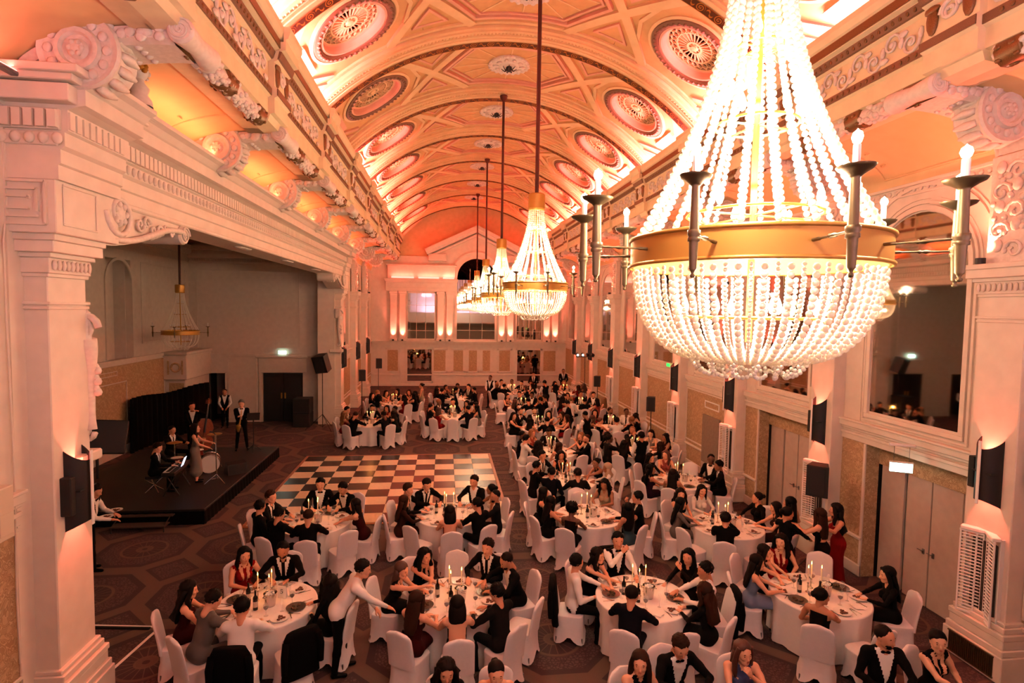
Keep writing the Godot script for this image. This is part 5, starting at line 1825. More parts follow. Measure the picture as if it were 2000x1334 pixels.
# ---------------------------------------------------------------- hair
var hair_mesh := {}
func shell(b: MB, c: Vector3, r: Vector3, amp: float, seed_: int, su := 22, sv := 14, ymin := -2.0):
	var f := FastNoiseLite.new()
	f.seed = seed_; f.frequency = 9.0
	var rows := []
	for i in sv + 1:
		var p := PI * i / sv
		var row := []
		for k in su:
			var a := TAU * k / su
			var d := Vector3(sin(p) * cos(a), cos(p), sin(p) * sin(a))
			var q := c + d * r * (1.0 + amp * f.get_noise_3d(d.x, d.y * 0.6, d.z))
			if ymin > -1.0:
				var lim := lerpf(0.078 + 0.010 * sin(a * 7.0), ymin - 0.055, smoothstep(-0.080, 0.060, q.z))
				if q.y < lim: q = Vector3(q.x * 0.86, lim, lerpf(q.z, c.z, 0.14))
			row.append(q)
		rows.append(row)
	b.grid(rows, true)
func curtain(b: MB, ys: Array, ws: Array, zs: Array, th: Array, wave: float, seed_: int):
	# a closed fall of hair: stacked flattened ovals
	var f := FastNoiseLite.new()
	f.seed = seed_; f.frequency = 6.0
	var rows := []
	for i in ys.size():
		var row := []
		for k in 20:
			var a := TAU * k / 20
			var q := Vector3(cos(a) * ws[i], ys[i], zs[i] + sin(a) * th[i])
			q += Vector3(cos(a), 0, sin(a)) * wave * f.get_noise_3d(q.x * 4, q.y * 1.5, q.z * 4)
			row.append(q)
		rows.append(row)
	var e0 := []
	var e1 := []
	for k in 20:
		e0.append(Vector3(0, ys[0] + 0.005, zs[0])); e1.append(Vector3(0, ys[-1] - 0.01, zs[-1]))
	rows.push_front(e0); rows.append(e1)
	b.grid(rows, true)
func make_hair():
	var sh := MB.new()
	shell(sh, Vector3(0, 0.046, 0.020), Vector3(0.093, 0.096, 0.106), 0.22, 3, 28, 20, -0.03)
	hair_mesh.short = sh.mesh()
	var crop := MB.new()
	shell(crop, Vector3(0, 0.044, 0.024), Vector3(0.090, 0.088, 0.095), 0.10, 6, 20, 14, -0.02)
	hair_mesh.cropped = crop.mesh()
	var be := MB.new()
	shell(be, Vector3(0, 0.044, 0.024), Vector3(0.090, 0.088, 0.095), 0.10, 6, 20, 14, -0.02)
	shell(be, Vector3(0, -0.068, -0.045), Vector3(0.057, 0.045, 0.052), 0.15, 9, 16, 10)
	hair_mesh.beard = be.mesh()
	var ln := MB.new()
	shell(ln, Vector3(0, 0.045, 0.022), Vector3(0.098, 0.094, 0.104), 0.08, 4, 24, 14, -0.05)
	curtain(ln, [0.03, -0.06, -0.14, -0.22, -0.32, -0.40], [0.092, 0.105, 0.112, 0.112, 0.10, 0.07], [0.05, 0.06, 0.075, 0.09, 0.10, 0.11], [0.06, 0.055, 0.045, 0.04, 0.035, 0.02], 0.02, 5)
	for s in [-1, 1]: ln.tube([Vector3(s * 0.07, 0.08, -0.03), Vector3(s * 0.092, 0.0, -0.015), Vector3(s * 0.10, -0.10, 0.0), Vector3(s * 0.10, -0.20, -0.01), Vector3(s * 0.09, -0.28, -0.02)], [0.03, 0.03, 0.032, 0.03, 0.012], 8)
	hair_mesh.long = ln.mesh()
	var wv := MB.new()
	shell(wv, Vector3(0, 0.047, 0.022), Vector3(0.102, 0.098, 0.108), 0.22, 14, 24, 14, -0.05)
	curtain(wv, [0.03, -0.06, -0.13, -0.20, -0.28, -0.36, -0.42], [0.10, 0.118, 0.125, 0.135, 0.125, 0.12, 0.07], [0.05, 0.06, 0.075, 0.085, 0.095, 0.10, 0.10], [0.065, 0.062, 0.055, 0.055, 0.05, 0.045, 0.02], 0.09, 15)
	for s in [-1, 1]: wv.tube([Vector3(s * 0.07, 0.08, -0.03), Vector3(s * 0.10, 0.0, -0.02), Vector3(s * 0.105, -0.09, 0.0), Vector3(s * 0.12, -0.16, -0.03), Vector3(s * 0.10, -0.25, -0.03)], [0.03, 0.035, 0.036, 0.035, 0.015], 8)
	hair_mesh.wavy = wv.mesh()
	var bn := MB.new()
	shell(bn, Vector3(0, 0.043, 0.022), Vector3(0.092, 0.090, 0.099), 0.05, 24, 22, 14, -0.04)
	shell(bn, Vector3(0, 0.05, 0.125), Vector3(0.045, 0.042, 0.04), 0.2, 25, 14, 10)
	hair_mesh.bun = bn.mesh()
	var bo := MB.new()
	shell(bo, Vector3(0, 0.045, 0.022), Vector3(0.100, 0.095, 0.106), 0.08, 34, 24, 14, -0.05)
	curtain(bo, [0.03, -0.05, -0.11, -0.17, -0.21], [0.098, 0.112, 0.116, 0.11, 0.08], [0.04, 0.045, 0.05, 0.055, 0.055], [0.07, 0.07, 0.065, 0.055, 0.03], 0.02, 35)
	hair_mesh.bob = bo.mesh()
	var cu := MB.new()
	shell(cu, Vector3(0, 0.06, 0.03), Vector3(0.115, 0.108, 0.115), 0.45, 44, 28, 18, -0.05)
	hair_mesh.curly = cu.mesh()
	var hj := MB.new()
	shell(hj, Vector3(0, 0.035, 0.022), Vector3(0.103, 0.103, 0.108), 0.05, 54, 22, 14, -0.07)
	curtain(hj, [0.0, -0.07, -0.13, -0.18, -0.22], [0.10, 0.095, 0.10, 0.14, 0.15], [0.03, 0.022, 0.02, 0.02, 0.03], [0.075, 0.07, 0.085, 0.11, 0.08], 0.02, 55)
	hair_mesh.scarf = hj.mesh()

# ---------------------------------------------------------------- dressing a person
var cm := {}
func cloth(c: Color, rough := 0.85) -> StandardMaterial3D:
	var k := "%s%.2f" % [c.to_html(), rough]
	if not cm.has(k):
		cm[k] = std(c, rough)
		if c.get_luminance() < 0.12: cm[k].metallic_specular = 0.2
	return cm[k]
var SKINS := [Color(0.80, 0.58, 0.46), Color(0.74, 0.52, 0.40), Color(0.66, 0.45, 0.33), Color(0.52, 0.34, 0.24), Color(0.36, 0.23, 0.16), Color(0.78, 0.60, 0.48)]
var HAIRS := {"black": Color(0.03, 0.024, 0.022), "dark": Color(0.065, 0.042, 0.032), "brown": Color(0.15, 0.085, 0.05), "auburn": Color(0.24, 0.11, 0.06), "fair": Color(0.46, 0.31, 0.17), "grey": Color(0.36, 0.33, 0.31), "sand": Color(0.62, 0.52, 0.42), "black scarf": Color(0.05, 0.045, 0.05)}
# outfits: what each region wears
func outfit(kind: String, main: Color, skin: Material) -> Dictionary:
	var c := cloth(main, 0.85)
	var wh := cloth(Color(0.84, 0.82, 0.80), 0.8)
	var bk := cloth(Color(0.022, 0.020, 0.022), 0.85)
	var d := {SKIN: skin, UPARM: c, FORE: c, TORSO: c, CHEST: c, BACK: c, VFRONT: c, TIE: c, THIGH: c, CALF: c, SHOE: cloth(Color(0.02, 0.02, 0.02), 0.35)}
	match kind:
		"suit": d[VFRONT] = wh; d[TIE] = bk
		"bowtie": d[VFRONT] = wh; d[TIE] = wh
		"opensuit": d[VFRONT] = wh; d[TIE] = wh
		"shirt":
			for k in [UPARM, FORE, TORSO, CHEST, BACK, VFRONT, TIE]: d[k] = wh
			for k in [THIGH, CALF, TIE]: d[k] = bk
		"waistcoat":
			for k in [UPARM, FORE]: d[k] = wh
			d[VFRONT] = wh; d[TIE] = wh
		"gown":
			for k in [UPARM, FORE, CHEST, VFRONT, TIE]: d[k] = skin
			d[VFRONT] = c; d[TIE] = c; d[CALF] = skin
		"strapless":
			for k in [UPARM, FORE, CHEST, TIE, CALF]: d[k] = skin
			d[TIE] = c
		"backless":
			for k in [UPARM, FORE, CHEST, BACK, CALF]: d[k] = skin
		"sleeved": d[CALF] = skin
		"vneck":
			for k in [UPARM, FORE, VFRONT, TIE, CALF]: d[k] = skin
			d[VFRONT] = skin; d[TIE] = c
	return d

func person(pose: String, kind: String, main: Color, skin_i: int, hair: String, hcol: String, at: Vector3, turn: float, label: String, sc := 1.0, group := "") -> Node3D:
	var t := thing("person", label, "person", at, turn, group)
	var skin := cloth(SKINS[skin_i], 0.55)
	var of := outfit(kind, main, skin)
	of[LIP] = cloth(SKINS[skin_i].lerp(Color(0.55, 0.12, 0.12), 0.45), 0.5)
	of[EYE] = cloth(Color(0.04, 0.03, 0.03), 0.3)
	of[BROW] = cloth(HAIRS[hcol].darkened(0.2) if hair != "scarf" else Color(0.05, 0.04, 0.03))
	var pm: Array = pose_mesh[pose]
	var b := MeshInstance3D.new()
	b.name = "body"
	b.mesh = pm[0]
	t.add_child(b)
	for i in pm[1].size(): b.set_surface_override_material(i, of[pm[1][i]])
	var hx: Transform3D = pose_head[pose]
	if hair != "bald":
		part(t, "headscarf" if hair == "scarf" else "hair", hair_mesh[hair], cloth(HAIRS[hcol], 0.6), Transform3D(hx.basis.scaled_local(Vector3.ONE * 1.09), hx.origin))
	if kind == "bowtie" or kind == "waistcoat":
		var bt := MB.new()
		for s in [-1, 1]: bt.ball(Vector3(s * 0.030, 0, 0), Vector3(0.030, 0.020, 0.014), 6, 5)
		bt.ball(Vector3(0, 0, -0.006), Vector3(0.010, 0.011, 0.012), 6, 5)
		part(t, "bow_tie", bt, cloth(Color(0.02, 0.018, 0.02)), pose_neck[pose])
	if sc != 1.0: t.scale = Vector3.ONE * sc
	return t

func make_poses():
	make_heads()
	make_hair()
	var F := Vector3.FORWARD
	make_pose("m_rest", {"sex": "m", "lean": 0.16, "le": Vector3(-1, -0.45, 0.3), "re": Vector3(1, -0.45, 0.3), "lh": Vector3(-0.15, 0.81, -0.40), "rh": Vector3(0.17, 0.81, -0.42), "hp": 0.12, "ld": Vector3(0.5, -0.1, -0.8), "rd": Vector3(-0.5, -0.1, -0.8)})
	make_pose("m_eat", {"sex": "m", "lean": 0.34, "lh": Vector3(-0.16, 0.83, -0.50), "rh": Vector3(0.15, 0.86, -0.48), "hp": 0.35, "le": Vector3(-1, -0.3, 0.2), "re": Vector3(1, -0.3, 0.2), "lk": "grip", "rk": "grip", "ld": Vector3(0.7, -0.2, -0.6), "rd": Vector3(-0.7, -0.2, -0.6)})
	make_pose("m_turn", {"sex": "m", "lean": 0.05, "twist": 0.25, "hy": 0.6, "le": Vector3(-1, -0.5, 0.3), "lh": Vector3(-0.20, 0.81, -0.38), "rh": Vector3(0.08, 0.72, -0.26), "hp": 0.05})
	make_pose("m_sip", {"sex": "m", "lean": 0.10, "hy": -0.25, "lh": Vector3(-0.14, 0.80, -0.47), "rh": Vector3(0.04, 1.10, -0.26), "re": Vector3(0.8, -0.8, -0.2), "rk": "grip", "rd": Vector3(-0.5, 0.7, -0.3), "rp": Vector3(-0.4, -0.2, 0.9)})
	make_pose("f_rest", {"sex": "f", "lean": 0.14, "le": Vector3(-1, -0.5, 0.4), "re": Vector3(1, -0.5, 0.4), "lh": Vector3(-0.09, 0.81, -0.36), "rh": Vector3(0.12, 0.81, -0.38), "hp": 0.10, "ld": Vector3(0.5, -0.1, -0.8), "rd": Vector3(-0.5, -0.1, -0.8)})
	make_pose("f_fold", {"sex": "f", "lean": 0.34, "lh": Vector3(0.10, 0.805, -0.50), "rh": Vector3(-0.08, 0.80, -0.52), "le": Vector3(-1, -0.3, -0.3), "re": Vector3(1, -0.3, -0.3), "hp": -0.05, "hy": 0.15})
	make_pose("f_turn", {"sex": "f", "lean": 0.08, "twist": -0.3, "hy": -0.55, "le": Vector3(-1, -0.5, 0.4), "re": Vector3(1, -0.5, 0.4), "lh": Vector3(-0.06, 0.74, -0.28), "rh": Vector3(0.18, 0.81, -0.36)})
	make_pose("f_sip", {"sex": "f", "lean": 0.12, "hy": 0.3, "lh": Vector3(-0.05, 1.05, -0.27), "rh": Vector3(0.14, 0.80, -0.44), "le": Vector3(-0.8, -0.8, -0.2), "lk": "grip", "ld": Vector3(0.5, 0.7, -0.3), "lp": Vector3(0.4, -0.2, 0.9)})
	make_pose("f_reach", {"sex": "f", "lean": 0.36, "side": -0.1, "hy": -0.15, "lh": Vector3(-0.10, 0.81, -0.48), "rh": Vector3(0.10, 1.0, -0.78), "hp": 0.1, "rk": "grip"})
	make_pose("m_bend", {"sex": "m", "seat": false, "lean": 0.62, "pz": 0.12, "lh": Vector3(-0.10, 0.86, -0.42), "rh": Vector3(0.16, 0.90, -0.66), "hp": 0.0, "hy": -0.15, "feet": [Vector3(-0.12, 0, 0.02), Vector3(0.10, 0, 0.16)]})
	make_pose("m_serve", {"sex": "m", "seat": false, "lean": 0.22, "lh": Vector3(-0.14, 1.08, -0.36), "rh": Vector3(0.16, 1.06, -0.40), "hp": 0.35, "feet": [Vector3(-0.11, 0, 0.05), Vector3(0.10, 0, -0.08)]})
	make_pose("m_stand", {"sex": "m", "seat": false, "lean": 0.02, "lh": Vector3(-0.14, 0.95, -0.16), "rh": Vector3(0.12, 0.96, -0.18)})
	make_pose("f_stand", {"sex": "f", "seat": false, "lean": 0.04, "lh": Vector3(-0.26, 0.86, -0.08), "rh": Vector3(0.22, 1.10, -0.20), "hy": 0.3})
	make_pose("f_hug", {"sex": "f", "seat": false, "lean": 0.10, "lh": Vector3(-0.16, 1.28, -0.34), "rh": Vector3(0.26, 1.12, -0.34), "le": Vector3(-1, -0.4, 0), "re": Vector3(1, -0.4, 0), "hy": -0.3})
	make_pose("m_sax", {"sex": "m", "seat": false, "lean": 0.02, "lh": Vector3(-0.02, 1.22, -0.26), "rh": Vector3(0.10, 0.98, -0.30), "hp": 0.2, "hy": -0.2, "lk": "grip", "rk": "grip", "feet": [Vector3(-0.17, 0, 0.02), Vector3(0.17, 0, -0.06)]})
	make_pose("m_bass", {"sex": "m", "seat": false, "lean": 0.06, "lh": Vector3(-0.18, 1.46, -0.30), "rh": Vector3(0.10, 1.02, -0.36), "le": Vector3(-1, -0.5, 0), "lk": "grip", "rk": "grip", "hy": 0.3})
	make_pose("m_keys", {"sex": "m", "lean": 0.16, "lh": Vector3(-0.22, 0.76, -0.42), "rh": Vector3(0.18, 0.76, -0.44), "hp": 0.25})
	make_pose("m_drum", {"sex": "m", "lean": 0.10, "lh": Vector3(-0.18, 0.84, -0.40), "rh": Vector3(0.22, 0.90, -0.42), "hp": 0.2, "spread": 0.12, "lk": "grip", "rk": "grip"})
	make_pose("f_sing", {"sex": "f", "seat": false, "lean": 0.0, "lh": Vector3(-0.16, 1.12, -0.34), "rh": Vector3(0.18, 1.05, -0.28), "hp": -0.05, "hem": 0.35})

# ---------------------------------------------------------------- chairs, tables and what stands on them
var proto := {}
func rrect(hx: float, hz: float, y: Callable, sc: float, z0 := 0.0, n := 32) -> Array:
	var row := []
	for k in n:
		var a := TAU * (k + 0.5) / n
		var c := cos(a)
		var s := sin(a)
		var p := pow(pow(absf(c), 5.0) + pow(absf(s), 5.0), -0.2)
		row.append(Vector3(c * p * hx * sc, y.call(a), z0 + s * p * hz * sc))
	return row
func make_furniture():
	var linen := noisy(Color(0.83, 0.80, 0.80), 0.03, 0.8, 61, 3.0)
	M.linen = linen
	M.table_linen = noisy(Color(0.86, 0.83, 0.81), 0.025, 0.75, 62, 2.0)
	# chair
	var c := Node3D.new()
	c.name = "banquet_chair"
	var sk := MB.new()
	var rows := []
	for j in 8:
		var t := j / 7.0
		var yf := func(a: float) -> float:
			var corner := absf(sin(2.0 * a))
			return lerpf(0.025 + 0.15 * pow(1.0 - corner, 1.2), 0.455, t)
		rows.append(rrect(0.225, 0.225, yf, lerpf(1.13, 1.0, pow(t, 0.6)) - 0.05 * sin(PI * t), 0.01))
	rows.append(rrect(0.215, 0.215, func(_a): return 0.472, 1.0, 0.01))
	rows.append(rrect(0.12, 0.12, func(_a): return 0.480, 1.0, 0.01))
	rows.append(rrect(0.001, 0.001, func(_a): return 0.482, 1.0, 0.01))
	sk.grid(rows, true)
	part(c, "seat_cover", sk, linen)
	var bk := MB.new()
	rows = []
	for j in 16:
		var t := j / 15.0
		var y := lerpf(0.40, 0.955, pow(t, 0.8))
		var w := 0.222 - 0.012 * t
		if y > 0.84: w *= sqrt(maxf(0.02, 1.0 - pow((y - 0.84) / 0.117, 2.2)))
		var z := 0.205 + 0.10 * pow((y - 0.40) / 0.55, 1.3)
		var row := []
		for k in 24:
			var a := TAU * k / 24
			var cc := cos(a)
			var ss := sin(a)
			row.append(Vector3(signf(cc) * pow(absf(cc), 0.55) * w, y, z + ss * (0.032 if y < 0.93 else 0.02) + 0.02 * (1.0 - cc * cc) * 0.5))
		rows.append(row)
	var top := []
	for k in 24: top.append(Vector3(0, 0.962, 0.31))
	rows.append(top)
	bk.grid(rows, true)
	part(c, "back_cover", bk, linen)
	var lg := MB.new()
	lg.turned([Vector2(0.0, 0.0), Vector2(0.014, 0.0), Vector2(0.012, 0.12), Vector2(0.0, 0.12)], 8)
	var lm := lg.mesh(M.steel)
	for q in [[-1, -1], [1, -1], [-1, 1], [1, 1]]: part(c, "leg", lm, null, Transform3D(Basis(), Vector3(q[0] * 0.205, 0, 0.01 + q[1] * 0.205)))
	proto.chair = c
	# cloth
	var cl := MB.new()
	rows = []
	for q in [[0.001, 0.764, 0.0], [0.35, 0.764, 0.0], [0.65, 0.764, 0.0], [0.765, 0.764, 0.0], [0.782, 0.760, 0.0], [0.79, 0.745, 0.02], [0.793, 0.68, 0.25], [0.797, 0.55, 0.55], [0.803, 0.35, 0.8], [0.81, 0.15, 0.95], [0.815, 0.03, 1.0]]:
		var row := []
		for k in 72:
			var a := TAU * k / 72
			var am: float = q[2] * (0.030 * sin(a * 11.0 + 0.7) + 0.018 * sin(a * 7.0 + 2.0) + 0.014 * sin(a * 19.0))
			var r: float = q[0] + am - 0.045 * q[2]
			row.append(Vector3(cos(a) * r, q[1], sin(a) * r))
		rows.append(row)
	cl.grid(rows, true)
	proto.cloth = cl.mesh(M.table_linen)
	var tt := MB.new()
	tt.turned([Vector2(0.0, 0.758), Vector2(0.765, 0.758), Vector2(0.77, 0.748), Vector2(0.765, 0.735), Vector2(0.0, 0.735)], 32)
	proto.top = tt.mesh(std(Color(0.45, 0.33, 0.2), 0.6))
	var tl := MB.new()
	tl.turned([Vector2(0.0, 0.0), Vector2(0.02, 0.0), Vector2(0.016, 0.735), Vector2(0.0, 0.735)], 8)
	proto.tleg = tl.mesh(M.steel)
	# tableware
	var chinaware := std(Color(0.84, 0.82, 0.80), 0.25)
	var pl := Node3D.new(); pl.name = "dinner_plate"
	var pb := MB.new()
	pb.lathe([Vector2(0.001, 0.004), Vector2(0.08, 0.004), Vector2(0.09, 0.010), Vector2(0.135, 0.020), Vector2(0.136, 0.022), Vector2(0.09, 0.014), Vector2(0.08, 0.008), Vector2(0.001, 0.008)], 24)
	part(pl, "china", pb, chinaware)
	var fd := MB.new()
	var rng := RandomNumberGenerator.new()
	rng.seed = 12
	for k in 9: fd.ball(Vector3(rng.randf_range(-0.05, 0.05), 0.016, rng.randf_range(-0.05, 0.05)), Vector3(rng.randf_range(0.015, 0.035), 0.014, rng.randf_range(0.015, 0.03)), 7, 5)
	var fdm := fd.mesh(std(Color(0.34, 0.17, 0.08), 0.6))
	part(pl, "food", fdm)
	proto.plate = pl
	var sp := Node3D.new(); sp.name = "silver_charger"
	var sb := MB.new()
	sb.lathe([Vector2(0.001, 0.006), Vector2(0.10, 0.006), Vector2(0.15, 0.018), Vector2(0.152, 0.022), Vector2(0.10, 0.012), Vector2(0.001, 0.010)], 24)
	part(sp, "dish", sb, std(Color(0.42, 0.40, 0.38), 0.3, 0.8))
	var gr := MB.new()
	for k in 16: gr.ball(Vector3(rng.randf_range(-0.07, 0.07), 0.022, rng.randf_range(-0.07, 0.07)), Vector3(rng.randf_range(0.012, 0.03), 0.016, rng.randf_range(0.012, 0.03)), 6, 4)
	part(sp, "salad", gr, std(Color(0.28, 0.20, 0.10), 0.7))
	proto.charger = sp
	var glass := std(Color(0.95, 0.95, 0.95, 0.14), 0.04)
	glass.transparency = BaseMaterial3D.TRANSPARENCY_ALPHA
	M.glass = glass
	var wine := std(Color(0.20, 0.015, 0.025), 0.12)
	var wg := Node3D.new(); wg.name = "wine_glass"
	var wb := MB.new()
	wb.lathe([Vector2(0.001, 0.002), Vector2(0.034, 0.003), Vector2(0.034, 0.005), Vector2(0.006, 0.012), Vector2(0.0045, 0.085), Vector2(0.012, 0.095), Vector2(0.034, 0.12), Vector2(0.041, 0.15), Vector2(0.038, 0.18), Vector2(0.033, 0.205)], 16)
	part(wg, "bowl_and_stem", wb, glass)
	var wl := MB.new()
	wl.lathe([Vector2(0.001, 0.098), Vector2(0.011, 0.098), Vector2(0.032, 0.121), Vector2(0.038, 0.142), Vector2(0.001, 0.142)], 14)
	part(wg, "red_wine", wl, wine)
	proto.wine = wg
	var fg := Node3D.new(); fg.name = "champagne_flute"
	var fb := MB.new()
	fb.lathe([Vector2(0.001, 0.002), Vector2(0.03, 0.003), Vector2(0.005, 0.01), Vector2(0.0045, 0.09), Vector2(0.014, 0.11), Vector2(0.023, 0.16), Vector2(0.022, 0.225)], 14)
	part(fg, "bowl_and_stem", fb, glass)
	proto.flute = fg
	var bo := Node3D.new(); bo.name = "wine_bottle"
	var bb := MB.new()
	bb.lathe([Vector2(0.001, 0.0), Vector2(0.037, 0.002), Vector2(0.038, 0.18), Vector2(0.034, 0.205), Vector2(0.015, 0.235), Vector2(0.0145, 0.295), Vector2(0.016, 0.297), Vector2(0.016, 0.31), Vector2(0.001, 0.312)], 16)
	part(bo, "bottle", bb, std(Color(0.02, 0.025, 0.02), 0.12))
	var lb := MB.new()
	lb.lathe([Vector2(0.0386, 0.05), Vector2(0.0386, 0.14)], 16)
	part(bo, "paper_label", lb, std(Color(0.72, 0.66, 0.60), 0.7))
	proto.bottle = bo
	var ib := Node3D.new(); ib.name = "ice_bucket"
	var ibb := MB.new()
	ibb.lathe([Vector2(0.001, 0.0), Vector2(0.075, 0.0), Vector2(0.08, 0.01), Vector2(0.10, 0.20), Vector2(0.107, 0.205), Vector2(0.107, 0.212), Vector2(0.097, 0.21), Vector2(0.078, 0.02), Vector2(0.001, 0.02)], 20)
	for s in [-1, 1]: ibb.tube([Vector3(s * 0.098, 0.18, -0.03), Vector3(s * 0.125, 0.175, -0.02), Vector3(s * 0.125, 0.175, 0.02), Vector3(s * 0.098, 0.18, 0.03)], 0.006, 6)
	part(ib, "bucket", ibb, M.chrome)
	var ic := MB.new()
	for k in 14: ic.box(Vector3(0.065 * cos(k * 2.4) * sqrt(k / 14.0), 0.19 + 0.008 * (k % 3), 0.065 * sin(k * 2.4) * sqrt(k / 14.0)), Vector3.ONE * 0.03, Basis(Vector3(1, k, 2).normalized(), k * 1.3), 0.004)
	part(ib, "ice", ic, std(Color(0.75, 0.76, 0.76), 0.15))
	proto.bucket = ib
	var cs := Node3D.new(); cs.name = "candlestick"
	var cb := MB.new()
	cb.lathe([Vector2(0.001, 0.0), Vector2(0.04, 0.0), Vector2(0.04, 0.008), Vector2(0.012, 0.02), Vector2(0.007, 0.06), Vector2(0.011, 0.10), Vector2(0.007, 0.14), Vector2(0.016, 0.155), Vector2(0.015, 0.175), Vector2(0.001, 0.175)], 12)
	part(cs, "holder", cb, std(Color(0.70, 0.66, 0.6), 0.2, 0.6))
	var cw := MB.new()
	cw.lathe([Vector2(0.011, 0.17), Vector2(0.009, 0.42), Vector2(0.001, 0.423)], 10)
	part(cs, "taper_candle", cw, std(Color(0.88, 0.84, 0.74), 0.6))
	var cf := MB.new()
	cf.lathe([Vector2(0.001, 0.420), Vector2(0.007, 0.430), Vector2(0.008, 0.442), Vector2(0.004, 0.465), Vector2(0.001, 0.48)], 8)
	part(cs, "flame", cf, M.flame)
	proto.candle = cs
	var kn := MB.new()
	kn.box(Vector3(0, 0.006, 0.05), Vector3(0.012, 0.006, 0.09), Basis(), 0.002)
	kn.box(Vector3(0.002, 0.006, -0.05), Vector3(0.018, 0.003, 0.11), Basis(), 0.001)
	proto.knife = kn.mesh(M.chrome)
	var fk := MB.new()
	fk.box(Vector3(0, 0.006, 0.04), Vector3(0.009, 0.004, 0.12), Basis(), 0.001)
	fk.box(Vector3(0, 0.006, -0.04), Vector3(0.024, 0.003, 0.04))
	for k in 4: fk.box(Vector3(-0.0105 + 0.007 * k, 0.006, -0.075), Vector3(0.003, 0.003, 0.04))
	proto.fork = fk.mesh(M.chrome)
	var nk := MB.new()
	var nr := []
	for i in 7:
		var row := []
		for k in 7: row.append(Vector3(-0.09 + 0.03 * i, 0.008 + 0.012 * absf(sin(i * 1.7 + k * 0.9)), -0.07 + 0.023 * k + 0.01 * sin(i * 2.0)))
		nr.append(row)
	nk.grid(nr)
	proto.napkin = nk.mesh(M.table_linen)
	var ph := MB.new()
	ph.box(Vector3(0, 0.006, 0), Vector3(0.075, 0.009, 0.15), Basis(), 0.003)
	proto.phone = ph.mesh(M.black_gloss)

func place(key: String, label: String, category: String, at: Vector3, turn := 0.0, group := "") -> Node3D:
	var p = proto[key]
	if p is Mesh:
		return solo({"knife": "dinner_knife", "fork": "dinner_fork", "napkin": "crumpled_napkin", "phone": "mobile_phone"}[key], p, null, label, category, at, turn, group)
	var o: Node3D = p.duplicate()
	o.name = numbered(p.name)
	add_child(o)
	o.position = at
	o.rotation.y = turn
	tag(o, label, category, group)
	return o

const SEAT := ["nearest seat", "near right seat", "right front seat", "right rear seat", "far right seat", "farthest seat", "far left seat", "left rear seat", "left front seat", "near left seat"]
var COLS := {"black": Color(0.022, 0.020, 0.024), "charcoal": Color(0.06, 0.058, 0.06), "navy": Color(0.028, 0.032, 0.06), "grey": Color(0.30, 0.275, 0.26), "red": Color(0.42, 0.03, 0.035), "burgundy": Color(0.16, 0.022, 0.035), "green": Color(0.03, 0.075, 0.065), "blue": Color(0.16, 0.20, 0.36), "pale blue": Color(0.36, 0.42, 0.52), "white": Color(0.78, 0.75, 0.72), "beige": Color(0.55, 0.47, 0.38), "brown": Color(0.14, 0.07, 0.05), "rose": Color(0.50, 0.20, 0.16), "teal": Color(0.05, 0.20, 0.24), "plum": Color(0.12, 0.04, 0.10), "silver": Color(0.40, 0.37, 0.34)}
func wears(kind: String, col: String) -> String:
	match kind:
		"suit": return "%s suit and tie" % col
		"bowtie": return "%s dinner jacket" % col
		"opensuit": return "%s jacket, open collar" % col
		"shirt": return "white shirt"
		"waistcoat": return "%s waistcoat, white sleeves" % col
		"gown": return "sleeveless %s dress" % col
		"strapless": return "strapless %s dress" % col
		"backless": return "backless %s dress" % col
		"sleeved": return "long-sleeved %s outfit" % col
		"vneck": return "low-necked %s dress" % col
	return col
func hairs(h: String, c: String) -> String:
	if h == "scarf": return "headscarf"
	if h == "bald": return "shaven head"
	return ("%s beard" % c) if h == "beard" else ("%s %s hair" % [h, c] if h != "bun" else "%s bun" % c)

func who(w: String, h: String, place_: String) -> String:
	var l := "person in %s, %s, %s" % [w, h, place_]
	return l if l.split(" ").size() <= 16 else "person in %s, %s" % [w, place_]
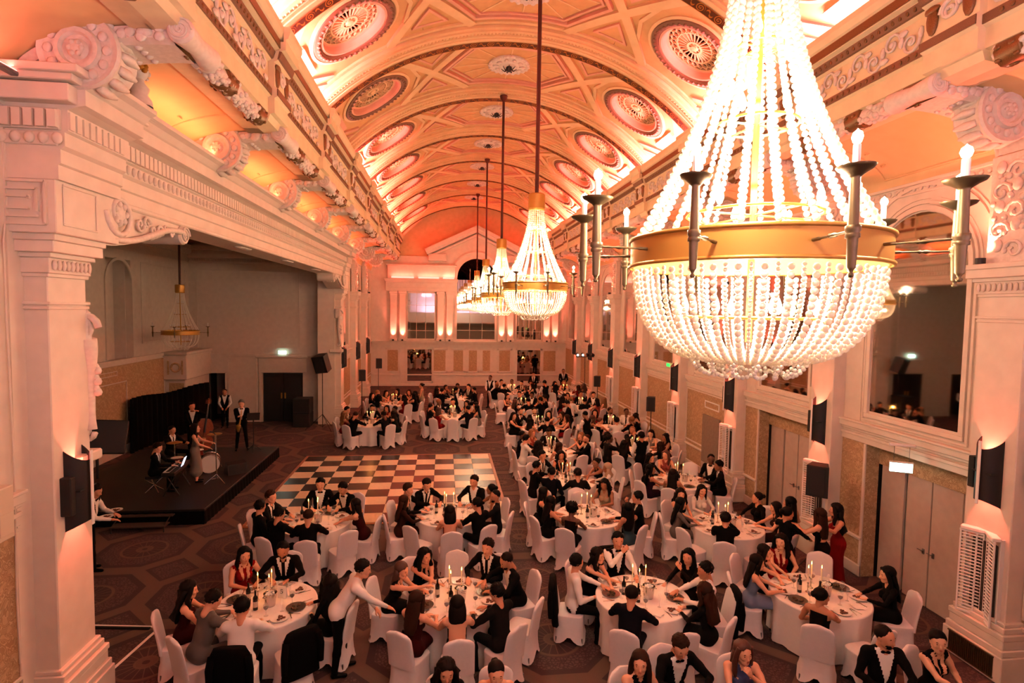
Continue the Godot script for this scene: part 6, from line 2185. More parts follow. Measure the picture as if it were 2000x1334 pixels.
# guests: seat index -> [pose, outfit, colour, skin, hair, hair colour]
func table(idx: int, called: String, at: Vector3, off: float, guests: Dictionary, empty: Array, detail: int, no: String):
	var t := thing("banquet_table", "round table under a white cloth, the %s" % called, "table", at, 0, "round banquet tables")
	t.scale.y = 1.05
	part(t, "tabletop", proto.top)
	for k in 4: part(t, "leg", proto.tleg, null, Transform3D(Basis(), Vector3(0.5 * cos(k * PI / 2 + 0.6), 0, 0.5 * sin(k * PI / 2 + 0.6))))
	solo("tablecloth", proto.cloth, null, "white floor-length cloth on the %s" % called, "tablecloth", at, idx * 0.7, "white round tablecloths").scale.y = 1.05
	var rng := RandomNumberGenerator.new()
	rng.seed = 1000 + idx
	for s in 10:
		var phi := deg_to_rad(36.0 * s) + off
		var dirv := Vector3(sin(phi), 0, cos(phi))
		var g: Array = guests.get(s, [])
		if g.is_empty() and not s in empty: continue
		var rr := 1.17 + rng.randf_range(-0.03, 0.04)
		var tw := rng.randf_range(-0.12, 0.12)
		if g.is_empty():
			rr = 1.10; tw = rng.randf_range(-0.25, 0.25)
		var cp := at + dirv * rr
		copy(proto.chair, "banquet_chair", "", cp, phi + tw)
		var ch_node: Node3D = get_child(get_child_count() - 1)
		ch_node.scale = Vector3.ONE * 1.05
		tag(ch_node, "%s chair in stretch white cover, %s of %s" % ["empty" if g.is_empty() else "occupied", SEAT[s], called], "chair", "covered chairs round the tables")
		if g.size():
			var f: bool = g[0].begins_with("f")
			person(g[0], g[1], COLS[g[2]], g[3], g[4], g[5], cp - dirv * 0.07, phi + tw * 0.5, who(wears(g[1], g[2]), hairs(g[4], g[5]), "%s of %s" % [SEAT[s], called]), 1.03 if f else 1.07, "seated guests")
	var gp := "tableware on %s" % called
	var top := at + Vector3(0, 0.8035, 0)
	for s in 10:
		var phi := deg_to_rad(36.0 * s) + off
		var dirv := Vector3(sin(phi), 0, cos(phi))
		var side := Vector3(cos(phi), 0, -sin(phi))
		var k := (s * 7 + idx * 3) % 5
		if detail > 0 or s % 2 == 0:
			if k < 2: place("plate", "white plate of leftover food by the %s of %s" % [SEAT[s], called], "plate", top + dirv * (0.56 + 0.04 * rng.randf()) + side * rng.randf_range(-0.08, 0.08), rng.randf() * TAU, gp)
			elif k == 2 and detail > 0: place("charger", "dark silver dish of salad by the %s of %s" % [SEAT[s], called], "dish", top + dirv * 0.53, rng.randf() * TAU, gp)
			elif k == 3: place("napkin", "crumpled white napkin by the %s of %s" % [SEAT[s], called], "napkin", top + dirv * 0.56, rng.randf() * TAU, gp)
		if detail > 0:
			if detail > 1 or s % 2:
				place("knife", "dinner knife lying by the %s of %s" % [SEAT[s], called], "knife", top + dirv * 0.60 + side * 0.16, phi + rng.randf_range(-0.5, 0.5), gp)
				place("fork", "dinner fork lying by the %s of %s" % [SEAT[s], called], "fork", top + dirv * 0.60 - side * 0.16, phi + rng.randf_range(-0.5, 0.5), gp)
			place("wine" if (s + idx) % 2 else "flute", ("glass of red wine by the %s of %s" if (s + idx) % 2 else "empty champagne flute by the %s of %s") % [SEAT[s], called], "glass", top + dirv * (0.36 + 0.05 * rng.randf()) + side * 0.11, 0, gp)
		elif s % 2: place("wine", "glass of red wine by the %s of %s" % [SEAT[s], called], "glass", top + dirv * 0.5 + side * 0.1, 0, gp)
	place("bucket", "chrome ice bucket on %s" % called, "ice bucket", top + Vector3(0.08, 0, 0.05), idx, gp)
	place("bottle", "dark wine bottle nearest the ice bucket on %s" % called, "bottle", top + Vector3(-0.14 + 0.03 * (idx % 3), 0, 0.16), idx, gp)
	if detail > 0: place("bottle", "dark wine bottle at the left of the candles on %s" % called, "bottle", top + Vector3(-0.30, 0, -0.10), idx, gp)
	var xs := [cos(idx), cos(TAU / 3 + idx), cos(TAU * 2 / 3 + idx)]
	for k in 3:
		var a := TAU * k / 3 + idx
		var rank := 0
		for q in xs: rank += 1 if q < xs[k] else 0
		place("candle", "lit taper candle, %s of the three on %s" % [["leftmost", "middle one", "rightmost"][rank], called], "candle", top + Vector3(-0.03 + 0.13 * cos(a), 0, -0.12 + 0.10 * sin(a)), 0, gp)
	omni(top + Vector3(-0.03, 0.52, -0.12), Color(1.0, 0.62, 0.28), CANDLE_E, 0.04)
	if no != "":
		var card := thing("table_number_card", "white card with the number %s on %s" % [no, called], "sign", top + Vector3(0.20, 0, -0.16), -0.25)
		var cb := MB.new()
		cb.box(Vector3(0, 0.105, 0), Vector3(0.15, 0.21, 0.003))
		cb.box(Vector3(0, 0.10, -0.03), Vector3(0.15, 0.205, 0.003), Basis(Vector3.RIGHT, 0.28))
		part(card, "card", cb, M.white)
		var tm := TextMesh.new()
		tm.text = no
		tm.font_size = 48; tm.pixel_size = 0.0021; tm.depth = 0.002
		var fnt := SystemFont.new()
		fnt.font_names = PackedStringArray(["Droid Serif"])
		tm.font = fnt
		part(card, "printed_number", tm, cloth(Color(0.05, 0.05, 0.05)), Transform3D(Basis(), Vector3(0, 0.115, 0.003)))
const CANDLE_E := 0.10

func rand_guest(rng: RandomNumberGenerator) -> Array:
	if rng.randf() < 0.5:
		var o: String = ["bowtie", "suit", "suit", "opensuit", "bowtie", "suit", "shirt"][rng.randi() % 7]
		return [["m_rest", "m_eat", "m_turn", "m_sip", "m_rest"][rng.randi() % 5], o, ["black", "black", "navy", "charcoal", "black"][rng.randi() % 5], [0, 1, 2, 3, 5, 4, 1][rng.randi() % 7], ["short", "short", "cropped", "beard"][rng.randi() % 4], ["black", "dark", "dark", "brown", "fair"][rng.randi() % 5]]
	return [["f_rest", "f_fold", "f_turn", "f_sip", "f_rest"][rng.randi() % 5], ["gown", "vneck", "gown", "sleeved", "strapless", "backless"][rng.randi() % 6], ["black", "black", "red", "burgundy", "green", "black", "rose", "navy", "silver", "plum"][rng.randi() % 10], [0, 1, 5, 2, 3, 1, 0][rng.randi() % 7], ["long", "wavy", "bun", "bob", "long", "wavy"][rng.randi() % 6], ["black", "dark", "dark", "brown", "auburn", "fair"][rng.randi() % 6]]

func build_people_and_tables():
	make_poses()
	make_furniture()
	var T := [
		[1, "front left table", -4.67, 9.12, 0.0, {0: ["m_rest", "shirt", "white", 1, "short", "black"], 9: ["m_eat", "opensuit", "grey", 0, "short", "dark"], 8: ["f_rest", "gown", "burgundy", 0, "wavy", "dark"], 6: ["f_rest", "vneck", "red", 1, "long", "black"], 5: ["m_eat", "suit", "black", 2, "beard", "black"], 2: ["f_turn", "sleeved", "black", 0, "wavy", "dark"]}, [1], 2, "5"],
		[2, "front centre-left table", -1.64, 9.0, 0.0, {0: ["f_rest", "backless", "green", 0, "bob", "dark"], 9: ["f_rest", "gown", "burgundy", 0, "long", "brown"], 7: ["f_reach", "vneck", "black", 0, "bob", "auburn"], 6: ["f_fold", "vneck", "black", 1, "wavy", "black"], 1: ["m_rest", "suit", "charcoal", 1, "short", "black"], 3: ["m_eat", "opensuit", "black", 2, "beard", "dark"], 4: ["m_rest", "suit", "black", 0, "short", "dark"]}, [5, 2], 2, ""],
		[6, "front centre-right table", 1.49, 8.8, 0.1, {7: ["m_turn", "shirt", "white", 1, "short", "black"], 6: ["f_fold", "gown", "black", 0, "wavy", "dark"], 5: ["m_sip", "waistcoat", "black", 1, "short", "black"], 3: ["f_sip", "sleeved", "black", 1, "long", "black"], 2: ["m_rest", "shirt", "white", 2, "short", "black"], 1: ["f_rest", "sleeved", "black", 0, "wavy", "brown"], 9: ["m_rest", "suit", "navy", 1, "cropped", "dark"]}, [0], 2, ""],
		[7, "table numbered ten", 4.55, 8.6, 0.0, {7: ["f_rest", "gown", "pale blue", 0, "long", "dark"], 6: ["f_fold", "gown", "black", 0, "long", "dark"], 5: ["f_turn", "vneck", "red", 5, "wavy", "black"], 9: ["f_turn", "gown", "black", 2, "bun", "black"], 2: ["f_rest", "sleeved", "black", 5, "long", "black"]}, [0, 4], 2, "10"],
		[3, "table by the stage steps", -4.69, 12.63, 0.1, {0: ["m_rest", "suit", "black", 1, "cropped", "brown"], 9: ["m_rest", "suit", "black", 1, "short", "black"], 8: ["m_turn", "bowtie", "black", 1, "short", "black"], 7: ["m_rest", "suit", "charcoal", 0, "short", "brown"], 5: ["m_rest", "bowtie", "black", 0, "short", "black"], 4: ["m_eat", "bowtie", "black", 1, "short", "black"], 2: ["f_fold", "gown", "burgundy", 0, "long", "dark"]}, [1], 2, ""],
		[4, "table before the dance floor", -1.71, 12.82, 0.0, {0: ["f_rest", "backless", "red", 0, "bob", "dark"], 8: ["f_rest", "sleeved", "brown", 0, "long", "brown"], 7: ["m_rest", "suit", "black", 0, "short", "brown"], 6: ["m_eat", "suit", "black", 0, "short", "dark"], 4: ["m_rest", "opensuit", "black", 1, "short", "dark"], 3: ["f_turn", "gown", "white", 3, "bun", "black"], 2: ["m_turn", "suit", "charcoal", 2, "beard", "black"], 1: ["m_rest", "suit", "black", 1, "short", "black"]}, [9], 2, ""],
		[5, "second centre-right table", 1.53, 12.5, 0.0, {8: ["f_rest", "gown", "black", 1, "long", "black"], 7: ["f_sip", "strapless", "black", 1, "long", "black"], 9: ["f_rest", "gown", "black", 4, "curly", "black"], 1: ["f_turn", "gown", "teal", 2, "long", "black"], 2: ["m_sip", "suit", "black", 1, "short", "black"], 4: ["f_rest", "strapless", "beige", 3, "wavy", "black"]}, [5, 3], 2, "7"],
		[8, "table numbered twenty", 4.50, 11.65, 0.1, {9: ["m_sip", "suit", "black", 0, "short", "dark"], 7: ["f_rest", "sleeved", "grey", 1, "long", "black"], 6: ["f_turn", "backless", "black", 0, "wavy", "dark"], 5: ["f_rest", "sleeved", "white", 0, "long", "dark"], 3: ["f_turn", "sleeved", "black", 1, "bun", "dark"], 2: ["f_rest", "gown", "brown", 0, "long", "dark"]}, [0, 8, 1], 2, "20"],
		[9, "third table on the right", 4.84, 14.9, 0.0, {8: ["f_turn", "gown", "plum", 2, "wavy", "black"], 9: ["f_rest", "strapless", "black", 1, "long", "dark"], 6: ["f_rest", "sleeved", "black", 1, "long", "black"], 5: ["f_turn", "gown", "rose", 0, "long", "auburn"], 3: ["m_turn", "bowtie", "black", 4, "cropped", "black"], 2: ["m_rest", "suit", "black", 3, "short", "black"]}, [4, 0, 7], 1, ""],
		[10, "third centre table", 1.63, 15.13, 0.0, {8: ["m_rest", "suit", "black", 1, "short", "black"], 9: ["m_turn", "suit", "navy", 2, "short", "black"], 0: ["m_rest", "suit", "charcoal", 1, "short", "dark"], 2: ["f_rest", "sleeved", "white", 3, "scarf", "sand"], 3: ["f_fold", "gown", "black", 3, "bun", "black"], 5: ["f_rest", "vneck", "black", 2, "long", "black"], 6: ["m_rest", "suit", "black", 1, "short", "black"]}, [1, 7], 1, ""]]
	var rest := [[11, "fourth centre table", 1.81, 18.3], [12, "fourth table on the right", 4.7, 18.1], [13, "fifth centre table", 2.02, 22.06], [14, "fifth table on the right", 5.0, 21.9], [15, "table behind the dance floor", -1.45, 24.5], [16, "table beside the left pier", -4.84, 23.3], [17, "far left table", -4.3, 28.0], [18, "far centre-left table", -1.22, 29.6], [19, "sixth centre table", 1.99, 26.6], [20, "sixth table on the right", 4.9, 26.6], [21, "farthest table on the right", 5.1, 31.4], [22, "farthest centre table", 2.1, 31.4]]
	for q in T: table(q[0], q[1], V(q[2], 0, q[3]), q[4], q[5], q[6], q[7], q[8])
	for q in rest:
		var rng := RandomNumberGenerator.new()
		rng.seed = 500 + q[0] * 13
		var g := {}
		var e := []
		for s in 10:
			if rng.randf() < 0.83: g[s] = rand_guest(rng)
			elif rng.randf() < 0.7: e.append(s)
		table(q[0], q[1], V(q[2], 0, q[3]), rng.randf_range(-0.2, 0.2), g, e, 0, "")
	# guests at the bottom edge of the picture, at tables below the frame
	var fgd := [["f_rest", "sleeved", "black", 1, "wavy", "dark", -1.81, 6.55, PI + 0.1], ["f_fold", "strapless", "burgundy", 0, "bun", "dark", -1.19, 6.62, PI - 0.1], ["f_turn", "gown", "black", 0, "long", "brown", 0.58, 6.45, PI + 0.5], ["m_eat", "bowtie", "black", 0, "short", "brown", 1.18, 6.85, PI + 0.1], ["f_sip", "gown", "blue", 0, "long", "auburn", 1.98, 6.55, PI - 0.2], ["m_turn", "bowtie", "black", 1, "beard", "dark", 3.98, 6.55, PI - 0.5], ["f_turn", "vneck", "black", 5, "bun", "black", 4.72, 6.50, PI + 0.4]]
	for i in fgd.size():
		var q: Array = fgd[i]
		var p := V(q[6], 0, q[7])
		copy(proto.chair, "banquet_chair", "", p, q[8])
		tag(get_child(get_child_count() - 1), "white covered chair cut off by the bottom edge, %s from the left" % ORD[i + 1], "chair", "covered chairs along the bottom edge")
		get_child(get_child_count() - 1).scale = Vector3.ONE * 1.05
		person(q[0], q[1], COLS[q[2]], q[3], q[4], q[5], p, q[8], "person in %s at the bottom edge, %s from the left" % [wears(q[1], q[2]), ORD[i + 1]], 1.03 if q[0][0] == "f" else 1.07)
	# jackets hung over chair backs
	var jk := MB.new()
	var rows := []
	for j in 9:
		var t := j / 8.0
		var y := lerpf(0.97, 0.30, t)
		var row := []
		for k in 24:
			var a := TAU * k / 24
			var w := 0.235 + 0.03 * t + 0.012 * sin(a * 6.0 + t * 4.0)
			row.append(Vector3(signf(cos(a)) * pow(absf(cos(a)), 0.6) * w * (0.85 if j == 0 else 1.0), y, 0.30 - 0.06 * t + sin(a) * (0.058 + 0.01 * t)))
		rows.append(row)
	var cap := []
	for k in 24: cap.append(Vector3(0, 0.975, 0.30))
	rows.push_front(cap)
	jk.grid(rows, true)
	for s in [-1, 1]: jk.tube([Vector3(s * 0.22, 0.86, 0.31), Vector3(s * 0.25, 0.7, 0.33), Vector3(s * 0.25, 0.45, 0.32)], [0.05, 0.048, 0.04], 8)
	var jm := jk.mesh(M.cloth_black)
	for q in [[-4.67, 9.12, 0.0, 0, "front left table"], [1.49, 8.8, 0.1, 7, "front centre-right table"], [1.49, 8.8, 0.1, 2, "front centre-right table"], [1.49, 8.8, 0.1, 5, "front centre-right table"], [-4.67, 9.12, 0.0, 1, "front left table"]]:
		var phi: float = deg_to_rad(36.0 * q[3]) + q[2]
		var rr := 1.20
		solo("black_jacket", jm, null, "black jacket hung over the chair back, %s of %s" % [SEAT[q[3]], q[4]], "jacket", V(q[0], 0, q[1]) + Vector3(sin(phi), 0, cos(phi)) * (rr if q[3] != 1 else 1.12), phi).scale = Vector3.ONE * 1.05
	# people on their feet
	var st := [["m_bend", "shirt", "black", 0, "short", "dark", -3.32, 8.50, -1.35, "person in white shirt and dark trousers bending between the front tables"],
		["f_hug", "sleeved", "black", 2, "bun", "black", 4.92, 10.15, -1.2, "standing person in black outfit with dark bun, leftmost of the hugging group"],
		["f_stand", "gown", "burgundy", 1, "long", "black", 5.36, 10.72, 0.4, "laughing person in burgundy dress at the back of the hugging group"],
		["f_hug", "backless", "black", 0, "long", "brown", 5.58, 10.02, 0.6, "standing person in strappy black dress, seen from behind in the hugging group"],
		["f_hug", "gown", "red", 1, "wavy", "dark", 6.10, 10.25, 1.3, "standing person in long red dress at the right of the hugging group"],
		["m_serve", "waistcoat", "black", 3, "cropped", "black", 3.45, 20.1, 0.6, "waiter in black waistcoat leaning over the fourth row tables"],
		["m_stand", "waistcoat", "black", 2, "short", "black", 4.25, 16.6, 0.05, "waiter in black waistcoat seen from behind between right tables"],
		["m_serve", "bowtie", "black", 1, "short", "black", 3.35, 22.6, 1.2, "standing person in black dinner jacket amid the fifth row tables"],
		["m_serve", "waistcoat", "black", 2, "short", "black", 3.5, 29.0, 0.4, "waiter in black waistcoat serving among the farthest right tables"],
		["f_stand", "waistcoat", "black", 2, "bun", "black", -1.25, 27.2, -1.3, "waiter with dark bun walking behind the dance floor tables"],
		["m_stand", "waistcoat", "black", 4, "cropped", "black", 0.72, 31.2, 2.6, "waiter standing near the far central doors"],
		["m_stand", "suit", "black", 3, "cropped", "black", 5.65, 34.6, 3.0, "person in black suit standing before the right end of the far wall"],
		["m_serve", "suit", "black", 1, "short", "dark", 3.55, 33.3, 2.8, "person in dark suit standing by the far right mirror"],
		["m_serve", "waistcoat", "black", 1, "short", "dark", -9.15, 12.35, -1.4, "waiter carrying plates past the stage steps, mostly behind the near pier"],
		["f_stand", "gown", "beige", 1, "bun", "dark", -3.0, 28.6, 1.4, "person in pale dress standing beside the far left table"]]
	for q in st:
		person(q[0], q[1], COLS[q[2]], q[3], q[4], q[5], V(q[6], 0, q[7]), q[8], q[9], 1.02 if q[0][0] == "f" else 1.05)
	for k in 2:
		place("plate", "%s white plate of food carried by the waiter beside the stage steps" % ["nearer", "farther"][k], "plate", V(-8.84 + 0.02 * k, 1.12 + 0.03 * k, 12.36 + 0.30 * k), 0, "carried plates")

# ---------------------------------------------------------------- dance floor
func build_dance_floor():
	var t := thing("dance_floor", "chequered dance floor of cream and dark squares with wooden edging", "dance floor", V(-6.80, 0, 21.14))
	var s := 0.6636
	var ms := []
	for k in 3:
		ms.append(noisy([Color(0.85, 0.76, 0.64), Color(0.82, 0.72, 0.58), Color(0.88, 0.79, 0.68)][k], 0.06, 0.28, 70 + k, 1.5))
		ms.append(noisy([Color(0.085, 0.050, 0.050), Color(0.055, 0.050, 0.050), Color(0.11, 0.045, 0.05)][k], 0.15, 0.25, 75 + k, 1.5))
	var b := MB.new()
	b.box(Vector3(0, 0.0125, 0), Vector3(s - 0.006, 0.025, s - 0.006), Basis(), 0.003)
	var bm := b.mesh()
	for i in 10:
		for j in 10:
			var dark := (i + j) % 2 == 0
			part(t, "floor_panel", bm, ms[((i * 7 + j * 5) % 3) * 2 + (1 if dark else 0)], Transform3D(Basis(), Vector3(s * (i + 0.5), 0, s * (j + 0.5))))
	var wood := noisy(Color(0.58, 0.34, 0.17), 0.12, 0.4, 79, 2.0)
	var L := s * 10
	for q in [[L / 2, -0.05, L + 0.2, 0.10], [L / 2, L + 0.05, L + 0.2, 0.10], [-0.05, L / 2, 0.10, L], [L + 0.05, L / 2, 0.10, L]]:
		var e := MB.new()
		e.box(Vector3(q[0], 0.012, q[1]), Vector3(q[2], 0.024, q[3]), Basis(), 0.008)
		part(t, "edging", e, wood)

# ---------------------------------------------------------------- stage and band
func stand_tube(p: Array, r: float, m: Material, t: Node3D, called := "pole"):
	var b := MB.new()
	b.tube(p, r, 8)
	return part(t, called, b, m)
func tripod(t: Node3D, h: float, spread: float, m: Material, foot := 0.35):
	stand_tube([Vector3(0, 0.1, 0), Vector3(0, h, 0)], 0.018, m, t, "pole")
	for k in 3:
		var a := TAU * k / 3 + 0.5
		stand_tube([Vector3(0, foot, 0), Vector3(spread * cos(a), 0.01, spread * sin(a))], 0.012, m, t, "leg")
		stand_tube([Vector3(0, 0.12, 0), Vector3(spread * 0.5 * cos(a), foot * 0.5, spread * 0.5 * sin(a))], 0.008, m, t, "brace")
func speaker_box(t: Node3D, at: Vector3, s: Vector3, bs: Basis):
	var b := MB.new()
	b.extr([Vector2(-s.x / 2, -s.z / 2), Vector2(s.x / 2, -s.z / 2), Vector2(s.x * 0.36, s.z / 2), Vector2(-s.x * 0.36, s.z / 2)], -s.y / 2, s.y / 2, Transform3D(bs * Basis(Vector3.RIGHT, -PI / 2), at))
	part(t, "cabinet", b, M.black)
	var g := MB.new()
	g.box(at + bs * Vector3(0, 0, s.z / 2 + 0.008), Vector3(s.x * 0.66, s.y * 0.94, 0.016), bs, 0.006)
	part(t, "grille_front", g, std(Color(0.05, 0.05, 0.052), 0.8))
func build_stage():
	var st := thing("stage_platform", "low black stage platform with dark skirt in the alcove", "stage", V(-10.15, 0, 17.98))
	var tp := MB.new()
	tp.box(Vector3(0, 0.37, 0), Vector3(4.55, 0.06, 6.45), Basis(), 0.01)
	part(st, "deck", tp, std(Color(0.045, 0.035, 0.032), 0.55))
	var sk := MB.new()
	var path := []
	for q in [[-2.27, 3.22], [2.27, 3.22], [2.27, -3.22], [-2.27, -3.22]]: path.append(Vector3(q[0], 0, q[1]))
	for i in 4:
		var a: Vector3 = path[i]
		var c: Vector3 = path[(i + 1) % 4]
		var n := int(a.distance_to(c) / 0.06)
		var nn := (c - a).cross(Vector3.UP).normalized()
		var r0 := []
		var r1 := []
		for k in n + 1:
			var p := a.lerp(c, float(k) / n) + nn * 0.012 * sin(k * 1.6)
			r0.append(p + Vector3(0, 0.345, 0)); r1.append(p + Vector3(0, 0.005, 0) + nn * 0.01)
		sk.grid([r0, r1])
	part(st, "skirt", sk, M.cloth_black)
	var sp := thing("stage_steps", "two-tread black stage steps in front of the platform", "steps", V(-9.25, 0, 14.62))
	for k in 2:
		var tr := MB.new()
		tr.box(Vector3(0.05 * k, 0.14 + 0.15 * k, 0.17 - 0.32 * k), Vector3(1.25, 0.035, 0.30), Basis(), 0.008)
		part(sp, "tread", tr, std(Color(0.20, 0.15, 0.12), 0.7))
	for s in [-1, 1]:
		stand_tube([Vector3(s * 0.6, 0.0, 0.30), Vector3(s * 0.6, 0.13, 0.30), Vector3(s * 0.6, 0.27, -0.02), Vector3(s * 0.6, 0.27, -0.28), Vector3(s * 0.6, 0.0, -0.28)], 0.014, M.black, sp, "frame")
	var Y := 0.40
	person("m_keys", "suit", COLS.black, 0, "short", "dark", V(-9.75, Y, 16.25), -1.45, "pianist in black suit seen from behind at the stage keyboard")
	var sl := thing("piano_stool", "small black padded stool under the pianist", "stool", V(-9.78, Y, 16.25))
	var sb := MB.new()
	sb.box(Vector3(0, 0.42, 0), Vector3(0.36, 0.08, 0.32), Basis(), 0.02)
	part(sl, "cushion", sb, M.black)
	for s in [-1, 1]: stand_tube([Vector3(-0.17, 0.01, -0.14 * s), Vector3(0.17, 0.38, 0.14 * s)], 0.012, M.chrome, sl, "leg")
	for s in [-1, 1]: stand_tube([Vector3(0.17, 0.01, -0.14 * s), Vector3(-0.17, 0.38, 0.14 * s)], 0.012, M.chrome, sl, "leg")
	var kb := thing("stage_keyboard", "black electric piano on a folding stand before the pianist", "keyboard", V(-9.18, Y, 16.22), -1.45)
	var kc := MB.new()
	kc.box(Vector3(0, 0.66, 0), Vector3(1.35, 0.10, 0.32), Basis(), 0.015)
	part(kb, "case", kc, M.black)
	var kk := MB.new()
	kk.box(Vector3(0, 0.712, 0.07), Vector3(1.22, 0.014, 0.15), Basis(), 0.003)
	var keys := part(kb, "white_keys", kk, M.white)
	var bk := MB.new()
	for k in 52:
		if k % 7 in [2, 6]: continue
		bk.box(Vector3(-0.60 + 0.0235 * k, 0.724, 0.035), Vector3(0.012, 0.012, 0.09))
	part(keys, "black_keys", bk, M.black_gloss)
	for s in [-1, 1]: stand_tube([Vector3(s * 0.45, 0.02, 0.2), Vector3(s * 0.45, 0.6, -0.12)], 0.015, M.black, kb, "leg")
	for s in [-1, 1]: stand_tube([Vector3(s * 0.45, 0.02, -0.2), Vector3(s * 0.45, 0.6, 0.12)], 0.015, M.black, kb, "leg")
	var tb := thing("tablet_screen", "glowing tablet propped on the keyboard", "tablet", V(-8.98, Y + 0.73, 16.20), -1.45)
	var tbb := MB.new()
	tbb.box(Vector3(0, 0.12, 0), Vector3(0.20, 0.26, 0.01), Basis(Vector3.RIGHT, -0.35), 0.003)
	part(tb, "screen", tbb, glow(Color(0.86, 0.88, 1.0), 1.6))
	# drums
	var red := std(Color(0.32, 0.07, 0.03), 0.25)
	var skin := std(Color(0.82, 0.80, 0.78), 0.5)
	var dk := thing("bass_drum", "bass drum with white front head at the centre of the stage", "drum", V(-9.05, Y + 0.29, 18.1), 0.35)
	var ax := Basis(Vector3.RIGHT, PI / 2)
	var db := MB.new()
	db.turned([Vector2(0.28, -0.2), Vector2(0.28, 0.2)], 28, Transform3D(ax, Vector3.ZERO))
	part(dk, "shell", db, red)
	var dh := MB.new()
	dh.turned([Vector2(0.0, 0.2), Vector2(0.27, 0.2)], 28, Transform3D(ax, Vector3.ZERO))
	part(dk, "drum_head", dh, skin)
	var dr := MB.new()
	dr.tube(circle(0.285, 0.2, 28), 0.014, 6, Transform3D(ax, Vector3.ZERO), true)
	dr.tube(circle(0.285, -0.2, 28), 0.014, 6, Transform3D(ax, Vector3.ZERO), true)
	part(dk, "hoop", dr, M.chrome)
	for q in [[-9.85, 17.75, 0.55, 0.17, "floor tom drum with red-brown shell beside the drummer", 0.36], [-9.45, 18.25, 0.66, 0.15, "snare drum on its stand before the drummer", 0.16]]:
		var t := thing("drum", q[4], "drum", V(q[0], Y, q[1]))
		var b2 := MB.new()
		b2.turned([Vector2(q[3], q[2] - q[5]), Vector2(q[3], q[2])], 22)
		part(t, "shell", b2, red)
		var b3 := MB.new()
		b3.turned([Vector2(0.0, q[2] + 0.002), Vector2(q[3], q[2])], 22)
		part(t, "drum_head", b3, skin)
		var b4 := MB.new()
		b4.tube(circle(q[3] + 0.006, q[2], 22), 0.009, 6, Transform3D(), true)
		b4.tube(circle(q[3] + 0.006, q[2] - q[5], 22), 0.009, 6, Transform3D(), true)
		part(t, "hoop", b4, M.chrome)
		for k in 3: stand_tube([Vector3(q[3] * cos(k * 2.1), q[2] - q[5] * 0.4, q[3] * sin(k * 2.1)), Vector3((q[3] + 0.08) * cos(k * 2.1), 0.01, (q[3] + 0.08) * sin(k * 2.1))], 0.009, M.chrome, t, "leg")
	for q in [[-9.15, 18.75, 1.05, "brass ride cymbal on a stand right of the drummer"], [-10.05, 18.05, 0.95, "brass hi-hat cymbal on a stand left of the drummer"]]:
		var t := thing("cymbal", q[3], "cymbal", V(q[0], Y, q[1]))
		tripod(t, q[2], 0.28, M.chrome, 0.3)
		var b2 := MB.new()
		b2.lathe([Vector2(0.001, q[2] + 0.03), Vector2(0.04, q[2] + 0.02), Vector2(0.05, q[2] + 0.008), Vector2(0.22, q[2] - 0.01), Vector2(0.22, q[2] - 0.012), Vector2(0.001, q[2] + 0.02)], 24)
		part(t, "plate", b2, M.brass)
	person("m_drum", "suit", COLS.black, 1, "cropped", "dark", V(-10.35, Y, 18.5), -1.95, "drummer in dark suit seated behind the drum kit")
	var ds := solo("drum_stool", stool(), M.black, "round black stool under the drummer", "stool", V(-10.35, Y, 18.5))
	# singer, bass, saxophone
	person("f_sing", "gown", COLS.silver, 0, "long", "dark", V(-9.0, Y, 17.05), -1.25, "singer in glittering sequinned dress standing centre stage")
	var ms := thing("microphone_stand", "chrome microphone stand on a tripod before the singer", "microphone", V(-8.42, Y, 16.95))
	tripod(ms, 1.42, 0.32, M.chrome, 0.25)
	var mh := MB.new()
	mh.tube([Vector3(0, 1.40, 0), Vector3(-0.06, 1.47, 0), Vector3(-0.13, 1.50, 0)], [0.012, 0.014, 0.022], 8)
	mh.ball(Vector3(-0.15, 1.505, 0), Vector3(0.03, 0.03, 0.03), 8, 6)
	part(ms, "microphone", mh, M.black)
	person("m_bass", "bowtie", COLS.black, 1, "short", "black", V(-10.62, Y, 20.62), PI + 0.5, "double bass player in black dinner jacket at the back of the stage")
	var ba := thing("double_bass", "large orange-brown double bass held upright by its player", "double bass", V(-10.22, Y, 20.28), PI + 0.55)
	var varn := noisy(Color(0.42, 0.16, 0.05), 0.15, 0.22, 83, 3.0)
	var out := []
	for i in 40:
		var a := TAU * i / 40
		var y := -cos(a) * 0.55
		var w := 0.33 - 0.16 * exp(-pow((y - 0.02) / 0.12, 2.0)) - 0.07 * smoothstep(0.0, 0.5, y)
		out.append(Vector2(signf(sin(a)) * pow(absf(sin(a)), 0.55) * w, 0.68 + y))
	var bb := MB.new()
	var tilt := Transform3D(Basis(Vector3.BACK, 0.16) * Basis(Vector3.RIGHT, 0.10), Vector3.ZERO)
	bb.extr(out, -0.10, 0.10, tilt)
	part(ba, "body", bb, varn)
	var nk := MB.new()
	nk.tube([Vector3(0, 0.75, -0.125), Vector3(0, 1.25, -0.125), Vector3(0, 1.75, -0.11)], [0.035, 0.03, 0.022], 8, tilt)
	part(ba, "fingerboard", nk, M.black)
	var sc := MB.new()
	sc.tube([Vector3(0, 1.72, -0.09), Vector3(0, 1.86, -0.07), Vector3(0, 1.92, -0.10), Vector3(0, 1.90, -0.13)], [0.03, 0.035, 0.035, 0.02], 8, tilt)
	for k in 4: sc.tube([Vector3(-0.09, 1.76 + 0.035 * k, -0.08), Vector3(0.09, 1.76 + 0.035 * k, -0.08)], 0.008, 6, tilt)
	part(ba, "scroll", sc, varn)
	var br := MB.new()
	br.box(tilt * Vector3(0, 0.52, -0.13), Vector3(0.14, 0.10, 0.015), tilt.basis, 0.003)
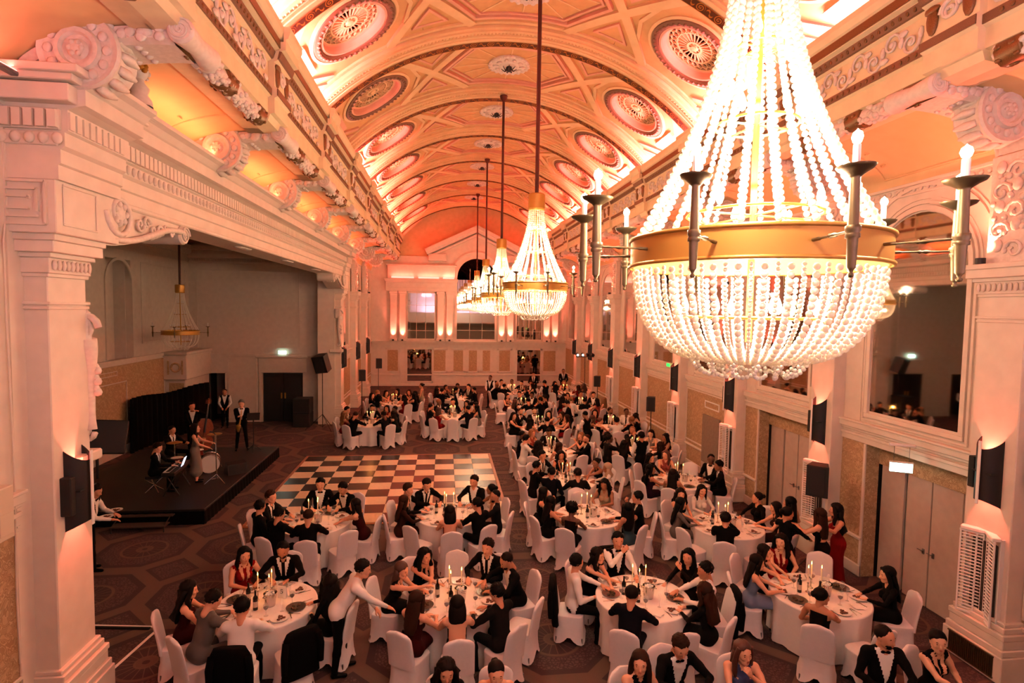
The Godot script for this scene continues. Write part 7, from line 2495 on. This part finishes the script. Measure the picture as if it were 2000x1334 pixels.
	br.tube([Vector3(0, 0.16, -0.11), Vector3(0, 0.45, -0.14)], 0.03, 6, tilt)
	part(ba, "bridge", br, std(Color(0.6, 0.45, 0.25), 0.5))
	var sg := MB.new()
	for k in 4: sg.tube([Vector3(-0.03 + 0.02 * k, 0.4, -0.165), Vector3(-0.012 + 0.008 * k, 1.75, -0.14)], 0.002, 4, tilt)
	part(ba, "strings", sg, M.chrome)
	stand_tube([tilt * Vector3(0, 0.16, 0), tilt * Vector3(0, 0.0, 0)], 0.008, M.chrome, ba, "end_pin")
	person("m_sax", "bowtie", COLS.black, 0, "short", "grey", V(-9.05, Y, 20.85), PI + 0.35, "saxophone player in black dinner jacket at the right of the stage", 1.02)
	var sx := thing("saxophone", "brass saxophone held by the player at the right of the stage", "saxophone", V(-9.05, Y, 20.85), PI + 0.35)
	var sxb := MB.new()
	sxb.tube([Vector3(0, 1.46, -0.16), Vector3(0.01, 1.42, -0.26), Vector3(0.02, 1.30, -0.30), Vector3(0.06, 1.05, -0.34), Vector3(0.10, 0.84, -0.36), Vector3(0.12, 0.76, -0.42), Vector3(0.12, 0.82, -0.49), Vector3(0.11, 0.98, -0.53)], [0.008, 0.014, 0.018, 0.026, 0.034, 0.04, 0.05, 0.085], 12)
	part(sx, "horn", sxb, M.brass)
	var sxk := MB.new()
	for k in 8: sxk.ball(Vector3(0.03 + 0.008 * k, 1.25 - 0.055 * k, -0.34 - 0.004 * k), Vector3(0.018, 0.018, 0.01), 6, 4)
	part(sx, "keys", sxk, M.chrome)
	var mu := thing("music_stand", "thin music stand with a lit page beside the saxophonist", "music stand", V(-8.55, Y, 20.55), PI + 0.2)
	tripod(mu, 1.15, 0.26, M.black, 0.25)
	var pg := MB.new()
	pg.box(Vector3(0, 1.25, 0.0), Vector3(0.42, 0.28, 0.008), Basis(Vector3.RIGHT, 0.6))
	part(mu, "desk", pg, M.black)
	var pp := MB.new()
	pp.box(Vector3(0, 1.262, 0.012), Vector3(0.30, 0.24, 0.004), Basis(Vector3.RIGHT, 0.6))
	part(mu, "page", pp, M.white)
	var mo := thing("stage_monitor", "black wedge floor monitor at the front edge of the stage", "loudspeaker", V(-8.25, Y, 17.95), -0.9)
	var mb := MB.new()
	mb.extr([Vector2(-0.22, 0), Vector2(0.22, 0), Vector2(0.16, 0.30), Vector2(-0.05, 0.36)], -0.28, 0.28)
	part(mo, "cabinet", mb, M.black)
	var mg := MB.new()
	mg.box(Vector3(0.20, 0.155, 0), Vector3(0.012, 0.27, 0.5), Basis(Vector3.BACK, 0.2))
	part(mo, "grille_front", mg, std(Color(0.06, 0.06, 0.062), 0.8))
	person("m_stand", "waistcoat", COLS.black, 2, "cropped", "black", V(-11.75, 0, 26.6), PI + 0.2, "waiter in black waistcoat standing by the dark alcove doorway")
	# black drape along the alcove wall
	var dc := MB.new()
	var r0 := []
	var r1 := []
	var q0 := []
	for k in 120:
		var f := k / 119.0
		var p := V(-13.35 + 0.9 * f * f, 0, 22.0 + 4.6 * f) + Vector3(0.05 * sin(k * 0.8), 0, 0)
		r0.append(p + Vector3(0, 2.05 - 0.06 * sin(PI * f) + 0.04 * sin(f * 9), 0)); r1.append(p + Vector3(0.02 * sin(k * 0.5), 0.01, 0))
	dc.grid([r0, r1])
	for row in [r0, r1]: q0.append(row.map(func(p): return p - Vector3(0.015, 0, 0)))
	dc.grid(q0)
	solo("black_drape", dc, M.cloth_black, "black pipe-and-drape curtain along the alcove wall behind the band", "curtain")
	# screen back leaning out from behind the near pier
	var sr := thing("folded_screen", "tilted black screen edge showing beside the near left pier", "screen", V(-12.0, 1.1, 17.6), 0.4)
	var srb := MB.new()
	srb.box(Vector3(0, 0.55, 0), Vector3(1.5, 1.0, 0.12), Basis(Vector3.BACK, -0.12) * Basis(Vector3.RIGHT, -0.3), 0.03)
	part(sr, "panel", srb, M.black)
	stand_tube([Vector3(0, 0.3, 0), Vector3(0, -0.70, 0)], 0.04, M.black, sr, "post")
	# loudspeakers
	for q in [[-8.35, 26.75, 0.75, 1.32, 0.75, "large black subwoofer stack against the alcove's dark doors"]]:
		var t := thing("subwoofer_stack", q[5], "loudspeaker", V(q[0], 0, q[1]))
		for k in 2:
			var b5 := MB.new()
			b5.box(Vector3(0, 0.33 + 0.66 * k, 0), Vector3(q[2], 0.655, q[4]), Basis(), 0.015)
			part(t, "cabinet", b5, M.black)
			var b6 := MB.new()
			b6.box(Vector3(0, 0.33 + 0.66 * k, q[4] / 2 + 0.006), Vector3(q[2] - 0.1, 0.56, 0.012), Basis(), 0.004)
			part(t, "grille_front", b6, std(Color(0.05, 0.05, 0.05), 0.85))
	var pa := thing("loudspeaker_on_stand", "big tilted black loudspeaker on a tall stand at the far pier", "loudspeaker", V(-7.3, 0, 25.9), -0.35)
	tripod(pa, 2.75, 0.75, M.black, 0.7)
	speaker_box(pa, Vector3(0, 3.02, 0), Vector3(0.62, 0.78, 0.5), Basis(Vector3.RIGHT, 0.28) * Basis(Vector3.BACK, 0.12))
	var more := [[-5.95, 28.6, 1.95, 0.25, "small black loudspeaker on a pole beside the far left table"], [-5.55, 32.2, 2.2, 0.3, "small black loudspeaker on a tripod in the far left corner"], [6.25, 21.0, 1.75, -0.5, "black loudspeaker on a pole before the fifth right bay"], [6.2, 28.6, 1.65, -0.5, "small black loudspeaker on a pole near the far right wall"]]
	for q in more:
		var t := thing("loudspeaker_on_stand", q[4], "loudspeaker", V(q[0], 0, q[1]), q[3])
		tripod(t, q[2], 0.5, M.black, 0.5)
		speaker_box(t, Vector3(0, q[2] + 0.2, 0), Vector3(0.34, 0.56, 0.32), Basis())
	var ns := thing("loudspeaker_on_stand", "large black loudspeaker standing between the two right-hand double doors", "loudspeaker", V(6.12, 0, 10.9), -0.75)
	tripod(ns, 1.75, 0.45, M.black, 0.5)
	speaker_box(ns, Vector3(0, 2.05, 0), Vector3(0.42, 0.66, 0.38), Basis())
	var lt := thing("lighting_stand", "tall tripod carrying black stage lamps near the far right wall", "light stand", V(5.75, 0, 29.6))
	tripod(lt, 3.05, 0.6, M.black, 0.7)
	stand_tube([Vector3(-0.5, 3.05, 0), Vector3(0.5, 3.05, 0)], 0.02, M.black, lt, "crossbar")
	for k in 4:
		var b7 := MB.new()
		b7.turned([Vector2(0.0, -0.12), Vector2(0.07, -0.12), Vector2(0.09, 0.10), Vector2(0.075, 0.10), Vector2(0.06, 0.05)], 12, Transform3D(Basis(Vector3.RIGHT, PI / 2 + 0.25), Vector3(-0.42 + 0.28 * k, 3.17, 0)))
		part(lt, "lamp_can", b7, M.black)
		var b8 := MB.new()
		b8.ball(Vector3(-0.42 + 0.28 * k, 3.155, 0.07), Vector3(0.055, 0.055, 0.02), 8, 5)
		part(lt, "lens", b8, glow(Color(1.0, 0.95, 0.85), 12.0) if k < 2 else M.black_gloss)
	spot(Vector3(-0.3, 3.1, 0.2), Vector3(-0.85, -0.33, 0.9), Color(1.0, 0.88, 0.62), 14.0, 7.0, 0.05, 0.8, lt)

func stool() -> MB:
	var b := MB.new()
	b.lathe([Vector2(0.001, 0.46), Vector2(0.15, 0.46), Vector2(0.17, 0.43), Vector2(0.16, 0.39), Vector2(0.03, 0.38), Vector2(0.02, 0.15), Vector2(0.001, 0.15)], 16)
	for k in 3: b.tube([Vector3(0, 0.2, 0), Vector3(0.22 * cos(k * 2.1), 0.01, 0.22 * sin(k * 2.1))], 0.012, 6)
	return b

# ---------------------------------------------------------------- small fittings
func exit_sign(at: Vector3, turn: float, label: String, hang := 0.0):
	var t := thing("exit_sign", label, "sign", at, turn)
	var b := MB.new()
	b.box(Vector3.ZERO, Vector3(0.36, 0.17, 0.03), Basis(), 0.004)
	part(t, "lit_panel", b, M.exit)
	var f := MB.new()
	f.box(Vector3(0, 0.095, 0), Vector3(0.38, 0.025, 0.045), Basis(), 0.004)
	part(t, "housing", f, M.white)
	if hang > 0:
		for s in [-1, 1]: stand_tube([Vector3(s * 0.12, 0.1, 0), Vector3(s * 0.12, hang, 0)], 0.004, M.steel, t, "hanger")
		var g := MB.new()
		g.box(Vector3(0, hang, 0), Vector3(0.42, 0.05, 0.08), Basis(), 0.01)
		part(t, "ceiling_bracket", g, M.white)
	area(Vector3(0, 0, 0.05), Vector3(0, 0, 1), Vector3.UP, Color(0.75, 1.0, 0.92), 0.10, 0.34, 0.15, t)
func build_small():
	exit_sign(V(-9.50, 3.36, 27.60), 0.0, "small lit white exit sign above the alcove's dark doors")
	exit_sign(V(6.55, 2.78, 9.25), -0.5, "lit exit sign hanging in front of the near right doors", 0.42)
	var gs := thing("green_exit_sign", "tiny green exit sign on the wall beyond the second chandelier", "sign", V(6.86, 3.5, 20.9), -PI / 2)
	var gb := MB.new()
	gb.box(Vector3.ZERO, Vector3(0.30, 0.12, 0.04), Basis(), 0.004)
	part(gs, "lit_panel", gb, M.green)
	# pale speaker boxes on the walls
	for q in [[-6.93, 3.15, 6.95, 0.16, 0.62, "pale box fixed to the left wall beside the near pier"], [6.92, 3.35, 8.15 - 1.0, 0.2, 0.7, "large pale box at the right edge above the near sconce"], [6.90, 3.55, 12.22, 0.14, 0.62, "pale narrow box on the right wall over the second doors"], [6.90, 3.55, 28.4, 0.14, 0.62, "pale narrow box high on the far right wall"], [6.90, 3.55, 24.2, 0.14, 0.55, "pale narrow box on the right wall above the fifth table"]]:
		var t := thing("wall_box", q[5], "box", V(q[0], q[1], q[2]))
		var b := MB.new()
		b.box(Vector3.ZERO, Vector3(q[3], q[4], 0.26), Basis(), 0.012)
		part(t, "casing", b, M.box_cream)
		var c := MB.new()
		c.box(Vector3(-signf(q[0]) * (q[3] / 2 + 0.004), -q[4] * 0.2, 0), Vector3(0.008, q[4] * 0.4, 0.2), Basis(), 0.002)
		part(t, "cover_plate", c, M.box_cream)
	# cables on the near left pier
	var cb := MB.new()
	cb.tube([V(-6.98, 6.5, 7.28), V(-6.96, 6.3, 7.22), V(-6.96, 5.4, 7.22), V(-6.95, 3.6, 7.24), V(-6.96, 2.0, 7.22), V(-6.95, 1.2, 7.22)], 0.012, 6)
	solo("wall_cable", cb, M.plaster, "painted cable running down the near left pier", "cable")
	# floor tape beside the near pier
	for q in [[-6.70, 10.03, -6.88, 8.70, 0.05, true, "strip of white tape on the carpet running towards the near pier"], [-6.70, 10.03, -7.95, 10.20, 0.04, true, "strip of white tape across the carpet behind the near pier"], [-6.85, 9.98, -8.0, 10.12, 0.05, false, "dark cable cover lying along the white floor tape"]]:
		var a := V(q[0], 0, q[1])
		var c := V(q[2], 0, q[3])
		var b := MB.new()
		b.box(Vector3.ZERO, Vector3(q[4], 0.008 if q[5] else 0.03, a.distance_to(c)), Basis(), 0.002)
		var o := solo("floor_tape" if q[5] else "cable_cover", b, M.white if q[5] else M.black, q[6], "tape" if q[5] else "cable cover", (a + c) / 2 + Vector3(0, 0.004 if q[5] else 0.015, 0))
		o.basis = Basis.looking_at(c - a)
	# added fill light: lavender panels on the back wall behind the camera
	for x in [-4.5, -1.2, 2.2, 5.2]:
		var t := thing("added_fill_panel", "added lavender fill light behind the balcony, %s from the left" % {-4.5: "first", -1.2: "second", 2.2: "third", 5.2: "fourth"}[x], "wall lamp", V(x, 7.4, -3.40))
		var b := MB.new()
		b.box(Vector3.ZERO, Vector3(1.1, 0.34, 0.06), Basis(), 0.01)
		part(t, "diffuser", b, glow(Color(0.96, 0.80, 0.98), 2.0))
		var f := MB.new()
		f.box(Vector3(0, -0.2, 0.02), Vector3(1.16, 0.05, 0.12), Basis(), 0.01)
		part(t, "bracket", f, M.brass)
		area(Vector3(0, 0, 0.05), Vector3(0, -0.1, 1), Vector3.UP, Color(0.96, 0.80, 0.98), BAL_E, 1.1, 0.34, t)
	for x in [-4.0, 0.6, 4.6]:  # added wash on the back wall, bounces lavender fill into the hall
		var t := thing("added_wall_wash", "added lavender light washing the wall behind the balcony, %s from the left" % {-4.0: "first", 0.6: "second", 4.6: "third"}[x], "light", V(x, 4.16, -2.0))
		var f := MB.new()
		f.box(Vector3(0, 0.10, 0), Vector3(0.9, 0.20, 0.16), Basis(), 0.02)
		part(t, "housing", f, M.black)
		var g := MB.new()
		g.box(Vector3(0, 0.21, 0), Vector3(0.84, 0.02, 0.12), Basis(), 0.004)
		part(t, "lens", g, glow(Color(0.86, 0.76, 1.0), 4.0))
		area(Vector3(0, 0.25, 0), Vector3(0, 1.0, 0.32), Vector3.RIGHT, Color(0.88, 0.78, 1.0), 24.0, 0.12, 0.84, t)
const BAL_E := 12.0
